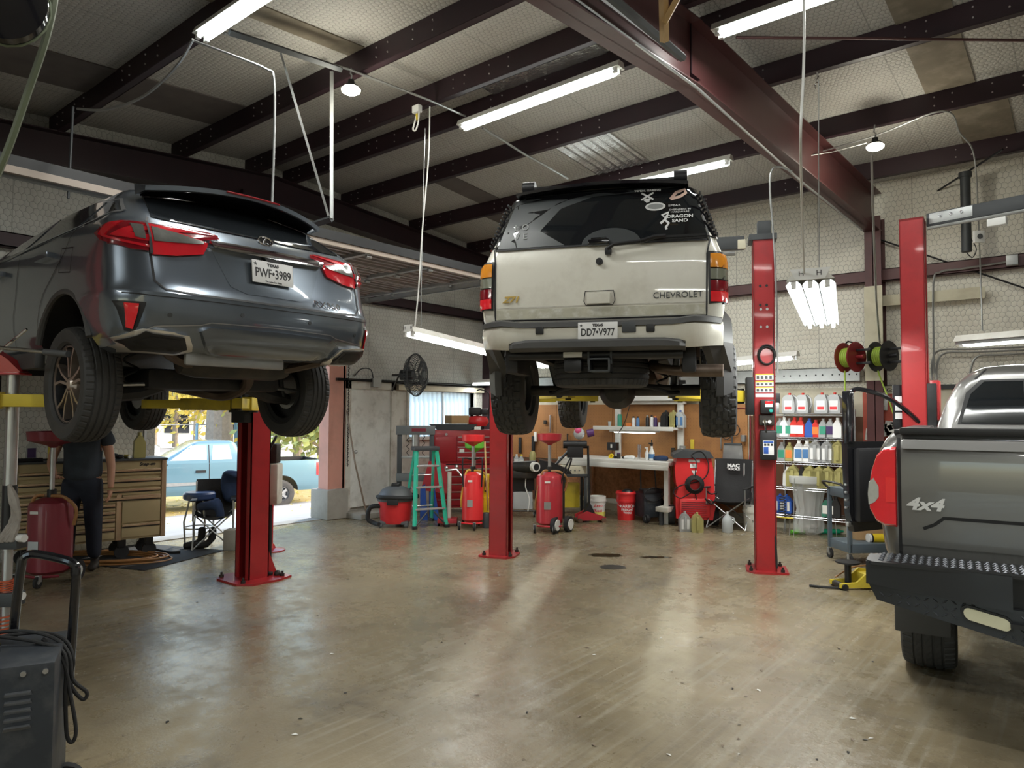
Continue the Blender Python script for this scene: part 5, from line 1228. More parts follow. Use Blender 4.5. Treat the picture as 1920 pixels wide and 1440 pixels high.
# cab behind the bed
cd_ = dict(rr=.12, rf=.3, bow=.03, yt=3.2)
lv = [(1.50, 2.3, 4.4, .83, cd_), (1.585, 2.32, 4.3, .81, cd_), (1.75, 2.36, 4.1, .755, cd_), (1.90, 2.42, 3.8, .68, cd_), (1.985, 2.47, 3.65, .59, cd_), (2.03, 2.54, 3.5, .5, cd_), (2.05, 2.64, 3.4, .36, cd_)]
v, f = body_from(lv, 3); tc_ = solid(v, f, PP, 'cab', TD)
SC = Surf(tc_)
SC.patch('rear_window', [(-.68, 1.58), (.68, 1.58), (.62, 1.82), (.52, 1.925), (-.52, 1.925), (-.62, 1.82)], 'rear', M['black'], TD, .006, .05)
SC.patch('window_glass', [(-.655, 1.59), (.655, 1.59), (.59, 1.81), (.50, 1.905), (-.50, 1.905), (-.59, 1.81)], 'rear', gl, TD, .010, .05)
for x_ in (-.25, .25): SC.seam('window_divider', [(x_, 1.59), (x_, 1.91)], 'rear', M['seam'], TD, .012, .014)
SC.seam('roof_seam', [(-.48, 2.01), (-.53, 1.96), (-.56, 1.93)], 'rear', M['seam'], TD, .01, .004)
SC.patch('side_window', [(2.55, 1.62), (4.0, 1.62), (3.5, 1.9), (2.65, 1.92)], 'right', gl, TD, .005, .06)
# open driver door, hinged well forward and swung out
dr = bpy.data.objects.new('door', None); COL.objects.link(dr); dr.parent = TD; dr.location = (-.84, 3.92, 0); dr.rotation_euler = (0, 0, R(-130))
D = MB(); D.prism([(0, .60), (1.05, .57), (1.10, .75), (1.12, 1.40), (0, 1.40)], -.05, .02, 'y'); D.build('door_panel', M['black_gloss'], dr)
D = MB(); P = smoothpts([(.06, .03, 1.40), (.35, .03, 1.64), (.62, .03, 1.80), (.85, .03, 1.865), (1.02, .03, 1.885), (1.075, .03, 1.84), (1.09, .03, 1.70), (1.10, .03, 1.40)], 6); D.tube(P, .022, 6); D.build('window_frame', M['black_gloss'], dr); MB().bbox(1.05, 1.13, -.03, .04, 1.38, 1.87, .015).build('pillar', M['black_gloss'], dr)
D = MB(); D.bbox(.06, 1.06, .02, .10, .66, 1.34, .03); D.bbox(.2, .95, .09, .15, .92, 1.02, .02); D.bbox(.7, .9, .09, .13, 1.12, 1.2, .01); D.build('door_trim', M['black'], dr)
D = MB()
for q in range(4): D.bbox(1.075, 1.118, -.03, -.0, .78+q*.07, .80+q*.07, .004)
D.build('door_vent', M['chrome_dull'], dr)
MB().bbox(1.085, 1.115, -.02, .02, .62, .66, .004).build('latch', M['steel'], dr)
# steel bumper: deck, face, diamond plate skirt
c = MB(); c.prism([(-1.08, -.06), (-1.08, -.22), (-1.05, -.26), (1.05, -.26), (1.08, -.22), (1.08, -.06), (1.0, .02), (-1.0, .02)], .92, .935, 'z'); c.build('bumper_deck', M['black'], TD, smooth=0)
for s_ in (-1, 1):
    c = MB(); a, b_ = (s_*1.08, s_*.49)
    c.add([(a, -.24, .93), (b_, -.27, .93), (b_, -.27, .775), (a, -.24, .822), (a, -.0, .93), (b_, -.16, .93), (b_, -.16, .775), (a, -.0, .822)], [(0, 1, 2, 3), (4, 7, 6, 5), (0, 4, 5, 1), (3, 2, 6, 7), (0, 3, 7, 4), (1, 5, 6, 2)]); c.build('bumper_face', mat('bumper_black', (.018, .02, .024), .3, .2, .1, coat=.3), TD, smooth=0)
MB().box(-.49, .49, -.17, -.12, .72, .93).build('bumper_recess', M['black'], TD)
sk = MB(); q = [(-1.07, .82), (-1.035, .745), (-.45, .62), (.45, .62), (1.035, .745), (1.07, .82), (.49, .775), (-.49, .775)]
sk.prism(q, -.225, -.19, 'y'); sk.build('bumper_skirt', M['bumper_black'], TD, smooth=0)
# raised tread bars on the deck and skirt
def tread_bars(test, T, x0, x1, z0, z1, st=.05):
    b2 = MB(); i = 0; x = x0
    while x < x1:
        j = 0; z = z0
        while z < z1:
            if test(x, z):
                a = R(38) if (i+j) % 2 else R(-38); dx, dz = math.cos(a)*.017, math.sin(a)*.017; w_ = .0048; nx, nz = -math.sin(a)*w_, math.cos(a)*w_
                P = [(x-dx, z-dz), (x+nx, z+nz), (x+dx, z+dz), (x-nx, z-nz)]
                V = [T(*p, 0) for p in P]+[T(x, z, .008), T(x+dx*.5, z+dz*.5, .008)]; b2.add(V, [(0, 1, 4), (1, 5, 4), (1, 2, 5), (2, 3, 5), (3, 4, 5), (3, 0, 4)])
            z += st*.62; j += 1
        x += st*.75; i += 1
    return b2
def in_sk(x, z):
    u = abs(x); top = .812 if u > .49 else .77; top = .822-(1.07-u)*.08 if u > .49 else .77
    bot = .745-(1.035-u)*.2137 if u > .45 else .62
    return u < 1.04 and bot+.012 < z < top-.012 and not (-.70 < x < -.47 and .68 < z < .76)
o = tread_bars(in_sk, lambda x, z, h_: (x, -.226-h_, z), -1.05, 1.05, .62, .82).build('diamond_tread', mat('tread_steel', (.16, .17, .19), .28, .6, .1), TD, smooth=0); o['kind'] = 'stuff'
o = tread_bars(lambda x, z: abs(x) < 1.03 and -.24 < z < .0, lambda x, z, h_: (x, z, .936+h_), -1.05, 1.05, -.24, 0, .045).build('diamond_tread', M['tread_steel'], TD, smooth=0); o['kind'] = 'stuff'
for cx_ in (-.587, .587):
    def stad(w_, h_, y0, y1, m_, nm):
        c = MB(); P = []
        for i in range(9): a = -PI/2+PI*i/8; P.append((w_/2-h_/2+h_/2*math.cos(a), h_/2*math.sin(a)))
        for i in range(9): a = PI/2+PI*i/8; P.append((-w_/2+h_/2+h_/2*math.cos(a), h_/2*math.sin(a)))
        c.prism([(cx_+x, .722+z+(x*-.2137 if cx_ < 0 else x*.2137)) for x, z in P], y0, y1, 'y'); return c.build(nm, m_, TD)
    stad(.205, .075, -.236, -.226, M['black'], 'lamp_seal'); stad(.18, .055, -.242, -.23, M['ivory_lens'], 'reverse_lamp')
MB().box(-.5, .5, -.26, -.16, .70, .72).build('hitch_step', M['black'], TD)
# mud flap, wheel, axle
MB().bbox(-1.03, -.735, .82, .845, .33, .84, .05).build('mud_flap', M['trim_grey'], TD); MB().bbox(.735, 1.03, .82, .845, .33, .84, .05).build('mud_flap', M['trim_grey'], TD)
wt = make_wheel(.405, .31, .24, 'hwy', 'plain', [M['chrome_dull'], M['steel'], M['rim_dark']])
wt(TD, (-.86, 1.35, .405)); wt(TD, (.86, 1.35, .405), True); wt(TD, (-.8, 4.0, .405)); wt(TD, (.8, 4.0, .405), True)
MB().cyl((-.7, 1.35, .42), (.7, 1.35, .42), .05, 12).build('rear_axle', U_, TD)
for s_ in (-1, 1): MB().bbox(s_*.5-.04, s_*.5+.04, .1, 4.4, .62, .75, .01).build('frame_rail', U_, TD)
MB().box(-.8, .8, .12, 4.4, .86, .98).build('floor_pan', U_, TD)
# ================================================================ blue pickup parked outside and a second car
def out2(px, Z, z=-.8): return c2w((px-960)/F*Z, Z, z)
t0 = out2(590, 19.6); ang = math.atan2(.393, -.919)
BT = thing('pickup_truck', 'light blue extended cab pickup parked outside beyond the open garage door', 'truck', (0, 0, 0))
fwd = Vector((-.32, -.947, 0)); rz = math.atan2(-fwd.x, fwd.y); BT.rotation_euler = (0, 0, rz); BT.location = t0; BT.scale = (.93,)*3
PB_ = M['paint_blue']
lv = [(.45, .05, 5.3, .88, dict(rr=.1, rf=.25, bow=.02, yt=4.5)), (.62, .02, 5.4, .95, dict(rr=.1, rf=.25, bow=.02, yt=4.5)), (.9, .0, 5.4, .97, dict(rr=.1, rf=.25, bow=.02, yt=4.5)), (1.15, .0, 5.3, .96, dict(rr=.1, rf=.25, bow=.02, yt=4.5)), (1.28, .02, 4.2, .94, dict(rr=.1, rf=.25, bow=.02, yt=4.5))]
v, f = body_from(lv, 2); bb_ = solid(v, f, PB_, 'body', BT, [(MB().box(-.80, .80, .06, 2.0, .8, 1.5), M['black']), (arch_cut(-1.2, 1.2, 1.15, .42, .46), M['black']), (arch_cut(-1.2, 1.2, 4.5, .42, .46), M['black'])])
lv = [(1.24, 2.05, 4.35, .93, dict(rr=.1, rf=.15, bow=.02, yt=4)), (1.35, 2.08, 4.15, .90, dict(rr=.1, rf=.15, yt=4)), (1.78, 2.3, 3.45, .76, dict(rr=.12, rf=.15, yt=4)), (1.84, 2.4, 3.3, .68, dict(rr=.12, rf=.15, yt=4)), (1.86, 2.6, 3.1, .5, dict(rr=.12, rf=.15, yt=4))]
v, f = body_from(lv, 3); bc_ = solid(v, f, PB_, 'cab', BT); SB = Surf(bb_, bc_)
gside = mat('glass_sky', (.55, .66, .66), .08, .2, .3, 1.5)
for vw in ('left', 'right'):
    SB.patch('side_window', [(2.45, 1.36), (2.95, 1.36), (2.92, 1.74), (2.52, 1.74)], vw, gside, BT, .005, .1)
    SB.patch('side_window', [(3.08, 1.36), (3.95, 1.36), (3.45, 1.74), (3.08, 1.74)], vw, gside, BT, .005, .1)
    for p_ in ([(2.1, 1.3), (2.1, .5)], [(3.02, 1.75), (3.02, .55)], [(4.08, 1.3), (4.08, .55)]): SB.seam('door_seam', p_, vw, M['seam'], BT, .02)
    SB.patch('side_moulding', [(2.15, .80), (4.9, .80), (4.9, .72), (2.15, .72)], vw, M['galv'], BT, .02, .1)
    SB.patch('door_handle', [(3.1, 1.1), (3.35, 1.1), (3.35, 1.04), (3.1, 1.04)], vw, M['black'], BT, .02, .05)
    SB.patch('tail_lamp', [(.03, 1.22), (.2, 1.2), (.2, .86), (.03, .84)], vw, M['tail_red_bright'], BT, .01, .05)
for s_ in (-1, 1): SB.patch('tail_lamp', [(s_*.82, 1.22), (s_*.95, 1.22), (s_*.95, .84), (s_*.82, .84)], 'rear', M['tail_red_bright'], BT, .01, .05)
SB.patch('rear_window', [(-.7, 1.38), (.7, 1.38), (.6, 1.74), (-.6, 1.74)], 'rear', M['glass_dark'], BT, .005, .1)
MB().bbox(-.95, .95, -.15, .05, .5, .68, .03).build('rear_bumper', M['chrome_dull'], BT)
wb2 = make_wheel(.37, .25, .2, 'far', 'plain', [M['chrome_dull'], M['steel'], M['rim_dark']])
for y_ in (1.15, 4.5): wb2(BT, (-.82, y_, .37)); wb2(BT, (.82, y_, .37), True)
C2 = thing('car', 'pale car roof peeking behind the blue pickup cab outside', 'car', out2(300, 24), rz); 
lv = [(.3, 0, 4.6, .8), (.6, 0, 4.7, .88), (.95, 0, 4.5, .87), (1.05, .3, 3.4, .8), (1.4, .9, 2.7, .65), (1.46, 1.2, 2.4, .5)]
v, f = body_from(lv, 2); o = solid(v, f, paint('paint_pale', (.6, .68, .72), .2), 'body', C2, [(arch_cut(-1.2, 1.2, .8, .3, .38), M['black']), (arch_cut(-1.2, 1.2, 3.7, .3, .38), M['black'])]); C2.scale = (1.1, 1.1, 1.35)
SB2 = Surf(o)
for vw in ('left', 'right'): SB2.patch('side_window', [(.7, 1.07), (3.1, 1.07), (2.6, 1.36), (1.1, 1.36)], vw, gside, C2, .01, .1)
wb3 = make_wheel(.3, .2, .18, 'far', 'plain', [M['chrome_dull'], M['steel'], M['rim_dark']])
for y_ in (.8, 3.7): wb3(C2, (-.72, y_, .3)); wb3(C2, (.72, y_, .3), True)
# ================================================================ two-post lifts
def lift_post(label, loc, rz, h, gus=True, carriage=1.75):
    """open side of the channel faces local +x"""
    t = thing('lift_post', label, 'car lift', loc, rz)
    c = MB(); c.box(-.11, -.10, -.13, .13, .01, h).box(-.11, .10, -.13, -.12, .01, h).box(-.11, .10, .12, .13, .01, h).box(.09, .10, -.13, -.06, .01, h).box(.09, .10, .06, .13, .01, h).box(-.11, .10, -.13, .13, h-.02, h)
    c.build('column', M['lift_red'], t, smooth=0)
    MB().box(-.05, -.03, -.05, .05, .05, h-.1).box(.03, .06, -.015, .015, .1, h-.2).build('slider', M['black'], t)
    k_ = 1 if gus else .74; c = MB(); c.prism([(x*k_, y*k_) for x, y in ((-.30, -.24), (-.12, -.30), (.16, -.30), (.26, -.18), (.26, .18), (.16, .30), (-.12, .30), (-.30, .24))], 0, .02); c.build('base_plate', M['lift_red'], t)
    if gus: c = MB(); c.add([(-.11, -.01, .02), (-.28, -.01, .02), (-.11, -.01, .42), (-.11, .01, .02), (-.28, .01, .02), (-.11, .01, .42)], [(0, 1, 2), (3, 5, 4), (0, 3, 4, 1), (1, 4, 5, 2), (2, 5, 3, 0)]); c.build('gusset', M['lift_red'], t)
    for x, y in [(x*k_, y*k_) for x, y in ((-.22, -.2), (-.22, .2), (.2, -.2), (.2, .2))]: MB().cyl((x, y, .02), (x, y, .045), .022, 6).cyl((x, y, .04), (x, y, .07), .011, 8).build('bolt', M['oily'], t)
    MB().bbox(.04, .18, -.12, .12, carriage-.2, carriage+.2, .01).build('carriage', M['black'], t)
    return t
def lift_arm(post, a, b_, z, zt):
    P = bpy.data.objects[post] if isinstance(post, str) else post
    inv = Matrix.Translation(P.location) @ Matrix.Rotation(P.rotation_euler.z, 4, 'Z'); inv = inv.inverted()
    A = inv @ Vector((*a, z)); B_ = inv @ Vector((*b_, z)); d = (B_-A).normalized(); n = Vector((-d.y, d.x, 0)); Lr = (B_-A).length
    T = Matrix((d, n, Vector((0, 0, 1)))).transposed().to_4x4(); T.translation = A
    c = MB(); c.bbox(0, Lr*.55, -.065, .065, -.06, .06, .008, 0, T); c.bbox(Lr*.5, Lr, -.045, .045, -.045, .045, .006, 0, T); o = c.build('arm', M['yellow'], P)
    zz = zt-z; MB().cyl(T @ Vector((Lr-.06, 0, -.06)), T @ Vector((Lr-.06, 0, zz-.03)), .03, 12).cyl(T @ Vector((Lr-.06, 0, zz-.04)), T @ Vector((Lr-.06, 0, zz)), .065, 16).build('pad', M['black_rubber'], o)
    MB().cyl(T @ Vector((0, 0, -.08)), T @ Vector((0, 0, .08)), .05, 12).build('pivot', M['black'], o)
    return o
lp1 = lift_post('red lift post below the raised grey car, beside the open door', (-6.476, 3.86, 0), R(-90), 3.35, carriage=1.74)
lp0 = lift_post('red lift post on the hidden far left side of the grey car', (-6.476, 1.0, 0), R(90), 3.35, carriage=1.74)
for P, s_ in ((lp1, 1), (lp0, -1)):
    y0 = P.location.y-s_*.12
    lift_arm(P, (-6.3, y0), (-5.75, 2.64+s_*.62), 1.72, 2.05); lift_arm(P, (-6.65, y0), (-7.55, 2.64+s_*.62), 1.72, 2.05)
c24, s24 = math.cos(CH_R), math.sin(CH_R)
lpA = lift_post('red lift post left of the raised white truck, seen from its back corner', (-5.35, 6.36, 0), R(24), 3.5, gus=False, carriage=1.84)
lpB = lift_post('red lift post carrying the black power unit and warning stickers', (-2.72, 7.57, 0), R(204), 3.5, gus=False, carriage=1.84)
def cvw(x, y): return (CH_O[0]+c24*x-s24*y, CH_O[1]+s24*x+c24*y)
for P, s_ in ((lpA, -1), (lpB, 1)):
    q = P.location
    lift_arm(P, (q.x-s_*.12-.1, q.y-.1), cvw(s_*.48, .62), 1.84, 2.04); lift_arm(P, (q.x-s_*.12-.2, q.y+.1), cvw(s_*.46, 2.3), 1.84, 2.04)
lpC = lift_post('red lift post behind the open pickup door', (-1.33, 7.86, 0), R(4), 3.56, gus=False)
MB().bbox(.12, .2, -.1, .1, 1.60, 1.98, .01).build('carriage_guard', M['lift_red'], lpC)
# decals, power unit on post B: outer face is local -x
def lb(x0, x1, y0, y1, z0, z1, m, nm, b_=.006, par=lpB): return MB().bbox(x0, x1, y0, y1, z0, z1, b_).build(nm, M[m], par)
fz = lambda y, z, off=.0: (-.112-off, y, z)
# the face towards the camera is the local +y side turned by 204 degrees
def faceB(px, py): 
    q = U(px, py, 7.28); return (Matrix.Translation(lpB.location) @ Matrix.Rotation(R(204), 4, 'Z')).inverted() @ q
def onB(nm, px0, px1, py0, py1, y0, y1, m, b_=.006):
    a = faceB(px0, py0); b2 = faceB(px1, py1); x0, x1 = sorted((a.x, b2.x)); return MB().bbox(x0, x1, y0, y1, min(a.z, b2.z), max(a.z, b2.z), b_).build(nm, M[m], lpB)
k0 = 0
for (py0, py1) in ((700, 711), (714, 723), (725, 735)):
    s_ = onB('warning_sticker', 1419, 1453, py0, py1, .13, .134, 'label_white', .001); onB('sticker_band', 1419, 1453, py0-1, py0+1.5, .134, .136, 'yellow', .0005)
    for k in range(4): onB('sticker_mark', 1421+k*8, 1426+k*8, py0+3, py1-2, .134, .136, 'grey_plastic', .0005)
onB('warning_sticker', 1419, 1453, 737, 744, .13, .134, 'label_white', .001)
onB('power_unit', 1427, 1453, 749, 776, .13, .27, 'black', .015); onB('unit_label', 1435, 1449, 752, 763, .27, .275, 'label_white', .001); onB('label_header', 1435, 1449, 752, 757, .275, .277, 'tail_red_bright', .0005)
a = faceB(1446, 770); MB().cyl((a.x, .27, a.z), (a.x, .29, a.z), .018, 14).build('push_button', mat('teal', (.02, .35, .3), .4), lpB)
onB('valve_block', 1425, 1453, 777, 798, .13, .22, 'oily', .01)
for px in (1435, 1444): a = faceB(px, 791); MB().cyl((a.x, .22, a.z), (a.x, .24, a.z), .018, 12).build('gauge', M['white_plastic'], lpB)
a = faceB(1435, 787); b2 = faceB(1437, 812); MB().tube([(a.x, .24, a.z), (b2.x, .30, b2.z)], .009, 8).build('release_lever', M['chrome'], lpB)
onB('oil_tank', 1426, 1457, 807, 863, .13, .30, 'black', .02)
onB('tank_sticker', 1431, 1451, 826, 853, .30, .304, 'label_white', .001); onB('sticker_panel', 1432, 1441, 838, 851, .304, .306, 'blue', .0005); onB('sticker_panel', 1432, 1450, 827, 831, .304, .306, 'blue', .0005)
for k in range(3): onB('sticker_mark', 1433+k*6, 1437+k*6, 832, 836, .304, .306, 'black', .0005)
onB('switch_box', 1455, 1464, 755, 776, -.02, .12, 'galv', .004); onB('switch_box', 1457, 1466, 736, 756, -.06, .08, 'black', .004)
a = faceB(1440, 663); MB().tube([(a.x+.085*math.cos(q*PI/12), .15+.01*math.sin(q), a.z+.10*math.sin(q*PI/12)) for q in range(24)], .012, 6, closed=True).tube([(a.x+.075*math.cos(q*PI/12), .165, a.z-.01+.09*math.sin(q*PI/12)) for q in range(24)], .01, 6, closed=True).build('coiled_cable', M['black_rubber'], lpB)
for px, py in ((1428, 530), (1440, 530), (1428, 567), (1440, 567), (1429, 575), (1441, 575), (1429, 609), (1441, 609)):
    a = faceB(px, py); MB().cyl((a.x, .128, a.z), (a.x, .137, a.z), .014, 8).build('bolt', M['black'] if py in (530, 567) else M['steel'], lpB)
b2 = faceB(1454, 760); MB().tube([(b2.x+.02, .1, 3.4), (b2.x+.0, .12, 2.6), (b2.x+.0, .12, .4), (b2.x-.01, .16, .06)], .012, 6).build('cable', M['black_rubber'], lpB)
MB().box(-.14, .14, -.14, .14, 3.5, 3.56).bbox(-.09, .05, -.06, .06, 3.56, 3.72, .01).build('top_cap', M['dark_grey'], lpB)
b_ = faceB(1392, 452); MB().bbox(b_.x-.04, b_.x+.04, .2, .24, b_.z-.05, b_.z+.05, .006).build('limit_switch', M['cream'], lpB)
bm_ = thing('lift_crossbeam', 'dark overhead crossbeam running behind the white truck to the motor post', 'car lift', (-2.9, 7.53, 3.44), R(204))
MB().bbox(.0, 2.5, -.05, .05, 0, .14, .01).build('beam', M['dark_grey'], bm_); MB().cyl((.1, .1, -.06), (2.4, .1, -.06), .025, 8).build('pad_bar', M['galv'], bm_)
bq = thing('lift_crossbeam', 'grey overhead crossbeam from the rear red post to the right edge', 'car lift', (-1.22, 7.86, 3.47), R(-12))
MB().bbox(.02, 3.0, -.05, .05, 0, .13, .01).build('beam', M['dark_grey'], bq); MB().cyl((.05, -.1, -.03), (2.9, -.1, -.03), .016, 8).build('pad_bar', M['galv'], bq)
MB().bbox(.55, .7, -.12, -.06, -.12, -.05, .01).build('limit_switch', M['white_plastic'], bq); MB().bbox(.05, .42, -.056, -.05, .02, .12, .002).build('plate', M['galv'], bq)
for k in range(3): MB().cyl((.15+k*.09, -.055, .08), (.15+k*.09, -.066, .08), .014, 10).build('bolt', M['chrome'], bq)
lpA2 = MB().bbox(-.13, -.118, -.05, .04, 1.25, 1.3, .002).build('blue_tape', mat('tape_blue', (.1, .3, .6), .5), lpA)
# ================================================================ left side: chest, man, drains, stand
def grp(name, label, cat, px, py, rz=YAW, group=None, z=0): return thing(name, label, cat, G(px, py, z), rz, group)
def caster(parent, x, y, r=.05, name='caster'):
    c = MB(); c.cyl((x-.012, y, r), (x+.012, y, r), r, 14); o = c.build(name, M['black_rubber'], parent); MB().box(x-.02, x+.02, y-.01, y+.03, r, r*2.1).cyl((x-.014, y, r), (x+.014, y, r), r*.4, 8).build('fork', M['galv'], o); return o
P1 = c2w((316-960)/F*8.2, 8.2); P0 = c2w((26-960)/F*7.26, 7.26); d = P1-P0; W_ = d.length
tc = thing('tool_chest', 'long tan and copper roller tool chest behind the standing man', 'tool chest', P0, math.atan2(d.y, d.x))
MB().box(0, W_, .02, .46, .22, 1.09).build('body', M['tan_paint'], tc)
MB().bbox(-.01, W_+.01, -.01, .48, 1.09, 1.115, .005).build('worktop', M['dark_grey'], tc)
for x in (0, W_-.05, W_*.655): MB().bbox(x, x+.05, -.005, .03, .22, 1.09 if x != W_*.655 else .73, .006).build('corner_trim', M['tan_trim'], tc)
rows = [(.93, 1.01), (.80, .90), (.71, .79), (.63, .70)]
def drawer(x0, x1, z0, z1):
    o = MB().bbox(x0+.01, x1-.01, -.002, .05, z0+.006, z1-.006, .004).build('drawer', M['tan_paint'], tc); MB().bbox(x0+.012, x1-.012, -.022, 0, z1-.035, z1-.01, .006).build('pull', M['tan_trim'], o)
    MB().box(x0+.012, x1-.012, -.01, -.002, z1-.047, z1-.037).build('painted_shade', M['black'], o)  # black strip stands in for the shade under the pull
for z0, z1 in rows: drawer(.05, W_-.05, z0, z1)
for z0, z1 in ((.55, .63), (.47, .55), (.37, .47), (.24, .37)): drawer(.05, W_*.655, z0, z1)
for z0, z1 in ((.40, .72), (.24, .40)): drawer(W_*.655+.05, W_-.05, z0, z1)
text('letter_badge', 'Snap-on', .05, M['black'], tc, Matrix.Translation((W_-.2, .018, 1.05)) @ Matrix.Rotation(PI/2, 4, 'X'), shear=.3, off=.002)
for x in (.15, W_-.42, W_-.14): 
    for y in (.12, .4):
        o = MB().cyl((x, y-.02, .075), (x, y+.02, .075), .075, 18).build('wheel', M['black_rubber'], tc); MB().bbox(x-.04, x+.04, y-.03, y+.03, .12, .22, .01).build('fork', M['black'], o)
MB().cyl((W_, .1, 1.02), (W_+.03, .1, 1.02), .012, 8).build('lock', M['black'], tc)
def onchest(u, v=.2): return tc.matrix_basis @ Vector((u, v, 1.115)) if 0 else (Matrix.Translation(P0) @ Matrix.Rotation(math.atan2(d.y, d.x), 4, 'Z')) @ Vector((u, v, 1.116))
# ---- bottle builders
def jug_parts(t, kind, m, cap, lab=None, s=1.0, lab2=None):
    b_ = MB(); D = .045*s
    if kind == 'jug5':     # five quart jug, handle bar down the front, angled neck
        b_.prism([(-.075*s, 0), (.075*s, 0), (.08*s, .02*s), (.08*s, .17*s), (.045*s, .225*s), (.02*s, .25*s), (-.025*s, .25*s), (-.05*s, .225*s), (-.08*s, .17*s), (-.08*s, .02*s)], -D, D, 'y')
        MB().bbox(-.018*s, .018*s, -D-.02*s, -D+.002, .03*s, .21*s, .006).build('grip', M[m], t)
        nz = .25*s
    elif kind == 'oil':     # big container with slanted handle
        b_.prism([(-.09*s, 0), (.09*s, 0), (.095*s, .03*s), (.09*s, .15*s), (.06*s, .25*s), (-.04*s, .25*s), (-.085*s, .21*s), (-.095*s, .03*s)], -D, D, 'y'); nz = .25*s
        MB().tube([(.085*s, -.0, .04*s), (.125*s, 0, .11*s), (.11*s, 0, .2*s), (.06*s, 0, .24*s)], .012*s, 6).build('grip', M[m], t)
    elif kind == 'quart':
        b_.prism([(-.042*s, 0), (.042*s, 0), (.045*s, .01*s), (.045*s, .125*s), (.03*s, .16*s), (.018*s, .185*s), (-.012*s, .185*s), (-.04*s, .14*s), (-.045*s, .01*s)], -.028*s, .028*s, 'y'); D = .028*s; nz = .185*s
    elif kind == 'gallon':
        b_.lathe([(.07*s, 0), (.075*s, .015*s), (.075*s, .15*s), (.06*s, .2*s), (.022*s, .245*s), (.018*s, .26*s)], 20); D = .075*s; nz = .255*s
        MB().tube([(.03*s, -.03, .225*s), (.08*s, -.04, .2*s), (.085*s, -.04, .15*s), (.065*s, -.03, .12*s)], .01*s, 6).build('grip', M[m], t)
    elif kind == 'can':
        b_.lathe([(.033*s, 0), (.033*s, .15*s), (.022*s, .17*s), (.012*s, .175*s)], 16); D = .033*s; nz = .172*s
    b_.build('body', M[m], t, smooth=30)
    cx = {'jug5': 0, 'oil': -.0, 'quart': .003*s}.get(kind, 0)
    MB().cyl((cx, 0, nz), (cx, 0, nz+.028*s), .018*s, 12).build('cap', M[cap], t)
    if lab:
        w_ = {'jug5': .055, 'oil': .06, 'quart': .034, 'gallon': .0, 'can': 0}[kind]*s
        if w_: MB().box(-w_, w_, -D-.003, -D, .035*s, nz*.68).build('label', M[lab], t)
        else: MB().lathe([(D+.001, .03*s), (D+.001, .12*s)], 20).build('label', M[lab], t)
        if lab2 and w_: MB().box(-w_*.8, w_*.8, -D-.005, -D-.003, .045*s, nz*.35).build('label_panel', M[lab2], t)
mat('lab_blue', (.08, .2, .42), .5); mat('lab_green', (.05, .3, .2), .5); mat('lab_purple', (.06, .03, .12), .5); mat('lab_orange', (.75, .22, .05), .5)
BOT = {}
def bottle(key, label, loc, rz, group, kind=None, m=None, cap=None, lab=None, s=1.0, lab2=None, cat='bottle', nm='oil_bottle'):
    if key in BOT: return copy_tree(BOT[key], loc, rz, label)
    t = thing(nm, label, cat, loc, rz, group); jug_parts(t, kind, m, cap, lab, s, lab2); BOT[key] = t; return t
gc = 'bottles on the tan tool chest'
for key, lab_, u, args in (('cg', 'grey bottle with red label on the tan chest beside the yellow spray gun', .18, ('quart', 'jug_silver', 'jug_black', 'lab_purple', 1.1)), ('cg', 'grey bottle half behind the silver pole on the tan chest', .02, ()), ('go', 'pale gold oil bottle at the right end of the tan chest', W_-.26, ('quart', 'jug_gold', 'jug_gold', None, 1.35))):
    o = bottle(key+('' if len(args) != 5 or key != 'go' else ''), lab_, onchest(u, .15), tc.rotation_euler.z, gc, *args)
t = thing('grease_gun', 'yellow spray gun with black handle standing on the tan chest', 'tool', onchest(.34, .12), YAW)
MB().cyl((0, 0, 0), (0, 0, .17), .018, 12).cyl((0, 0, .165), (0, 0, .175), .045, 14).bbox(-.02, .05, -.02, .02, 0, .03, .008).build('body', M['yellow'], t)
MB().cyl((0, 0, .175), (0, 0, .26), .022, 10).tube([(0, 0, .26), (-.06, 0, .25), (-.09, 0, .235)], .012, 6).tube([(0, 0, .27), (.06, 0, .30), (.14, 0, .35)], .012, 6).build('handle', M['black'], t)
t = thing('impact_wrench', 'dark air wrench lying on the left end of the tan chest', 'tool', onchest(.15, .02), tc.rotation_euler.z); MB().cyl((-.15, 0, .02), (.12, 0, .02), .02, 10).cyl((.12, 0, .02), (.24, 0, .02), .009, 8).build('body', M['black'], t)
t = thing('work_gloves', 'crumpled black gloves beside the pale gold bottle', 'gloves', onchest(W_-.52, .15), .2); MB().ball((0, 0, .03), .06, 10, sz=.5).ball((.09, .01, .025), .05, 10, sz=.5).ball((-.07, .01, .02), .04, 10, sz=.5).build('cloth', M['black_rubber'], t)
t = thing('spray_can', 'yellow topped can lying by the black gloves', 'can', onchest(W_-.40, .15), .1, rot=(0, PI/2, 0)); MB().cyl((-.02, 0, 0), (-.02, 0, .1), .022, 12).build('body', M['yellow'], t); MB().cyl((-.02, 0, .1), (-.02, 0, .12), .018, 12).build('cap', M['white_plastic'], t)
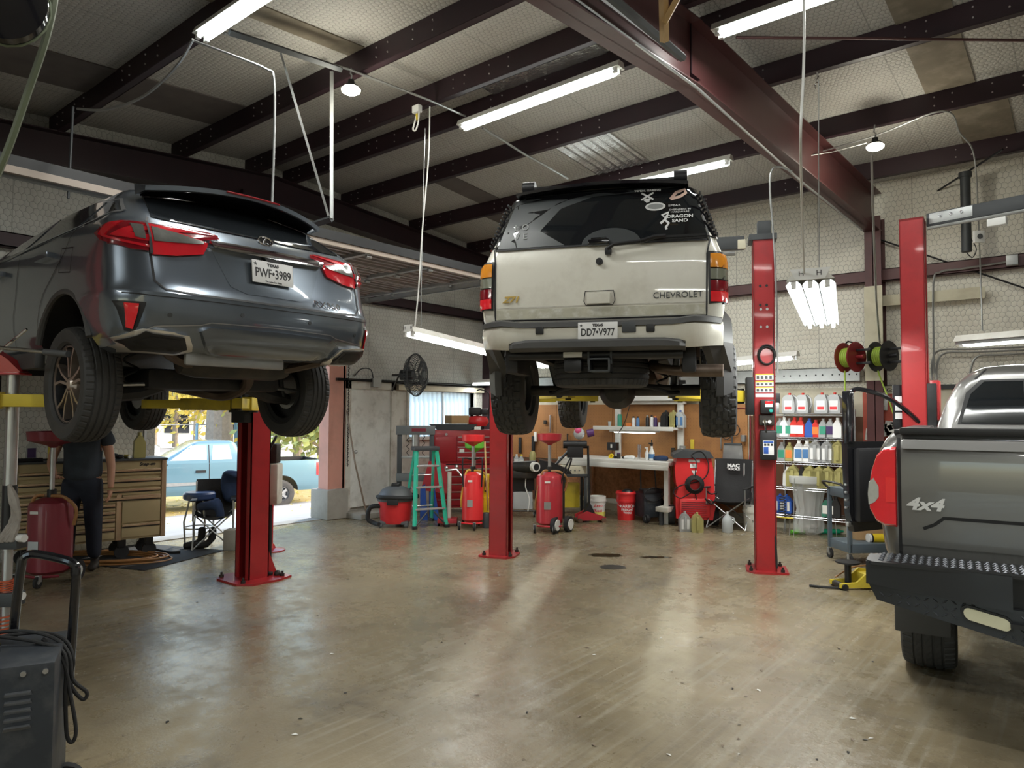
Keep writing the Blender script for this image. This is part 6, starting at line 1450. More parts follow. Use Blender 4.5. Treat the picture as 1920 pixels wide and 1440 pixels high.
# ---- waste oil drains
def drain(label, loc, rz, h, r, ph, m='drain_red', pan='drain_red', pm=.2, hose='hose_tan', group='waste oil drain tanks on wheels', pr=.21, wheels=True):
    t = thing('oil_drain', label, 'oil drain', loc, rz, group); z0 = .1
    MB().lathe([(r*.8, z0), (r, z0+.03), (r, z0+h-.04), (r*.93, z0+h), (r*.4, z0+h+.045), (0, z0+h+.05)], 28).build('tank', M[m], t)
    MB().cyl((0, 0, z0+h), (0, 0, z0+h+.12), .04, 12).build('collar', M['black'], t)
    MB().cyl((0, 0, z0+h+.05), (0, 0, ph-.05), .022, 12).build('tube', M['steel'], t)
    MB().lathe([(.025, ph-.07), (.05, ph-.05), (pr*.95, ph), (pr, ph+.09), (pr-.01, ph+.09), (pr*.9, ph+.01), (.0, ph-.02)], 28).build('pan', M[pan], t)
    MB().tube(smoothpts([(.02, -.03, z0+h+.06), (r*.8, -.05, z0+h+.05), (r+.06, -.02, z0+h-.06), (r+.03, 0, z0+h-.22)]), .016, 8).tube(smoothpts([(-.03, -.06, z0+h+.07), (-r*.6, -r*.5, z0+h+.03), (-r*1.0, -.05, z0+h*.55), (-r*1.05, 0, z0+.2)]), .015, 8).build('hose', M[hose], t)
    MB().box(-r*.45, r*.05, -r*1.02, -r*.92, z0+h*.33, z0+h*.48).build('label', M['chrome_dull'], t); MB().box(-r*.4, 0, -r*1.02, -r*.92, z0+h*.86, z0+h*.9).build('plate', M['paper'], t)
    MB().tube([(-r*.95, -.12, .09), (0, -.2, .09), (r*.9, -.12, .09)], .014, 6).build('base_frame', M[m], t)
    caster(t, -r*1.15, -.16, .055); caster(t, r*.25, -.24, .055)
    for s_ in (1,): o = MB().cyl((r*1.12, .08, .10), (r*1.26, .08, .10), .10, 20).build('wheel', M['black_rubber'], t); MB().cyl((r*1.10, .08, .1), (r*1.28, .08, .1), .05, 12).build('hub', M['white_paint'], o)
    return t
q = G(92, 1092); drain('dark red oil drain in front of the man, pan raised under the grey tyre', q, YAW, .67, .19, 1.36, 'drain_dark', 'drain_dark', pr=.225)
# ---- floor mat, hoses
q = G(250, 1042); o = MB().bbox(-2.5, .75, -.55, .6, 0.001, .008, .003).build('floor_mat', M['black_rubber'], None, q, (0, 0, R(20))); tag(o, 'black rubber mat on the floor under the tan chest', 'mat')
q = G(110, 1043); hs = MB()
for k in range(7):
    rr = .42+.03*k; hs.tube([(rr*1.35*math.cos(a*PI/14), rr*.55*math.sin(a*PI/14), .012+.016*(k % 3)) for a in range(28)], .01, 6, closed=True)
o = hs.build('air_hose', M['hose_tan'], None, q+Vector((.55, .2, .0)), (0, 0, YAW)); tag(o, 'coiled tan air hose on the mat below the tan chest', 'hose')
cord('power_cable', 'dark tool lead with plug lying right of the tan chest', 'cord', [G(255, 1024, .012), G(290, 1030, .012), G(318, 1036, .014), G(338, 1035, .02)], .018, M['black_rubber'])
# ---- tall silver stand at the left edge
st = grp('support_stand', 'tall silver pole stand with clamps and a rag at the left edge', 'stand', 9, 1206)
H_ = lambda py: CH-(py-769)*5.05/F
MB().cyl((0, 0, .0), (0, 0, .03), .13, 24).build('base', M['lift_red'], st)
MB().cyl((0, 0, .0), (0, 0, H_(1030)), .033, 16).cyl((0, 0, H_(1030)), (0, 0, H_(702)), .040, 20).build('pole', M['steel'], st)
MB().cyl((0, 0, H_(1020)), (0, 0, H_(910)), .046, 20).build('sleeve', M['black'], st)
c = MB(); c.bbox(-.2, .085, -.07, .07, H_(702), H_(698), .004); c.prism([(-.22, H_(640)), (-.02, H_(672)), (.08, H_(697)), (-.22, H_(697))], -.05, .05, 'y'); c.build('top_plate', M['lift_red'], st)
for py in (1012, 1118):
    c = MB(); c.bbox(-.05, .10, -.06, .06, H_(py+16), H_(py-10), .01); o = c.build('clamp', M['dark_grey'], st); MB().cyl((.08, -.03, H_(py-5)), (.15, -.05, H_(py-5)), .028, 14).build('knob', M['white_plastic'], o)
for za, zb in ((1112, 1086), (1196, 1150)):
    n = 40; MB().tube([(.046*math.cos(k), .046*math.sin(k), H_(za)+(H_(zb)-H_(za))*k/n) for k in range(n)], .006, 5).build('spring', mat('orange', (.5, .1, .04), .5), st)
rg = MB(); random.seed(4)
for k in range(16):
    a = random.uniform(-.5, .9); rg.tube(smoothpts([(.03, -.05, H_(908)), (.06+.05*random.random(), -.06-.02*random.random(), H_(940)), (.05+.07*random.random(), -.06, H_(975)), (-.03+.1*random.random(), -.06, H_(1012))]), [.012]*18+[.02]*7, 6)
o = rg.build('rag', M['rag'], st); o['kind'] = 'stuff'
a0 = U(-10, 651, 4.6); b0 = U(84, 660, 4.55); c0 = U(128, 664, 4.5)
t = thing('pry_bar', 'long silver lever bar with grey grip across the left edge', 'bar', (0, 0, 0)); MB().tube([a0, b0], .013, 10).build('bar', M['chrome'], t); MB().tube([b0, c0], .021, 12).build('grip', M['grey_plastic'], t)
cord('rod_tool', 'thin silver rod slanting up above the lever bar', 'rod', [U(-6, 664, 4.7), U(50, 617, 4.65)], .009, M['chrome'], False)
# ---- black charger at the bottom left corner
wd_ = thing('battery_charger', 'scratched black wheeled charger box with looped cable in the bottom left corner', 'charger', (0, 0, 0), YAW+R(26))
q_ = G(104, 1240, .70); wd_.location = q_-Matrix.Rotation(YAW+R(26), 3, 'Z') @ Vector((.20, -.30, .70))
c = MB(); c.bbox(-.32, .20, -.30, .14, .06, .70, .012); c.build('case', mat('case_black', (.03, .036, .045), .5, .2, .3, 8, dirt=(.12, .12, .12), damt=.4, dscale=9), wd_)
lv_ = MB()
for gx, gz_ in ((.085, .60), (.125, .25), (-.03, .24)):
    for k in range(5):
        z = gz_-.031*k; lv_ = MB(); lv_.add([(gx-.045, -.301, z-.012), (gx+.045, -.301, z-.012), (gx+.04, -.318, z+.004), (gx-.04, -.318, z+.004), (gx-.04, -.301, z+.006), (gx+.04, -.301, z+.006)], [(0, 1, 2, 3), (3, 2, 5, 4), (0, 3, 4), (1, 5, 2)]); lv_.build('louvre', M['chrome_dull'], wd_, smooth=0)
for x in (.1, .17): MB().cyl((x, -.30, .67), (x, -.31, .67), .010, 10).build('screw', M['chrome_dull'], wd_)
MB().tube(smoothpts([(.0, .12, .68), (.005, .12, .80), (.02, .12, .99), (.03, .12, 1.03), (.07, .11, 1.04), (.17, .06, 1.02), (.22, .03, 1.0), (.23, .02, .96), (.225, .02, .8), (.215, .02, .5), (.215, .02, .42)], 5), .018, 10).build('handle', M['black_gloss'], wd_)
MB().lathe([(.075, 0), (.09, .0), (.09, .025), (.075, .02)], 24).lathe([(.0, .01), (.05, .01), (.05, .06), (.0, .06)], 18).build('dial', M['black_gloss'], wd_, (-.10, -.08, .70))
MB().tube(smoothpts([(-.3, -.0, .72), (-.1, .02, .74), (.0, -.0, .73), (.12, -.06, .71), (.21, -.12, .67), (.22, -.14, .5), (.23, -.15, .36), (.25, -.15, .33), (.26, -.15, .38), (.235, -.14, .52), (.2, -.12, .66), (.1, -.03, .71)]), .0075, 8).tube(smoothpts([(-.2, .05, .72), (0, .06, .74), (.15, -.02, .72), (.22, -.08, .66), (.24, -.1, .56), (.29, -.1, .50), (.275, -.1, .475), (.23, -.09, .54), (.21, -.05, .64), (.12, .0, .71)]), .0075, 8).tube(smoothpts([(-.1, .05, .72), (.1, .03, .73), (.2, -.02, .70), (.235, -.05, .62), (.22, -.04, .56), (.21, -.02, .62)]), .0075, 8).build('cable', M['black_rubber'], wd_)
for y in (-.2, .06): MB().cyl((.20, y-.02, .08), (.20, y+.02, .08), .08, 18).build('wheel', M['black_rubber'], wd_)
# ---- the man
pm = grp('person', 'man in dark t-shirt and navy work trousers standing, face hidden by the raised tyre', 'person', 150, 1068, YAW+R(15))
def skin(name, pts, edges, m, parent, sub=2, root=0):
    me = bpy.data.meshes.new(name); me.from_pydata([p[0] for p in pts], edges, []); o = bpy.data.objects.new(name, me); COL.objects.link(o); o.parent = parent
    md = o.modifiers.new('s', 'SKIN'); md.use_smooth_shade = True
    for i, p in enumerate(pts):
        r_ = p[1] if isinstance(p[1], tuple) else (p[1], p[1]); me.skin_vertices[0].data[i].radius = r_; me.skin_vertices[0].data[i].use_root = i == root
    sb = o.modifiers.new('u', 'SUBSURF'); sb.levels = sub; sb.render_levels = sub
    bpy.context.view_layer.update(); m2 = bpy.data.meshes.new_from_object(o.evaluated_get(bpy.context.evaluated_depsgraph_get())); o.modifiers.clear(); o.data = m2
    m2.materials.clear(); m2.materials.append(m); m2.polygons.foreach_set('use_smooth', [True]*len(m2.polygons)); return o
# faces local -y (towards the camera side)
bp_ = [((0, 0, 1.0), (.14, .11)), ((0, 0, 1.2), (.155, .115)), ((0, 0, 1.36), (.17, .11)), ((0, 0, 1.46), (.09, .07)), ((0, -.01, 1.53), .052), ((0, -.02, 1.60), (.068, .08)), ((0, -.02, 1.69), (.07, .085)),
       ((.19, 0, 1.42), .062), ((.245, .0, 1.20), .05), ((.27, -.02, 1.08), .043), ((.285, -.07, .90), .034), ((.285, -.09, .84), .028),
       ((-.19, 0, 1.42), .062), ((-.26, -.03, 1.22), .05), ((-.27, -.08, 1.10), .043), ((-.20, -.22, 1.02), .034), ((-.17, -.26, 1.0), .028),
       ((.095, 0, .92), .09), ((.11, -.01, .52), .062), ((.12, .02, .12), .042), ((-.095, 0, .92), .09), ((-.12, -.01, .52), .062), ((-.13, .02, .12), .042)]
be = [(0, 1), (1, 2), (2, 3), (3, 4), (4, 5), (5, 6), (2, 7), (7, 8), (8, 9), (9, 10), (10, 11), (2, 12), (12, 13), (13, 14), (14, 15), (15, 16), (0, 17), (17, 18), (18, 19), (0, 20), (20, 21), (21, 22)]
skin('body', bp_, be, M['skin'], pm)
mat('shirt', (.035, .045, .06), .85, 0, .25, 12, bump=.3, bscale=20); mat('trousers', (.012, .016, .03), .8, 0, .3, 10, bump=.3, bscale=18)
skin('t_shirt', [((0, 0, .88), (.2, .17)), ((0, 0, 1.05), (.2, .165)), ((0, 0, 1.2), (.185, .14)), ((0, 0, 1.36), (.19, .13)), ((0, 0, 1.465), (.085, .07)), ((.19, 0, 1.43), .085), ((.25, 0, 1.27), .075), ((-.19, 0, 1.43), .085), ((-.265, -.03, 1.28), .075)], [(0, 1), (1, 2), (2, 3), (3, 4), (3, 5), (5, 6), (3, 7), (7, 8)], M['shirt'], pm)
skin('trousers', [((0, 0, 1.03), (.18, .15)), ((0, 0, .90), (.175, .145)), ((.10, 0, .80), .11), ((.115, -.01, .50), .088), ((.125, .02, .10), .07), ((-.10, 0, .80), .11), ((-.125, -.01, .50), .088), ((-.135, .02, .10), .07)], [(0, 1), (1, 2), (2, 3), (3, 4), (1, 5), (5, 6), (6, 7)], M['trousers'], pm)
for s_ in (-1, 1):
    skin('shoe', [((s_*.13, .06, .05), (.042, .045)), ((s_*.135, -.05, .045), (.048, .042)), ((s_*.145, -.16, .038), (.045, .034)), ((s_*.125, .04, .11), .045)], [(0, 1), (1, 2), (0, 3)], mat('shoe', (.03, .025, .022), .6), pm)
for hx, hy, hz, dx, dy in ((.285, -.10, .80, .0, -.02), (-.155, -.28, .98, .02, -.03)):
    down = hx > 0; base = Vector((hx, hy, hz)); D_ = Vector((0, -.25, -1)).normalized() if down else Vector((.3, -1, -.2)).normalized(); Sd = Vector((0, 1, -.25)).normalized() if down else Vector((1, .3, 0)).normalized()
    Cn = D_.cross(Sd)*(-1 if down else 1)
    P_ = [(base-D_*.045, (.026, .018)), (base+D_*.03, (.036, .016))]; E_ = [(0, 1)]
    for k, Lf in enumerate((.062, .075, .070, .055)):
        r0 = base+D_*.035+Sd*(.027-.018*k); P_ += [(r0, .0095), (r0+D_*Lf*.5+Cn*.008, .0085), (r0+D_*Lf*.9+Cn*.028, .0075)]; n = len(P_); E_ += [(1, n-3), (n-3, n-2), (n-2, n-1)]
    r0 = base-D_*.01+Sd*.03; P_ += [(r0, .011), (r0+D_*.03+Sd*.022, .010), (r0+D_*.058+Sd*.022+Cn*.012, .009)]; n = len(P_); E_ += [(0, n-3), (n-3, n-2), (n-2, n-1)]
    skin('hand', P_, E_, M['skin'], pm, 1)
hd = MB(); hd.ball((0, -.01, 1.66), .098, 18, sz=1.15); hd.ball((0, -.112, 1.635), .014, 8, sz=1.6); hd.ball((.092, 0, 1.63), .018, 8, sz=1.5).ball((-.092, 0, 1.63), .018, 8, sz=1.5); hd.build('head', M['skin'], pm)
MB().ball((.033, -.092, 1.66), .012, 8).ball((-.033, -.092, 1.66), .012, 8).build('eyes', M['white_plastic'], pm); MB().bbox(-.025, .025, -.108, -.095, 1.592, 1.6, .003).build('mouth', mat('lip', (.35, .12, .1), .5), pm)
MB().ball((0, .012, 1.69), .104, 18, sz=1.0).build('hair', M['black_rubber'], pm)
MB().lathe([(.175, .975), (.178, .99), (.178, 1.01), (.175, 1.02)], 28, 0, None, 1, .8).build('belt', M['black'], pm)
# ---- stool, camping chair with coat, boots, tank, stands
t = grp('stool', 'round stool with navy padded seat and pale legs left of the coat', 'stool', 372, 1022)
MB().lathe([(0, .56), (.17, .56), (.19, .58), (.19, .63), (.17, .655), (0, .66)], 28).build('seat', mat('navy_vinyl', (.03, .06, .16), .35, 0, .1), t)
for k in range(4):
    a = PI/4+k*PI/2; MB().tube([(.12*math.cos(a), .12*math.sin(a), .56), (.18*math.cos(a), .18*math.sin(a), .3), (.16*math.cos(a), .16*math.sin(a), .01)], .012, 8).build('leg', M['galv'], t)
MB().tube([(.17*math.cos(a*PI/10), .17*math.sin(a*PI/10), .22) for a in range(20)], .009, 6, closed=True).build('footrest', M['galv'], t)
def camp_chair(t, m, fr, w_=.26, back=.92):
    for s_ in (-1, 1):
        MB().tube([(s_*w_, -.25, .02), (-s_*w_*.9, -.22, .42)], .009, 6).build('leg', fr, t); MB().tube([(s_*w_, .25, .02), (-s_*w_*.9, .2, .42)], .009, 6).build('leg', fr, t)
        MB().tube([(s_*w_, .25, .02), (s_*w_, -.24, .40)], .009, 6).tube([(s_*w_, -.25, .02), (s_*w_, .24, .44)], .009, 6).build('leg', fr, t)
        MB().tube([(s_*w_, .22, .38), (s_*w_*1.0, .30, back)], .010, 6).build('back_post', fr, t); MB().box(s_*w_-.03, s_*w_+.03, -.26, .24, .585, .60).build('armrest', m, t); MB().tube([(s_*w_, -.25, .36), (s_*w_, -.25, .585)], .009, 6).build('arm_post', fr, t)
    V = []; n = 10
    for i in range(n+1):
        for j, (y, z, sag) in enumerate(((-.27, .42, .02), (-.1, .41, .06), (.1, .39, .08), (.2, .42, .06), (.26, .60, .06), (.29, .76, .05), (.31, back+.02, .02))):
            u = -1+2*i/n; V.append((u*w_*1.02, y-(0 if j < 4 else -sag*(1-u*u)), z-(sag*(1-u*u) if j < 4 else 0)))
    F_ = [(i*7+j, (i+1)*7+j, (i+1)*7+j+1, i*7+j+1) for i in range(n) for j in range(6)]
    return MB().add(V, F_).build('fabric', m, t)
t = grp('camping_chair', 'small folding chair piled with dark clothes left of the lift post', 'chair', 400, 1026, YAW+R(20))
camp_chair(t, M['black_rubber'], M['galv'], .22, .78)
mat('denim', (.02, .04, .1), .85, 0, .3, 10, bump=.4, bscale=15); mat('grey_cloth', (.42, .42, .38), .9, 0, .2, 8)
t = thing('work_coat', 'navy coat draped over the folding chair back', 'coat', G(400, 1026)+Vector((.10, .12, 0)), YAW+R(20)); skin('cloth', [((.05, .22, .50), (.10, .06)), ((.05, .26, .74), (.17, .07)), ((.06, .2, .90), (.15, .05)), ((.1, .08, .84), (.12, .05))], [(0, 1), (1, 2), (2, 3)], M['denim'], t)
MB().bbox(.17, .25, .12, .2, .35, .92, .03).build('lining', M['grey_cloth'], t)
t = thing('folded_trousers', 'rumpled dark trousers lying on the folding chair seat', 'trousers', G(400, 1026)+Vector((-.02, -.04, .45)), YAW); skin('cloth', [((-.16, 0, .04), .05), ((0, -.04, .06), .06), ((.14, 0, .08), .07), ((0, .1, .1), .05), ((.16, -.1, -.1), .05)], [(0, 1), (1, 2), (2, 3), (2, 4)], M['denim'], t)
for k, (px, lb_) in enumerate(((368, 'left black work boot under the stool'), (388, 'right black work boot, toe towards the lift post'))):
    t = grp('work_boot', lb_, 'boot', px, 1028, YAW+R(-60), 'pair of black work boots'); skin('boot', [((0, .05, .06), .05), ((0, -.06, .045), .048), ((0, -.15, .04), .042), ((0, .06, .18), .048), ((0, .06, .26), .05)], [(0, 1), (1, 2), (0, 3), (3, 4)], M['black_rubber'], t)
t = grp('cement_block', 'dirty square block against the foot of the lift post', 'block', 437, 1030, YAW); MB().bbox(-.09, .09, -.09, .09, 0, .24, .015).build('block', M['concrete'], t)
q = lp1.location; t = thing('fluid_reservoir', 'stained white plastic tank hung on the back of the lift post', 'tank', U(507, 945, 7.35), YAW)
MB().bbox(-.10, .10, -.09, .09, 0, .42, .03).build('tank', M['white_dirty'], t); MB().bbox(-.08, .08, -.07, .07, .42, .62, .02).build('pump_motor', M['oily'], t); MB().tube(smoothpts([(.02, -.08, .6), (.1, -.16, .7), (.02, -.2, .5), (-.10, -.22, .25), (-.13, -.2, -.1), (-.04, -.16, -.5)]), .012, 6).build('hose', M['black_rubber'], t)
MB().tube([(-.0, .0, 0), (.0, .0, -.55)], .022, 8).build('bracket_post', M['black'], t)
t = grp('jack_stand', 'thin red pole stand with round foot behind the lift post', 'stand', 507, 1032, YAW); MB().lathe([(.17, 0), (.17, .012), (.06, .03), (.04, .08), (0, .08)], 24).build('foot', M['lift_red'], t); MB().cyl((0, 0, .05), (0, 0, 1.0), .028, 12).build('pole', M['lift_red'], t)
t = thing('chock_knob', 'rusty round knob and pedal on the lift post base plate', 'knob', G(520, 1082), YAW); MB().ball((0, 0, .035), .035, 12).bbox(-.18, -.05, -.03, .03, .02, .05, .01).build('knob', M['oily'], t)
# ================================================================ back left corner
def wp(px, py, off=.05): return pln(px, py, 1, BY-off)
def bx(t, nm, m, *a, b_=.006): return MB().bbox(*a, b_).build(nm, M[m], t)
t = thing('wall_fan', 'grey round cage fan on a bracket above the white door', 'fan', U(781, 703, 11.1), YAW+R(73))
c = MB()
for k in range(40):
    a = k*PI/20
    c.tube([(r*math.cos(a), y, r*math.sin(a)) for r, y in ((.05, -.13), (.18, -.11), (.29, -.05), (.33, .02), (.28, .10), (.15, .14), (.05, .15))], .0045, 4)
for r_, y in ((.33, .02), (.335, .0), (.25, -.08), (.17, -.112), (.09, -.125), (.2, .13)): c.tube([(r_*math.cos(a*PI/16), y, r_*math.sin(a*PI/16)) for a in range(32)], .007, 5, closed=True)
c.cyl((0, -.125, 0), (0, -.135, 0), .06, 16)
o = c.build('cage', M['dark_grey'], t); o['kind'] = 'stuff'
for k in range(3):
    a = k*2*PI/3; T = Matrix.Rotation(a, 4, 'Y') @ Matrix.Rotation(R(24), 4, 'X'); MB().add([(-.04, 0, .04), (.04, 0, .04), (.11, .0, .24), (-.06, 0, .26), (-.04, .006, .04), (.04, .006, .04), (.11, .006, .24), (-.06, .006, .26)], [(0, 1, 2, 3), (4, 7, 6, 5), (0, 4, 5, 1), (1, 5, 6, 2), (2, 6, 7, 3), (3, 7, 4, 0)], 0, T).build('blade', M['dark_grey'], t)
MB().cyl((0, .05, 0), (0, .26, 0), .085, 16).build('motor', M['black'], t); MB().tube([(0, .26, 0), (0, .42, 0)], .02, 6).tube([(0, .3, 0), (0, .42, -.25)], .015, 6).build('bracket', M['oily'], t)
cord('wooden_pole', 'long wooden pole leaning beside the white door', 'pole', [G(690, 976), U(666, 870, 10.6), U(650, 770, 10.9)], .014, M['wood_grey'], False)
# shop vacuum
t = grp('shop_vacuum', 'red drum shop vacuum with grey lid and black hose near the white door', 'vacuum', 741, 986)
MB().lathe([(.20, .05), (.215, .08), (.245, .36), (.25, .38)], 28).build('drum', M['red_plastic'], t)
MB().lathe([(.26, .37), (.27, .41), (.25, .45), (.20, .53), (.12, .57), (0, .58)], 28).build('lid', M['grey_plastic'], t)
bx(t, 'latch', 'black', -.08, .08, -.28, -.24, .33, .42); MB().bbox(-.06, .06, -.05, .05, .56, .62, .02).build('handle', M['black'], t)
MB().tube(smoothpts([(-.2, -.1, .30), (-.34, -.12, .28), (-.38, -.1, .12), (-.30, -.1, .06), (-.2, -.2, .05)]), .032, 10).tube(smoothpts([(-.26, 0, .42), (-.15, -.24, .44), (.15, -.24, .43), (.3, -.05, .42), (.26, .2, .42), (0, .28, .43), (-.26, .1, .42)]), .03, 10).build('hose', M['black_rubber'], t)
for a in (220, 320, 80): MB().ball((.24*math.cos(R(a)), .24*math.sin(R(a)), .03), .035, 10).bbox(.2*math.cos(R(a))-.06, .2*math.cos(R(a))+.06, .2*math.sin(R(a))-.05, .2*math.sin(R(a))+.05, .04, .09, .02).build('caster_foot', M['grey_plastic'], t)
# step ladder
t = grp('step_ladder', 'green fibreglass step ladder standing open by the shop vacuum', 'ladder', 797, 985, YAW+R(24)); Hh = 1.12
fl_ = [(-.24, -.28), (.24, -.28)]; bk = [(-.22, .38), (.22, .38)]; top = [(-.15, -.03), (.15, -.03)]; tb2 = [(-.14, .07), (.14, .07)]
for (a, b_) in zip(fl_, top): MB().tube([(a[0], a[1], 0), (b_[0], b_[1], Hh)], .032, 4).build('front_rail', M['ladder_green'], t, smooth=0)
for (a, b_) in zip(bk, tb2): MB().tube([(a[0], a[1], 0), (b_[0], b_[1], Hh)], .024, 4).build('rear_rail', M['ladder_green'], t, smooth=0)
for k in (.25, .52, .79):
    w_ = .24-.09*k; y = -.28+.25*k; bx(t, 'step', 'alu', -w_, w_, y-.035, y+.045, Hh*k-.025, Hh*k, b_=.004)
MB().tube([(-.2, .28, .25), (.2, .28, .25)], .011, 6).tube([(-.17, .18, .72), (.17, .18, .72)], .011, 6).build('rear_brace', M['alu'], t)
bx(t, 'top_cap', 'dark_grey', -.19, .19, -.08, .12, Hh-.03, Hh+.03, b_=.012)
for s_ in (-1, 1):
    MB().tube([(s_*.2, -.16, .5), (s_*.2, .05, .56), (s_*.19, .24, .46)], .01, 4).build('spreader', M['alu'], t); MB().tube([(s_*.24, -.27, .02), (s_*.05, -.26, .23)], .014, 6).build('brace', M['dark_grey'], t)
    for p in (fl_, bk): q = p[0] if s_ < 0 else p[1]; MB().bbox(q[0]-.035, q[0]+.035, q[1]-.03, q[1]+.03, 0, .04, .006).build('foot', M['black'], t)
# workshop press
q = G(778, 972); t = thing('shop_press', 'grey steel H frame press standing behind the ladder', 'press', q, YAW+R(4))
for s_ in (-1, 1): bx(t, 'upright', 'dark_grey', s_*.25-.035, s_*.25+.035, -.04, .04, 0, 1.42); bx(t, 'foot', 'dark_grey', s_*.25-.03, s_*.25+.03, -.3, .3, 0, .05)
mat('press_grey', (.16, .175, .18), .45, .2, .1)
bx(t, 'top_beam', 'press_grey', -.30, .30, -.06, .06, 1.30, 1.44); bx(t, 'bed_beam', 'press_grey', -.29, .29, -.07, .07, .58, .70); MB().box(-.06, .16, -.065, -.06, 1.35, 1.40).build('label', M['drain_dark'], t)
MB().cyl((0, 0, 1.3), (0, 0, 1.1), .06, 14).cyl((0, 0, 1.12), (0, 0, .92), .035, 12).build('ram', M['steel'], t); bx(t, 'crossbar', 'galv', -.24, .24, -.03, .03, .93, .97)
for x in (-.12, .12): MB().tube([(x+.02*math.cos(k*.8), .02*math.sin(k*.8), .97+.0125*k) for k in range(26)], .005, 5).build('return_spring', M['black'], t)
# red tool cabinets
q = G(835, 966); mat('cab_red', (.33, .012, .02), .35, .1, .1, coat=.3)
t = thing('tool_cabinet', 'tall red tool cabinet under the compressor, left of the red lift post', 'tool chest', q+Vector((-.22, .12, 0)), YAW+R(12))
bx(t, 'lower_case', 'cab_red', -.15, .95, .0, .5, .08, .78); bx(t, 'upper_case', 'cab_red', -.12, .90, .03, .48, .80, 1.36)
for k in range(5):
    z = .84+k*.085; o = bx(t, 'drawer', 'cab_red', .26, .86, .015, .05, z, z+.078, b_=.004); MB().box(.28, .84, .005, .02, z+.058, z+.07).build('pull', M['steel'], o)
for k in range(5):
    z = .12+k*.125; o = bx(t, 'drawer', 'cab_red', -.1, .9, -.015, .02, z, z+.115, b_=.004); MB().box(-.06, .86, -.025, -.01, z+.09, z+.104).build('pull', M['steel'], o)
bx(t, 'side_panel', 'cab_red', -.11, .25, .015, .05, .84, 1.25, b_=.004); MB().box(.30, .38, .008, .014, .98, 1.05).build('sticker', M['paper'], t); MB().cyl((.08, .02, 1.29), (.08, .0, 1.29), .022, 14).build('lock', M['steel'], t)
for x in (-.08, .85): caster(t, x, .1, .04)
tz = q+Vector((-.22, .12, 0)); TR = Matrix.Translation(tz) @ Matrix.Rotation(YAW+R(12), 4, 'Z')
def onc(x, y, z=1.36): return TR @ Vector((x, y, z))
t = thing('parts_tray', 'black sloped tray on top of the red cabinet', 'tray', onc(.22, .15, 1.362), YAW+R(8)); MB().frustum((-.28, .28, -.15, .2), (-.42, .38, -.16, .24), 0, .09).build('tray', M['dark_grey'], t)
t = thing('cardboard_box', 'small tilted cardboard box on the black tray', 'box', onc(.28, .22, 1.46), YAW+R(35)); MB().bbox(-.17, .17, -.12, .12, 0, .14, .006).build('box', M['cardboard'], t)
t = thing('air_compressor', 'small red pancake compressor with black pump on the red cabinet', 'compressor', onc(.64, .26, 1.362), YAW)
MB().lathe([(0, .05), (.15, .06), (.19, .12), (.19, .16), (.15, .22), (0, .24)], 26).build('tank', M['red_plastic'], t); MB().bbox(-.15, .06, -.08, .1, .24, .38, .03).bbox(.06, .18, -.07, .08, .25, .35, .02).build('pump', M['black'], t)
for a in range(4): MB().cyl((.12*math.cos(a*PI/2+.7), .12*math.sin(a*PI/2+.7), 0), (.12*math.cos(a*PI/2+.7), .12*math.sin(a*PI/2+.7), .08), .015, 8).build('foot', M['black_rubber'], t)
MB().tube(smoothpts([(.18, 0, .12), (.2, 0, .45), (.18, 0, .62), (.05, 0, .68), (-.02, 0, .66)]), .01, 6).build('handle', M['black'], t)
t = grp('ramp_stack', 'blue and red steel plates leaning behind the ladder', 'plates', 800, 975, YAW); MB().prism([(-.1, 0), (.02, 0), (-.03, .55), (-.1, .5)], -.02, .02, 'y').build('plate', M['blue'], t)
MB().prism([(.05, 0), (.2, 0), (.12, .5), (.04, .42)], -.05, -.01, 'y').build('plate', M['blue'], t); MB().prism([(-.1, .45), (.35, .4), (.28, .85), (.02, .9)], .04, .08, 'y').build('plate', M['drain_red'], t)
t = grp('transmission_jack', 'pale post on a small red wheeled jack behind the ladder', 'jack', 842, 986, YAW)
MB().cyl((0, 0, .06), (0, 0, .78), .03, 12).build('post', M['white_dirty'], t); bx(t, 'base', 'drain_red', -.16, .12, -.1, .1, .05, .12); MB().tube([(-.06, 0, .8), (.1, 0, .82), (.2, .0, .7), (.34, 0, .6)], .014, 6).ball((-.05, 0, .84), .03, 8).ball((.1, 0, .86), .03, 8).build('fittings', M['steel'], t)
for x in (-.15, .12): caster(t, x, 0, .035)
q = G(868, 985); drain('green oil drain with green pan behind the red one', q+Vector((-.1, .35, 0)), YAW, .58, .13, 1.12, 'lime', 'lime', pr=.15, hose='hose_yellow')
q = G(886, 990); t = drain('tall red oil drain with yellow hose left of the red lift post', q, YAW, .66, .155, 1.24, 'red_bright', 'red_bright', pr=.165, hose='hose_yellow')
for s_ in (-1, 1): MB().tube(smoothpts([(s_*.13, -.12, .6), (s_*.14, -.14, .95), (s_*.12, -.1, 1.0), (s_*.03, .02, .98)]), .012, 6).build('handle', M['black'], t)
t = grp('black_lid', 'round black pan tilted on the green drain pan', 'pan', 870, 960); t.location.z = 1.22; t.location += Vector((-.1, .3, 0)); MB().lathe([(0, 0), (.2, .02), (.26, .06), (.25, .065), (0, .03)], 24).build('pan', M['black'], t)
t = grp('mop_bucket', 'yellow wheeled mop bucket with wringer beside the red lift post', 'bucket', 915, 984, YAW)
MB().frustum((-.15, .15, -.12, .12), (-.19, .19, -.16, .16), .08, .42).build('tub', mat('bright_yellow', (.8, .58, .02), .45, 0, .1), t); MB().frustum((-.14, .14, -.1, .1), (-.17, .17, -.13, .13), .42, .74).build('wringer', M['bright_yellow'], t)
for k in range(4): MB().box(-.12+k*.07, -.09+k*.07, -.135, -.12, .5, .7).build('wringer_slot', M['black'], t)
for x in (-.13, .13): caster(t, x, -.1, .035)
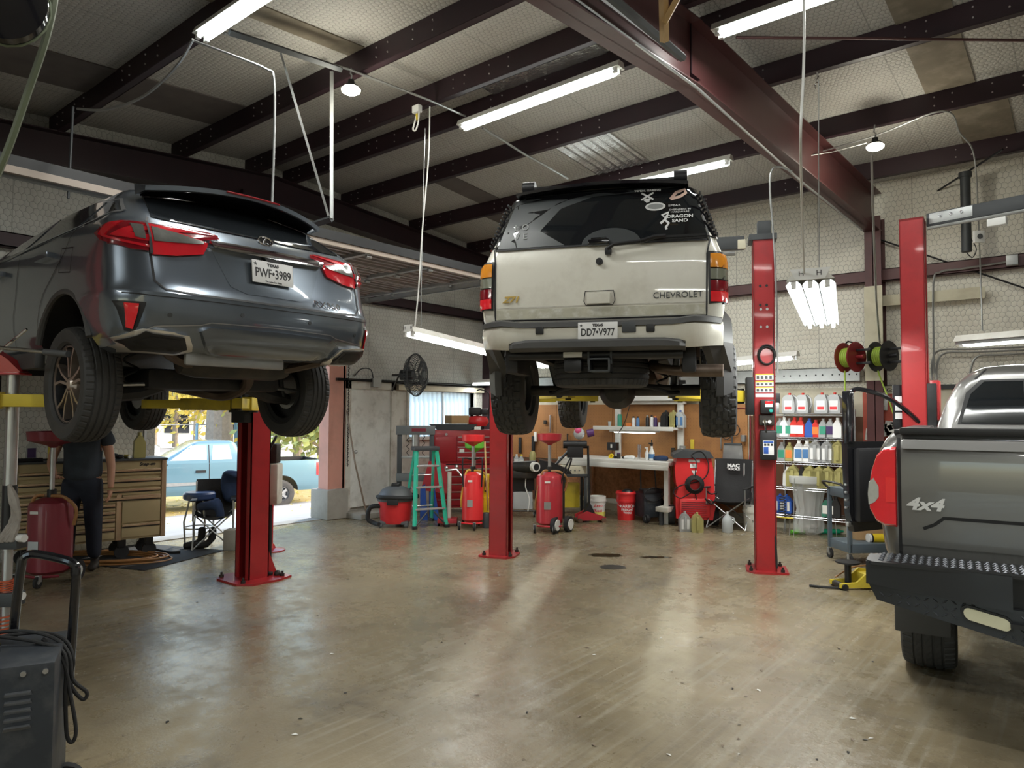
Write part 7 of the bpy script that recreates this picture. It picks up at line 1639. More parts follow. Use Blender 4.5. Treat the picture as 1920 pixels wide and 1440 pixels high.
cord('broom_stick', 'pale wooden handle standing up out of the yellow bucket', 'handle', [G(916, 985)+Vector((0, 0, .1)), U(912, 900, 10.1), U(909, 828, 10.15)], .013, M['wood'], False)
t = grp('exhaust_stub', 'short dark metal cylinder beside the yellow bucket', 'cylinder', 912, 990); MB().lathe([(.05, 0), (.055, .02), (.055, .2), (.045, .22)], 16).build('pipe', M['dark_grey'], t)
# ================================================================ middle of the back wall
def wallz(py, px, y=BY-.05): return pln(px, py, 1, y).z
xa = wp(950, 800).x; xb = wp(1402, 800).x; xc = wp(1600, 800).x
pb = thing('pegboard', 'brown pegboard panels covering the back wall behind the bench', 'pegboard', (0, 0, 0)); mat('peg_hole', (.05, .02, .01), .8)
n = 4
for k in range(n):
    a = xa+(xb-xa)*k/n; e = xa+(xb-xa)*(k+1)/n; MB().box(a+.004, e-.004, BY-.05, BY-.03, .82, 1.80).build('panel', M['pegboard'], pb)
hl = MB(); xx = xa+.05
while xx < xb: 
    z = .86
    while z < 1.78: hl.add([(xx-.003, BY-.0508, z-.003), (xx+.003, BY-.0508, z-.003), (xx+.003, BY-.0508, z+.003), (xx-.003, BY-.0508, z+.003)], [(0, 1, 2, 3)]); z += .055
    xx += .055
o = hl.build('hole', M['peg_hole'], pb, smooth=0); o['kind'] = 'stuff'
MB().box(xb+.02, xc+.5, BY-.05, BY-.03, .12, 1.62).build('panel', mat('peg_dark', (.11, .045, .02), .65, 0, .2, 3), pb)
MB().box(xa+1.2, xb, BY-.05, BY-.03, .16, .80).build('lower_backing', M['osb'], pb); MB().box(xa-.3, xa+1.19, BY-.05, BY-.03, .05, .80).build('lower_backing', M['peg_dark'], pb)  # left dark sheet is added to darken the area below the pegboard
# long workbench
B0 = G(1082, 958); L0 = U(1078, 862, 11.0); 
WB = thing('workbench', 'long white topped workbench with white legs in front of the pegboard', 'workbench', (wp(1100, 860).x, 0, 0)); x0 = WB.location.x; x1 = wp(1282, 865).x-x0+.17
yb, yf_ = BY-.08, BY-.92
bx(WB, 'worktop', 'white_paint', 0, x1, yf_, yb, .865, .92); bx(WB, 'front_rail', 'white_paint', 0, x1, yf_-.01, yf_+.02, .80, .87)
for x in (.05, x1-.10):
    bx(WB, 'leg', 'white_paint', x, x+.07, yf_+.05, yf_+.12, 0 if x > 1 else .1, .84); bx(WB, 'leg', 'white_paint', x, x+.07, yb-.1, yb, 0, .84)
bx(WB, 'stretcher', 'white_dirty', .1, x1-.05, yf_+.3, yf_+.36, .20, .27); bx(WB, 'cross_foot', 'white_dirty', x1-.15, x1+.05, yf_-.12, yf_+.3, .20, .27); bx(WB, 'cross_foot', 'white_dirty', -.1, .12, yf_-.12, yf_+.3, .20, .27)
for x in (x1-.1, .0): bx(WB, 'foot_post', 'dark_grey', x, x+.05, yf_-.1, yf_-.05, 0, .2)
for x in (.62, x1-.24): bx(WB, 'shelf_post', 'white_paint', x, x+.10, yb-.05, yb, .9, 1.86)
sx0, sx1 = .40, x1-.16
bx(WB, 'shelf', 'white_paint', sx0, sx1, yb-.34, yb, 1.39, 1.43); bx(WB, 'shelf_lip', 'white_paint', sx0-.02, sx1, yb-.36, yb-.34, 1.375, 1.44); bx(WB, 'top_rail', 'white_paint', .62, sx1+.06, yb-.06, yb, 1.80, 1.86)
o = bx(WB, 'under_shelf_light', 'white_plastic', sx0+.25, sx1-.35, yb-.28, yb-.12, 1.345, 1.385); MB().cyl((sx0+.3, yb-.2, 1.34), (sx1-.4, yb-.2, 1.34), .012, 8).build('tube_lamp', M['tubes'], o)
for px, py in ((1280, 843), (1252, 887)):
    q = pln(px, py, 1, BY-.6 if py > 860 else BY-.2); t = thing('outlet_box', 'grey outlet box on the %s' % ('right shelf post' if py < 860 else 'right front leg of the bench'), 'outlet', q); bx(t, 'box', 'galv', -.05, .05, -.02, .03, -.06, .06); MB().cyl((0, -.02, 0), (0, -.026, 0), .03, 12).build('socket', M['white_plastic'], t)
t = thing('parts_box', 'black box fixed to the left shelf post', 'box', (x0+.62, BY-.2, 1.1)); bx(t, 'box', 'black', -.08, .10, -.05, .04, -.07, .06); MB().box(-.01, .02, -.055, -.05, -.03, .03).build('label', M['paper'], t)
sty = thing('foam_sheets', 'white foam blocks piled on the top rail of the bench shelf', 'foam', (x0+1.4, BY-.15, 1.86)); random.seed(6)
sk2 = MB(); 
for k in range(9): xk = -.62+k*.15; sk2.prism([(xk, 0), (xk+.15, 0), (xk+.15, .05+.02*k*(k < 8)+random.uniform(0, .03)), (xk, .04+.018*k+random.uniform(0, .03))], -.06, .08, 'y')
sk2.build('foam', M['white_plastic'], sty)
def onshelf(px, z=1.431, y=BY-.25): return Vector((pln(px, 800, 1, y).x, y, z))
gs_ = 'cans and bottles on the bench shelf'
sh = [(1162, 'spray can, black and green, tallest at the left of the bench shelf', 'can', 'lab_green', 'white_plastic', 1.2), (1188, 'pale blue can, left of two, on the bench shelf', 'can', 'label_white', 'black', .85), (1196, 'pale blue can, right of two, on the bench shelf', 'can', 'lab_blue', 'black', .85),
      (1214, 'black can with silver top on the bench shelf', 'can', 'jug_black', 'galv', .95), (1222, 'white can with dark cap, middle of the cluster on the bench shelf', 'can', 'label_white', 'black', .95), (1229, 'dark can with orange cap on the bench shelf', 'can', 'lab_purple', 'lab_orange', .9)]
for px, lb_, kd, m_, cp, s_ in sh: t = thing('spray_can', lb_, 'can', onshelf(px), 0, gs_); jug_parts(t, kd, m_, cp, None, s_)
for px, lb_, m_, s_ in ((1249, 'black oil bottle at the right of the bench shelf', 'jug_black', 1.0), (1263, 'gold oil jug on the bench shelf between black and clear bottles', 'jug_gold', 1.0), (1276, 'clear washer fluid jug with blue label at the right end of the bench shelf', 'jug_clear', 1.0)):
    t = thing('oil_bottle', lb_, 'bottle', onshelf(px), 0, gs_); jug_parts(t, 'jug5', m_, m_ if m_ != 'jug_clear' else 'blue', 'lab_blue' if m_ == 'jug_clear' else None, .98)
for px, lb_, m_ in ((1143, 'small clear plastic cup at the left end of the bench shelf', 'jug_clear'), (1237, 'white paper cup on the bench shelf', 'white_plastic')): t = thing('cup', lb_, 'cup', onshelf(px)); MB().lathe([(.022, 0), (.03, .08), (.027, .08), (.02, .005), (0, .005)], 16).build('cup', M[m_], t)
t = thing('small_box', 'orange small carton on the bench shelf', 'box', onshelf(1179)); bx(t, 'box', 'lab_orange', -.04, .05, -.03, .03, 0, .06)
# things on the bench
def onbench(px, y=BY-.6): return Vector((pln(px, 860, 1, y).x, y, .921))
t = thing('spray_bottle', 'white spray bottle with black nozzle on the bench', 'bottle', onbench(1222)); MB().lathe([(.04, 0), (.045, .02), (.045, .12), (.02, .18), (.016, .22)], 16).build('bottle', M['white_plastic'], t); MB().cyl((0, 0, .22), (0, 0, .25), .018, 10).bbox(-.05, .02, -.012, .012, .25, .275, .005).cyl((0, 0, .27), (0, 0, .32), .008, 8).build('nozzle', M['black'], t); MB().lathe([(.0465, .03), (.0465, .1)], 16).build('label', M['lab_blue'], t)
t = thing('spray_bottle', 'smaller pale spray bottle left of the black nozzled one', 'bottle', onbench(1213)); MB().lathe([(.03, 0), (.035, .1), (.012, .15), (.012, .18)], 14).bbox(-.035, .01, -.01, .01, .18, .2, .004).build('bottle', M['white_plastic'], t)
t = thing('steel_tube', 'upright bright metal tube on the bench', 'tube', onbench(1199)); MB().cyl((0, 0, 0), (0, 0, .24), .03, 16).build('tube', M['chrome'], t)
t = thing('rag_pile', 'white rag bunched on the bench left of the metal tube', 'rag', onbench(1180)); skin('cloth', [((-.1, 0, .02), .03), ((0, 0, .03), .04), ((.1, .02, .025), .035), ((.03, .06, .03), .03)], [(0, 1), (1, 2), (1, 3)], M['label_white'], t)
t = thing('rag_pile', 'dark blue cloth heap on the right of the bench', 'rag', onbench(1238)); skin('cloth', [((-.12, 0, .03), .04), ((0, 0, .04), .045), ((.13, .02, .035), .04), ((.05, .06, .05), .035)], [(0, 1), (1, 2), (1, 3)], M['denim'], t)
t = thing('tape_roll', 'yellow roll lying tilted on the bench', 'tape', onbench(1146)+Vector((0, 0, .03)), rot=(R(60), 0, 0)); MB().lathe([(.025, -.012), (.045, -.012), (.045, .012), (.025, .012), (.025, -.012)], 20).build('roll', M['bright_yellow'], t)
t = thing('small_parts', 'dark greasy parts with a purple cap on the bench left', 'parts', onbench(1160)); MB().cyl((0, 0, 0), (0, 0, .08), .03, 12).cyl((.07, .02, .02), (.13, .0, .02), .02, 10).bbox(-.08, -.04, -.03, .02, 0, .04, .008).build('part', M['oily'], t); MB().cyl((0, 0, .08), (0, 0, .095), .028, 12).build('cap', mat('purple', (.1, .03, .15), .4), t)
# grinder bench, clutter between drain and bench
t = grp('engine_stand', 'black machine with round pale pipe end on a stand behind the drains', 'machine', 1000, 975, YAW)
MB().cyl((-.5, .3, .78), (.05, .1, .82), .09, 14).lathe([(.0, 0), (.03, 0)], 4).bbox(-.42, .25, .15, .55, .62, .76, .03).build('body', M['oily'], t); MB().cyl((.0, -.02, .82), (.04, -.08, .82), .075, 20).build('pipe_end', M['paper'], t); MB().cyl((.036, -.075, .82), (.045, -.09, .82), .05, 18).build('bore', M['black'], t)
MB().prism([(.1, .92), (.3, .88), (.56, .76), (.6, .70), (.1, .70)], .05, .4, 'y').build('hood', M['black'], t)
for x in (-.4, .45): bx(t, 'leg', 'oily', x, x+.05, .2, .26, 0, .65)
t = grp('parts_washer', 'black box cart with a translucent white tank and hose', 'cart', 980, 968, YAW); bx(t, 'case', 'black', -.22, .18, -.1, .3, .42, .78); bx(t, 'tank', 'jug_clear', -.16, .16, -.08, .2, .12, .40, b_=.03); MB().tube([(-.2, -.1, .05), (-.2, -.1, .42)], .014, 6).tube([(.2, -.1, .05), (.2, -.1, .42)], .014, 6).tube([(-.2, -.1, .1), (.2, -.1, .1)], .014, 6).build('frame', M['black'], t)
MB().tube(smoothpts([(-.05, -.12, .65), (0, -.15, .82), (.06, -.15, .78), (.04, -.14, .5), (.1, -.14, .3), (.08, -.14, .1)]), .010, 6).build('hose', M['white_plastic'], t)
for x in (-.2, .18): caster(t, x, -.08, .04)
pwl = t.location.copy()
for k, (px, lb_, m_) in enumerate(((965, 'small clear bottle with white cap on the black cart', 'jug_clear'), (975, 'yellow capped bottle on the black cart', 'jug_clear'))): t = thing('oil_bottle', lb_, 'bottle', pwl+Vector((-.12+k*.1, -.02, .782)), YAW); jug_parts(t, 'quart', m_, 'white_plastic' if k == 0 else 'yellow', 'paper', .95)
t = thing('oil_bottle', 'tall murky bottle behind the red drain pan', 'bottle', pwl+Vector((.12, .1, .782)), YAW); MB().lathe([(.05, 0), (.055, .2), (.04, .24), (.02, .26)], 14).build('bottle', M['jug_gold'], t)
t = grp('tool_table', 'small dark steel table carrying a cream control box', 'table', 1066, 965, YAW+R(4)); bx(t, 'top', 'dark_grey', -.25, .3, -.1, .3, .62, .66)
for x in (-.22, .24):
    for y in (-.08, .26): bx(t, 'leg', 'dark_grey', x, x+.05, y, y+.04, 0, .62)
bx(t, 'yellow_tray', 'yellow', -.2, .2, .1, .28, .1, .5)
q = t.location; t = thing('control_box', 'cream machine box with knobs on the small steel table', 'box', q+Vector((0, 0, .662)), YAW+R(4)); bx(t, 'case', 'cream', -.2, .28, -.08, .22, 0, .13)
for k in range(5): MB().cyl((-.12+k*.07, -.08, .06), (-.12+k*.07, -.1, .06), .012, 8).build('knob', M['grey_plastic'], t)
t = thing('bench_grinder', 'black bench grinder arm below the colourful shield', 'grinder', U(1078, 858, 10.9), YAW); bx(t, 'base', 'black', -.12, .12, -.05, .08, 0, .2); MB().cyl((-.18, 0, .2), (.18, 0, .2), .06, 14).tube([(-.1, 0, .1), (-.3, -.1, -.1)], .02, 6).build('motor', M['black'], t)
t = thing('face_shield', 'face shield with pink and clear plastic hanging over the grinder', 'mask', U(1086, 813, 10.9), YAW); MB().ball((0, 0, 0), .09, 12).build('shield', M['jug_clear'], t); MB().ball((-.02, -.05, .05), .055, 10).build('pink_patch', mat('pink', (.75, .1, .25), .5), t); MB().cyl((.12, 0, .0), (.22, 0, .02), .06, 14).build('canister', M['purple'], t)
for k, (px, py, h_, w_, m_, lb_) in enumerate(((975, 822, .28, .03, 'black_rubber', 'dark strap hanging left on the pegboard'), (1000, 820, .25, .035, 'black_rubber', 'black brush hanging behind the red drain pan'), (1004, 812, .16, .03, 'white_plastic', 'white bottle hanging on the pegboard'), (1032, 780, .30, .010, 'steel', 'long steel ruler hanging on the pegboard'), (1064, 815, .34, .012, 'oily', 'dark pry bar hanging on the pegboard'), (1022, 790, .05, .03, 'oily', 'small dark ring tool on the pegboard'), (1298, 826, .16, .03, 'yellow', 'yellow handled tool hanging right of the shelf post'), (1352, 810, .26, .008, 'steel', 'chain of steel links hanging on the pegboard'), (1262, 842, .06, .03, 'oily', 'coil ring hanging on the pegboard above the bench'))):
    q = wp(px, py, .08); t = thing('hanging_tool', lb_, 'tool', q); MB().bbox(-w_, w_, -.012, .012, -h_, .02, .006).cyl((0, .03, .01), (0, -.02, .01), .006, 6).build('tool', M[m_], t)
for px, py, r_, lb_ in ((1362, 815, .07, 'loop of black cable hanging right of the bench'), (1376, 806, .09, 'thin wire loop hanging above the dustpan')): q = wp(px, py, .09); o = MB().tube([(q.x+r_*math.cos(a*PI/10), q.y, q.z+r_*math.sin(a*PI/10)) for a in range(20)], .007, 6, closed=True).build('cable_loop', M['black_rubber']); tag(o, lb_, 'cable')
t = thing('dustpan', 'grey metal dustpan hanging on the pegboard by the lift post', 'dustpan', wp(1373, 852, .12)); MB().prism([(-.15, -.08), (.17, -.08), (.15, .15), (-.13, .15)], -.01, .01, 'y').build('pan', M['galv'], t); MB().tube([(0, 0, .14), (.0, 0, .3)], .012, 6).bbox(-.12, .14, -.02, .03, .14, .17, .005).build('handle', M['dark_grey'], t)
t = thing('metal_cup', 'silver cup hanging beside the dustpan', 'cup', wp(1394, 822, .12)); MB().lathe([(.035, -.05), (.045, .05), (.04, .05), (.03, -.045)], 16).build('cup', M['steel'], t)
cord('power_cable', 'brown red cord looped along the pegboard left of the lift post', 'cord', [wp(1378, 765, .07), wp(1400, 766, .07), wp(1406, 775, .07), wp(1407, 830, .07), wp(1404, 880, .07)], .008, M['drain_dark'])
cord('power_cable', 'dark cord crossing the bench shelf diagonally', 'cord', [pln(1182, 755, 1, BY-.45), pln(1172, 790, 1, BY-.45), pln(1160, 812, 1, BY-.45)], .006, M['black_rubber'])
# red drain in the middle, jack, buckets, charger
q = G(1030, 996); t = drain('worn red oil drain with big cream hubbed wheels in the middle', q, YAW, .68, .185, 1.27, 'drain_red', 'drain_red', pr=.17)
for dx in (.05, .24): o = MB().cyl((dx+.0, -.16+dx*.5, .11), (dx+.05, -.19+dx*.5, .11), .11, 22).build('wheel', M['black_rubber'], t); MB().cyl((dx+.04, -.185+dx*.5, .11), (dx+.06, -.197+dx*.5, .11), .075, 16).build('hub', M['paper'], o)
MB().tube(smoothpts([(.14, -.08, .62), (.2, -.1, .85), (.27, -.1, 1.0), (.31, .02, 1.0), (.25, .06, .8)]), .012, 6).build('handle', M['black'], t)
t = grp('floor_jack', 'dirty red floor jack with tall black handle in front of the cream bucket', 'jack', 1110, 978, YAW+R(10)); c = MB(); c.prism([(-.25, .03), (.15, .03), (.2, .07), (-.1, .17), (-.25, .11)], -.09, -.06, 'y'); c.prism([(-.25, .03), (.15, .03), (.2, .07), (-.1, .17), (-.25, .11)], .06, .09, 'y'); c.bbox(-.2, .1, -.06, .06, .05, .1, .01); c.build('frame', M['drain_red'], t)
for x in (-.22, .15): MB().cyl((x, -.13, .035), (x, .13, .035), .035, 12).build('roller', M['rust'], t)
MB().tube([(-.05, 0, .12), (-.04, .02, .3), (-.05, .05, 1.15)], .018, 8).build('handle', M['black'], t); MB().prism([(-.14, .12), (.04, .12), (-.05, .3)], -.05, .05, 'y').build('yoke', M['black'], t)
def bucket(label, px, py, m, hm, r=.15, h=.36, txt=None, tm=None, group=None, dy=0):
    t = grp('bucket', label, 'bucket', px, py, YAW, group); MB().lathe([(r*.87, 0), (r*.88, .005), (r*.97, h-.08), (r*1.04, h-.08), (r*1.04, h-.05), (r*.99, h-.05), (r, h), (r*.96, h), (r*.85, .02), (0, .02)], 30).build('pail', M[m], t)
    MB().tube([(r*1.04*math.cos(a), -r*1.04*abs(math.sin(a))*.85, h-.06-.12*abs(math.sin(a))) for a in [PI*k/12 for k in range(13)]], .004, 5).build('bail', M['galv'], t)
    if txt:
        for k, (s_, z, sz) in enumerate(txt):
            me = text_mesh(s_, sz, .0005, off=.001); me.materials.clear(); me.materials.append(M[tm])
            for v in me.vertices: rr = r*(.88+.09*z/h)+.003; a = v.co.x/rr; v.co = Vector((rr*math.sin(a), -rr*math.cos(a)-v.co.z, z+v.co.y))
            o = bpy.data.objects.new('lettering', me); COL.objects.link(o); o.parent = t
    return t
t = bucket('cream paint bucket with red script behind the floor jack', 1120, 970, 'paper', 'galv', .135, .34, (('Zero', .20, .07), ('Rust', .12, .07)), 'red_bright'); MB().lathe([(.124, .03), (.127, .10)], 30).build('label_band', mat('pale_yellow', (.75, .68, .15), .5), t)
t = bucket('stacked red buckets with white lettering under the bench', 1174, 974, 'red_bright', 'galv', .15, .36, (('HARBOR', .22, .062), ('FREIGHT', .165, .052), ('TOOLS', .12, .04)), 'label_white'); MB().lathe([(.15, .36), (.155, .40), (.163, .40), (.163, .42), (.155, .43), (.15, .44), (.14, .44), (.13, .36)], 30).build('nested_pail', M['red_bright'], t); MB().ball((.02, 0, .43), .09, 12, sz=.5).build('contents', M['black'], t)
t = grp('battery_charger', 'black wheeled battery charger with tall wire handle right of the red bucket', 'charger', 1216, 977, YAW+R(18)); bx(t, 'case', 'case_black', -.15, .15, -.14, .16, .07, .45, b_=.02); MB().prism([(-.14, .45), (.16, .45), (.16, .1), (.3, .1), (.28, .25)], -.08, .14, 'y').build('rear_case', M['black'], t); bx(t, 'cord_wrap', 'black', -.17, .17, -.16, .0, .44, .50)
MB().tube(smoothpts([(-.13, .0, .5), (-.12, .02, .78), (-.09, .02, .82), (.09, .02, .82), (.12, .02, .78), (.13, .0, .5)], 4), .01, 6).build('handle', M['black'], t); MB().tube([(.16*math.cos(a*PI/8), -.16, .42+.1*math.sin(a*PI/8)) for a in range(16)], .009, 6, closed=True).build('cable', M['black_rubber'], t)
for x in (-.15, .12): MB().cyl((x, -.17, .065), (x+.04, -.17, .065), .065, 16, M=Matrix.Identity(4)).cyl((x+.02, -.19, .065), (x+.02, -.15, .065), .06, 16).build('wheel', M['black_rubber'], t); MB().cyl((x+.02, -.192, .065), (x+.02, -.19, .065), .035, 12).build('hub', M['galv'], t)
MB().box(-.1, .08, -.145, -.141, .28, .36).build('faceplate', M['dark_grey'], t)
# red air conditioning machine
t = grp('ac_service_machine', 'large red wheeled air conditioning service machine with coiled cable', 'machine', 1300, 985, YAW-R(8))
MB().prism([(-.26, .12), (.26, .10), (.30, .30), (.27, .85), (.24, 1.02), (-.24, 1.02), (-.28, .85), (-.26, .62), (-.23, .55), (-.27, .45)], -.16, .30, 'y').build('body', M['red_bright'], t)
bx(t, 'front_bulge', 'red_bright', -.22, .22, -.21, -.14, .14, .42, b_=.03); MB().prism([(-.3, 1.0), (.28, 1.0), (.22, 1.1), (-.16, 1.12), (-.3, 1.05)], -.2, .32, 'y').build('top_lid', M['dark_grey'], t); bx(t, 'grille_box', 'black', .268, .285, -.1, .14, .5, .68)
for k in range(7): bx(t, 'vent_slot', 'drain_dark', -.19+(0 if k < 7 else .2), .17, -.217, -.208, .18+k*.03, .19+k*.03, b_=.003)
MB().box(-.06, .04, -.165, -.158, .86, .92).build('emblem', M['label_white'], t); MB().prism([(-.04, .82), (.04, .82), (0, .74)], -.166, -.158, 'y').build('emblem', M['label_white'], t); MB().box(-.08, .08, -.165, -.158, .94, .98).build('nameplate', M['label_white'], t)
cb2 = MB()
for k in range(5): r_ = .13-.012*k; cb2.tube([(.0+r_*math.cos(a*PI/10), -.19-.012*k, .62+r_*math.sin(a*PI/10)) for a in range(20)], .011, 6, closed=True)
cb2.tube(smoothpts([(0, -.2, .7), (.02, -.22, .95), (-.04, -.2, 1.05), (.1, -.2, 1.1), (.2, -.2, .9), (.12, -.2, .7), (-.2, -.2, .6), (-.3, -.18, .5), (-.2, -.2, .42), (.0, -.2, .5), (.02, -.2, .2)]), .009, 6).build('cable', M['black_rubber'], t)
for s_ in (-1, 1): MB().cyl((s_*.27, .05, .14), (s_*.36, .05, .14), .14, 22).build('wheel', M['black_rubber'], t)
cord('service_hose', 'black hose from the red machine to the folding chair', 'hose', [G(1313, 975)+Vector((0, 0, .62)), U(1330, 925, 10.3), U(1345, 925, 10.3), U(1335, 945, 10.2), U(1322, 935, 10.1)], .011, M['black_rubber'])
t = grp('camping_chair', 'black folding chair with white printed logo right of the red machine', 'chair', 1368, 990, R(10)); camp_chair(t, M['black_rubber'], M['steel'], .27, .96)
tx = Matrix.Translation((0, .282, .88)) @ Matrix.Rotation(PI/2, 4, 'X'); text('logo', 'MAC', .07, M['label_white'], t, tx, off=.003, xs=1.2); text('logo', 'TOOLS', .045, M['label_white'], t, Matrix.Translation((0, -.003, -.05)) @ tx, off=.002, xs=1.3)
for px, py, m_, lb_ in ((1284, 996, 'jug_silver', 'silver oil jug on the floor in front of the red machine'), (1307, 998, 'jug_gold', 'gold oil jug on the floor in front of the red machine')): t = grp('oil_bottle', lb_, 'bottle', px, py, YAW, 'oil jugs standing on the floor'); jug_parts(t, 'jug5', m_, m_, 'label_white' if m_ == 'jug_silver' else None, 1.0)
t = grp('water_jug', 'translucent gallon jug half full, on the floor by the folding chair', 'jug', 1364, 998); jug_parts(t, 'gallon', 'jug_clear', 'white_plastic', None, 1.0)
t = bucket('dirty white bucket with labels left of the red motor post', 1412, 994, 'white_dirty', 'galv', .14, .34, (('5 GAL', .14, .04),), 'black')
t = grp('pipe_bundle', 'bundle of upright grey tubes behind the dirty bucket', 'pipes', 1413, 985)
for k in range(5): MB().cyl((-.14+k*.05, -.03+.02*(k % 2)+.04*k*0, .0), (-.14+k*.05, -.03+.02*(k % 2), .92), .022, 10).build('tube', M['galv'], t)
# ================================================================ wire shelving
SX0 = pln(1452, 860, 1, BY-.5).x; SX1 = pln(1588, 860, 1, BY-.5).x; yS0, yS1 = BY-.52, BY-.08; ZS = [.26, .64, .99, 1.33, 1.66]
ws = thing('wire_shelf', 'chrome wire shelving unit full of oil bottles', 'shelf', (0, 0, 0))
for x in (SX0, SX1):
    for y in (yS0, yS1): MB().cyl((x, y, 0), (x, y, 1.72), .013, 10).build('post', M['chrome_dull'], ws)
for z in ZS:
    c = MB()
    for y in (yS0, yS1):
        for dz in (-.03, 0): c.tube([(SX0, y, z+dz), (SX1, y, z+dz)], .0045, 5)
        n = 22; c.tube([(SX0+(SX1-SX0)*k/n, y, z-.03*(k % 2)) for k in range(n+1)], .0035, 4)
    for x in (SX0, SX1): c.tube([(x, yS0, z), (x, yS1, z)], .0045, 5)
    for k in range(30): x = SX0+(SX1-SX0)*(k+.5)/30; c.tube([(x, yS0, z+.003), (x, yS1, z+.003)], .002, 3)
    c.build('wire_deck', M['chrome_dull'], ws)
NTH = ['first', 'second', 'third', 'fourth', 'fifth', 'sixth', 'seventh', 'eighth', 'ninth', 'tenth', 'eleventh']
SN = {4: 'top', 3: 'second', 2: 'third', 1: 'fourth', 0: 'bottom'}
mat('jug_greenish', (.05, .22, .15), .4, 0, .1); mat('lab_logo', (.75, .04, .05), .5, var=.05)
DEF = dict(T=('jug of motor oil, silver with white label', 'oil', 'jug_silver', 'jug_red', 'label_white', 1.0, 'lab_logo'), S=('silver oil jug', 'jug5', 'jug_silver', 'jug_silver', 'label_white', 1.12, None), G_=('gold oil jug', 'jug5', 'jug_gold', 'jug_gold', None, 1.12, None), q1=('silver quart bottle with green label', 'quart', 'jug_silver', 'galv', 'lab_green', 1.2, None), q2=('silver quart bottle with purple label', 'quart', 'jug_silver', 'galv', 'lab_purple', 1.2, None),
           q3=('white quart bottle', 'quart', 'label_white', 'white_plastic', None, 1.25, None), r1=('red oil bottle', 'quart', 'jug_red', 'jug_red', 'label_white', 1.25, None), r2=('red bottle with orange label', 'quart', 'jug_red', 'jug_red', 'lab_orange', 1.1, None), b1=('blue bottle', 'quart', 'blue', 'blue', None, 1.2, None), w1=('white bottle with blue label', 'quart', 'label_white', 'white_plastic', 'lab_blue', 1.35, None),
           o1=('gold quart bottle with orange label', 'quart', 'jug_gold', 'jug_gold', 'lab_orange', 1.2, None), g1=('green bottle', 'quart', 'jug_greenish', 'black', 'paper', 1.2, None), k1=('black bottle', 'quart', 'jug_black', 'black', None, 1.3, None), bl=('blue jug', 'jug5', 'blue', 'blue', 'paper', .95, None))
rowsd = {4: ((1482, 'T'), (1507, 'T'), (1543, 'T'), (1567, 'T')), 3: ((1463, 'q1'), (1471, 'q3'), (1480, 'q1'), (1490, 'r1'), (1502, 'r1'), (1518, 'b1'), (1530, 'r2'), (1544, 'q1'), (1557, 'q2'), (1571, 'q3')),
         2: ((1466, 'q1'), (1480, 'o1'), (1498, 'w1'), (1513, 'w1'), (1530, 'S'), (1541, 'k1'), (1552, 'S'), (1572, 'G_')), 1: ((1476, 'q3'), (1487, 'G_'), (1503, 'k1'), (1519, 'G_'), (1536, 'G_'), (1553, 'G_'), (1575, 'G_')), 0: ((1462, 'bl'), (1474, 'bl'), (1548, 'g1'), (1556, 'g1'), (1566, 'k1'))}
for r_, L_ in rowsd.items():
    for k, (px, key) in enumerate(L_):
        nm, kd, m_, cp, lb_, s_, l2 = DEF[key]; y = BY-.40; p = Vector((pln(px, 850, 1, y).x, y, ZS[r_]+.008))
        bottle(key, f'{nm}, {NTH[k]} from left on the {SN[r_]} wire shelf', p, R(0 if key != 'T' else -12), 'oil bottles on the wire shelving', kd, m_, cp, lb_, s_, l2)
for r_, pxs in ((2, (1518, 1545, 1562)), (1, (1512, 1528, 1545))):
    for k, px in enumerate(pxs): y = BY-.2; bottle('k1' if k % 2 else 'G_', f'bottle in the back row, {NTH[k]} from left, {SN[r_]} wire shelf', Vector((pln(px, 850, 1, y).x, y, ZS[r_]+.008)), 0, 'oil bottles on the wire shelving')
# trash bag in a wire rack
t = grp('trash_bag', 'clear plastic trash bag hung in a wire rack before the shelves', 'bag', 1517, 1002)
c = MB(); V = []; n = 40; lv2 = [(.0, .10, .06), (.04, .19, .10), (.15, .20, .11), (.35, .16, .12), (.6, .21, .14), (.76, .24, .15), (.80, .245, .155)]; random.seed(2)
for i, (z, a, b_) in enumerate(lv2):
    for j in range(n): th = 2*PI*j/n; k_ = 1+(.07*math.sin(j*2.4+i*.6)+.05*math.sin(j*5.1)) if i < 5 else 1+.03*math.sin(j*3); V.append((a*math.cos(th)*k_, b_*math.sin(th)*k_, z))
F_ = [(i*n+j, i*n+(j+1) % n, (i+1)*n+(j+1) % n, (i+1)*n+j) for i in range(len(lv2)-1) for j in range(n)]+[tuple(range(n))]
m_ = mat('bag_film', (.75, .77, .76), .22, 0, 0, alpha=.36); c.add(V, F_).build('bag', m_, t)
MB().lathe([(.25, .70), (.26, .72), (.262, .80), (.25, .80)], 28, 0, None, 1, .64).build('cuff', mat('bag_cuff', (.75, .77, .76), .3, 0, 0, alpha=.75), t)
c = MB(); 
for k in range(26): c.ball((random.uniform(-.11, .11), random.uniform(-.05, .05), random.uniform(.04, .13)), random.uniform(.02, .035), 6)
o = c.build('rubbish', M['rag'], t); o['kind'] = 'stuff'
for s_ in (-1, 1): MB().tube([(s_*.25, -.14, .78), (s_*.29, -.2, 0)], .005, 5).tube([(s_*.25, .14, .78), (s_*.27, .2, 0)], .005, 5).build('rack_leg', M['galv'], t)
t = grp('green_tool', 'green plastic tube lying left of the trash bag', 'tube', 1495, 1001, YAW); MB().cyl((-.09, 0, .03), (.1, 0, .03), .028, 12).build('tube', M['lime'], t)
t = grp('green_bottle', 'green bottle lying right of the trash bag', 'bottle', 1558, 1001, YAW); MB().cyl((-.15, 0, .035), (.12, 0, .035), .033, 14).cyl((.12, 0, .035), (.17, 0, .035), .015, 10).build('bottle', M['green'], t)
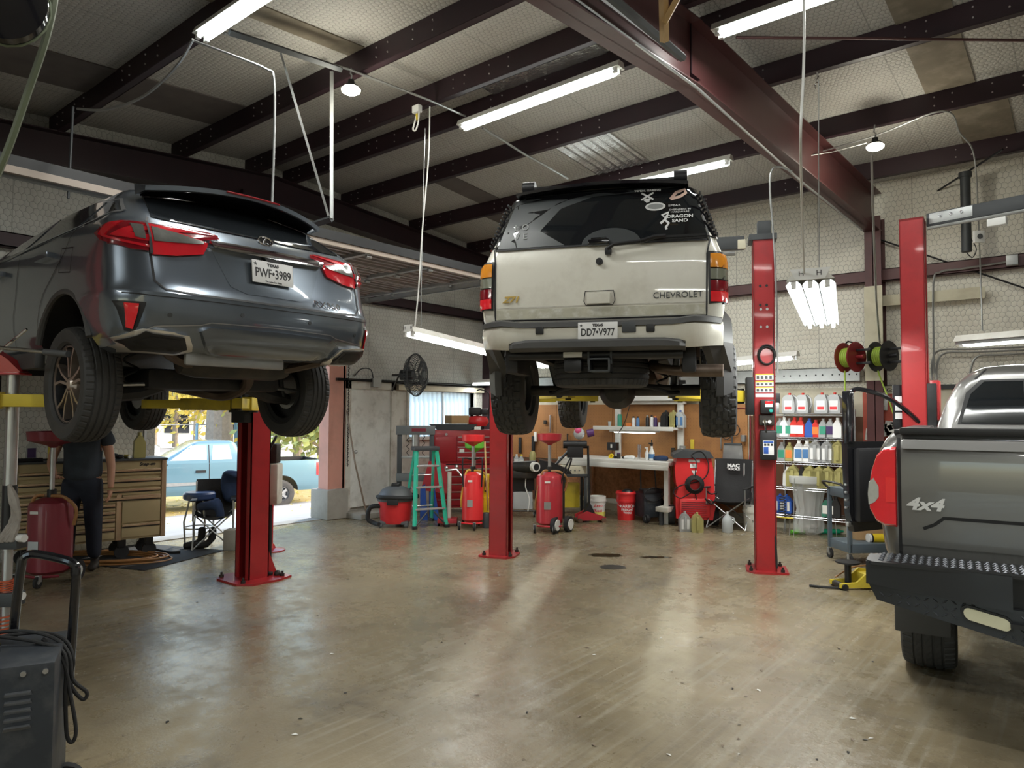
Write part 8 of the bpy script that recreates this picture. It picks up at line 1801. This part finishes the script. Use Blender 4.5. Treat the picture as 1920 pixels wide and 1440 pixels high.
t = thing('spring_stack', 'metal coil spring cylinder with a yellow plate on the low shelf left', 'spring', Vector((pln(1468, 950, 1, BY-.6).x, BY-.62, .24))); MB().tube([(.04*math.cos(k*.6), .04*math.sin(k*.6), .0035*k) for k in range(80)], .006, 5).build('spring', M['oily'], t); bx(t, 'plate', 'yellow', -.12, .15, -.04, .04, -.012, 0); MB().tube([(.1, 0, 0), (.09, 0, -.24)], .006, 5).tube([(-.1, 0, 0), (-.09, 0, -.24)], .006, 5).build('leg', M['galv'], t)
# grey service cart, filter, yellow jack
t = grp('service_cart', 'blue grey two shelf service cart behind the open pickup door', 'cart', 1608, 1052, YAW+R(6)); mat('cart_grey', (.09, .12, .145), .45, 0, .1)
for z in (.13, .72): bx(t, 'tray', 'cart_grey', -.22, .45, -.22, .22, z, z+.10)
for x in (-.21, .42):
    for y in (-.2, .2): bx(t, 'post', 'cart_grey', x-.02, x+.02, y-.02, y+.02, .13, .80); caster(t, x, y, .055)
MB().tube(smoothpts([(-.22, -.18, .8), (-.3, -.18, .88), (-.3, .18, .88), (-.22, .18, .8)]), .014, 6).build('handle', M['black'], t)
ct = Matrix.Translation(t.location) @ Matrix.Rotation(YAW+R(6), 4, 'Z')
t = thing('oil_filter', 'yellow labelled canister lying on the cart lower shelf', 'canister', ct @ Vector((.22, -.1, .27)), YAW); MB().cyl((-.12, 0, 0), (.15, 0, 0), .05, 20).build('body', M['bright_yellow'], t); MB().cyl((-.15, 0, 0), (-.12, 0, 0), .052, 20).build('cap', M['white_plastic'], t); MB().cyl((-.122, 0, 0), (-.105, 0, 0), .053, 20).build('ring', M['black'], t)
t = thing('cardboard_box', 'open cardboard box behind the yellow canister on the cart', 'box', ct @ Vector((.1, .05, .232)), YAW); bx(t, 'box', 'cardboard', -.1, .25, -.05, .1, 0, .17, b_=.003)
t = grp('floor_jack', 'yellow floor jack with round black saddle near the pickup bumper', 'jack', 1596, 1102, YAW+R(4)); c = MB()
for s_ in (-1, 1): c.prism([(-.16, .02), (.4, .02), (.42, .13), (.12, .17), (0, .07), (-.16, .06)], s_*.09-.012, s_*.09+.012, 'y')
c.bbox(.1, .4, -.09, .09, .04, .14, .02); c.build('frame', M['yellow'], t); MB().cyl((-.03, 0, .05), (-.03, 0, .24), .03, 12).cyl((-.03, 0, .235), (-.03, 0, .25), .11, 18).build('saddle', M['black'], t)
for x in (-.12, .36): MB().cyl((x, -.12, .03), (x, .12, .03), .03, 12).build('roller', M['oily'], t)
MB().tube(smoothpts([(-.1, .1, .08), (.1, .15, .16), (.3, .12, .18), (.4, .05, .14)]), .008, 6).build('hose', M['hose_tan'], t)
cord('pump_handle', 'black handled bar on the floor left of the yellow jack', 'bar', [G(1518, 1098, .012), G(1545, 1101, .02), G(1580, 1103, .012)], .012, M['black_rubber'], False)
# hose reels
def reel(label, px, py, Z, m_, r_):
    t = thing('hose_reel', label, 'hose reel', U(px, py, Z-.25), YAW-R(62), 'wall hose reels'); 
    for x in (-.09, .09): MB().lathe([(.05, -.006), (r_, -.006), (r_+.008, 0), (r_, .008), (.05, .008)], 30, 0, Matrix.Translation((x, 0, 0)) @ RX).build('flange', M[m_], t)
    MB().cyl((-.1, 0, 0), (.1, 0, 0), .06, 16).cyl((.1, 0, 0), (.2, 0, 0), .025, 8).build('hub', M[m_], t); c = MB()
    for k in range(6): c.tube([((-.07+.028*k), (r_*.6)*math.cos(a*PI/12), (r_*.6)*math.sin(a*PI/12)) for a in range(24)], .014, 6, closed=True)
    c.build('hose', M['cord_lime'], t); bx(t, 'bracket', 'black', .1, .3, -.02, .02, -.1, -.07); bx(t, 'bracket', 'black', .1, .3, -.02, .02, .07, .1); return t
mat('reel_red', (.25, .02, .025), .35, .1, .1, coat=.3)
reel('dark red hose reel with lime cord on the back wall', 1594, 670, 9.5, 'reel_red', .19); reel('black hose reel with lime hose right of the red reel', 1655, 668, 9.4, 'black', .19)
MB_ = MB().tube([(U(1580, 650, 9.4)), (U(1590, 640, 9.3)), (U(1608, 645, 9.3)), (U(1616, 660, 9.3))], .012, 6).build('feed_hose', M['black_rubber']); tag(MB_, 'black hose arching over the dark red reel', 'hose')
cord('air_line', 'lime air line dropping from the red reel past the wire shelf', 'hose', [U(1584, 695, 9.3), U(1585, 760, 9.3), U(1587, 840, 9.2)], .011, M['cord_lime'])
cord('air_line', 'lime cord trailing from the black reel down behind the truck door', 'hose', [U(1646, 695, 9.2), U(1655, 720, 9.2), U(1665, 745, 9.1), U(1675, 775, 9.1), U(1685, 805, 9.0)], .010, M['cord_lime'])
# gasket board seen through the open door window
gb = thing('gasket_board', 'red header board hung with packaged gaskets behind the truck door', 'display', (0, 0, 0)); a = wp(1618, 735, .06); e = wp(1700, 860, .06)
MB().box(a.x, e.x, BY-.08, BY-.03, 1.05, 1.95).build('board', mat('board_red', (.4, .07, .04), .6, 0, .2, 8), gb); MB().box(a.x+.05, e.x, BY-.10, BY-.05, 1.93, 2.03).build('header', M['cream'], gb)
text('lettering', 'Outlet Gaskets', .075, M['black'], gb, Matrix.Translation(((a.x+e.x)/2+.05, BY-.102, 1.975)) @ Matrix.Rotation(PI/2, 4, 'X')); random.seed(9)
for k in range(14):
    x = a.x+.06+random.uniform(0, .75)*(e.x-a.x); z = random.uniform(1.2, 1.85); t = thing('gasket_pack', f'clear bagged gasket pack, {NTH[k % 11]} {"upper" if k < 11 else "lower"} on the red board', 'package', (x, BY-.12, z), 0, 'bagged gaskets on the red board'); T = Matrix.Rotation(random.uniform(-.4, .4), 4, 'Y')
    MB().bbox(-.06, .06, -.01, .01, -.09, .07, .004, 0, T).build('bag', mat('bag_pale', (.5, .48, .45), .25, 0, .3, 20), t); MB().box(-.03, .03, -.014, -.01, -.03, .04, 0, T).build('card', M['paper'], t)
t = thing('lift_chart', 'white instruction stickers left of the rear red lift post', 'sign', U(1688, 770, 6.9), YAW); bx(t, 'backing', 'black', -.06, .07, .0, .03, -.18, .25)
for k in range(3): MB().box(-.05, .05, -.004, 0, .08-k*.08, .14-k*.08).build('sticker', M['label_white'], t)
# ================================================================ marks on the floor
mat('puddle', (.05, .04, .025), .05, 0, .2, 8, coat=.5)
for px, py, a_, b_, lb_, m_ in ((1136, 1041, .20, .05, 'shallow oily puddle on the floor in the middle of the bay', 'puddle'), (1148, 1063, .15, .055, 'dark broken patch of floor with grit below the puddle', 'oily'), (1228, 1045, .2, .025, 'thin dark wet streak right of the puddle', 'puddle')):
    q = G(px, py, .001); P = []; random.seed(px)
    for k in range(22): a = 2*PI*k/22; r_ = random.uniform(.8, 1.1); P.append((a_*r_*math.cos(a), b_*2.2*r_*math.sin(a)))
    o = MB().prism(P, 0, .002).build('puddle', M[m_], None, q, (0, 0, YAW)); tag(o, lb_, 'puddle')
db = MB(); random.seed(12)
for k in range(150):
    px = random.uniform(300, 1640); py = random.choice([random.uniform(1000, 1120), random.uniform(1050, 1430)]); px = px if random.random() < .6 else random.uniform(1150, 1640); q = G(px, py, 0); s_ = random.uniform(.006, .022); a = random.uniform(0, 6)
    db.add([(q.x+s_*math.cos(a), q.y+s_*math.sin(a), .002), (q.x-s_*.5*math.sin(a), q.y+s_*.5*math.cos(a), .006), (q.x-s_*math.cos(a), q.y-s_*math.sin(a), .002), (q.x+s_*.5*math.sin(a), q.y-s_*.5*math.cos(a), .004)], [(0, 1, 2, 3)], k % 3)
o = db.build('floor_debris', [M['paper'], M['wood_grey'], M['oily']], smooth=0); o['kind'] = 'stuff'; tag(o, 'small scraps and grit scattered over the concrete floor', 'debris')
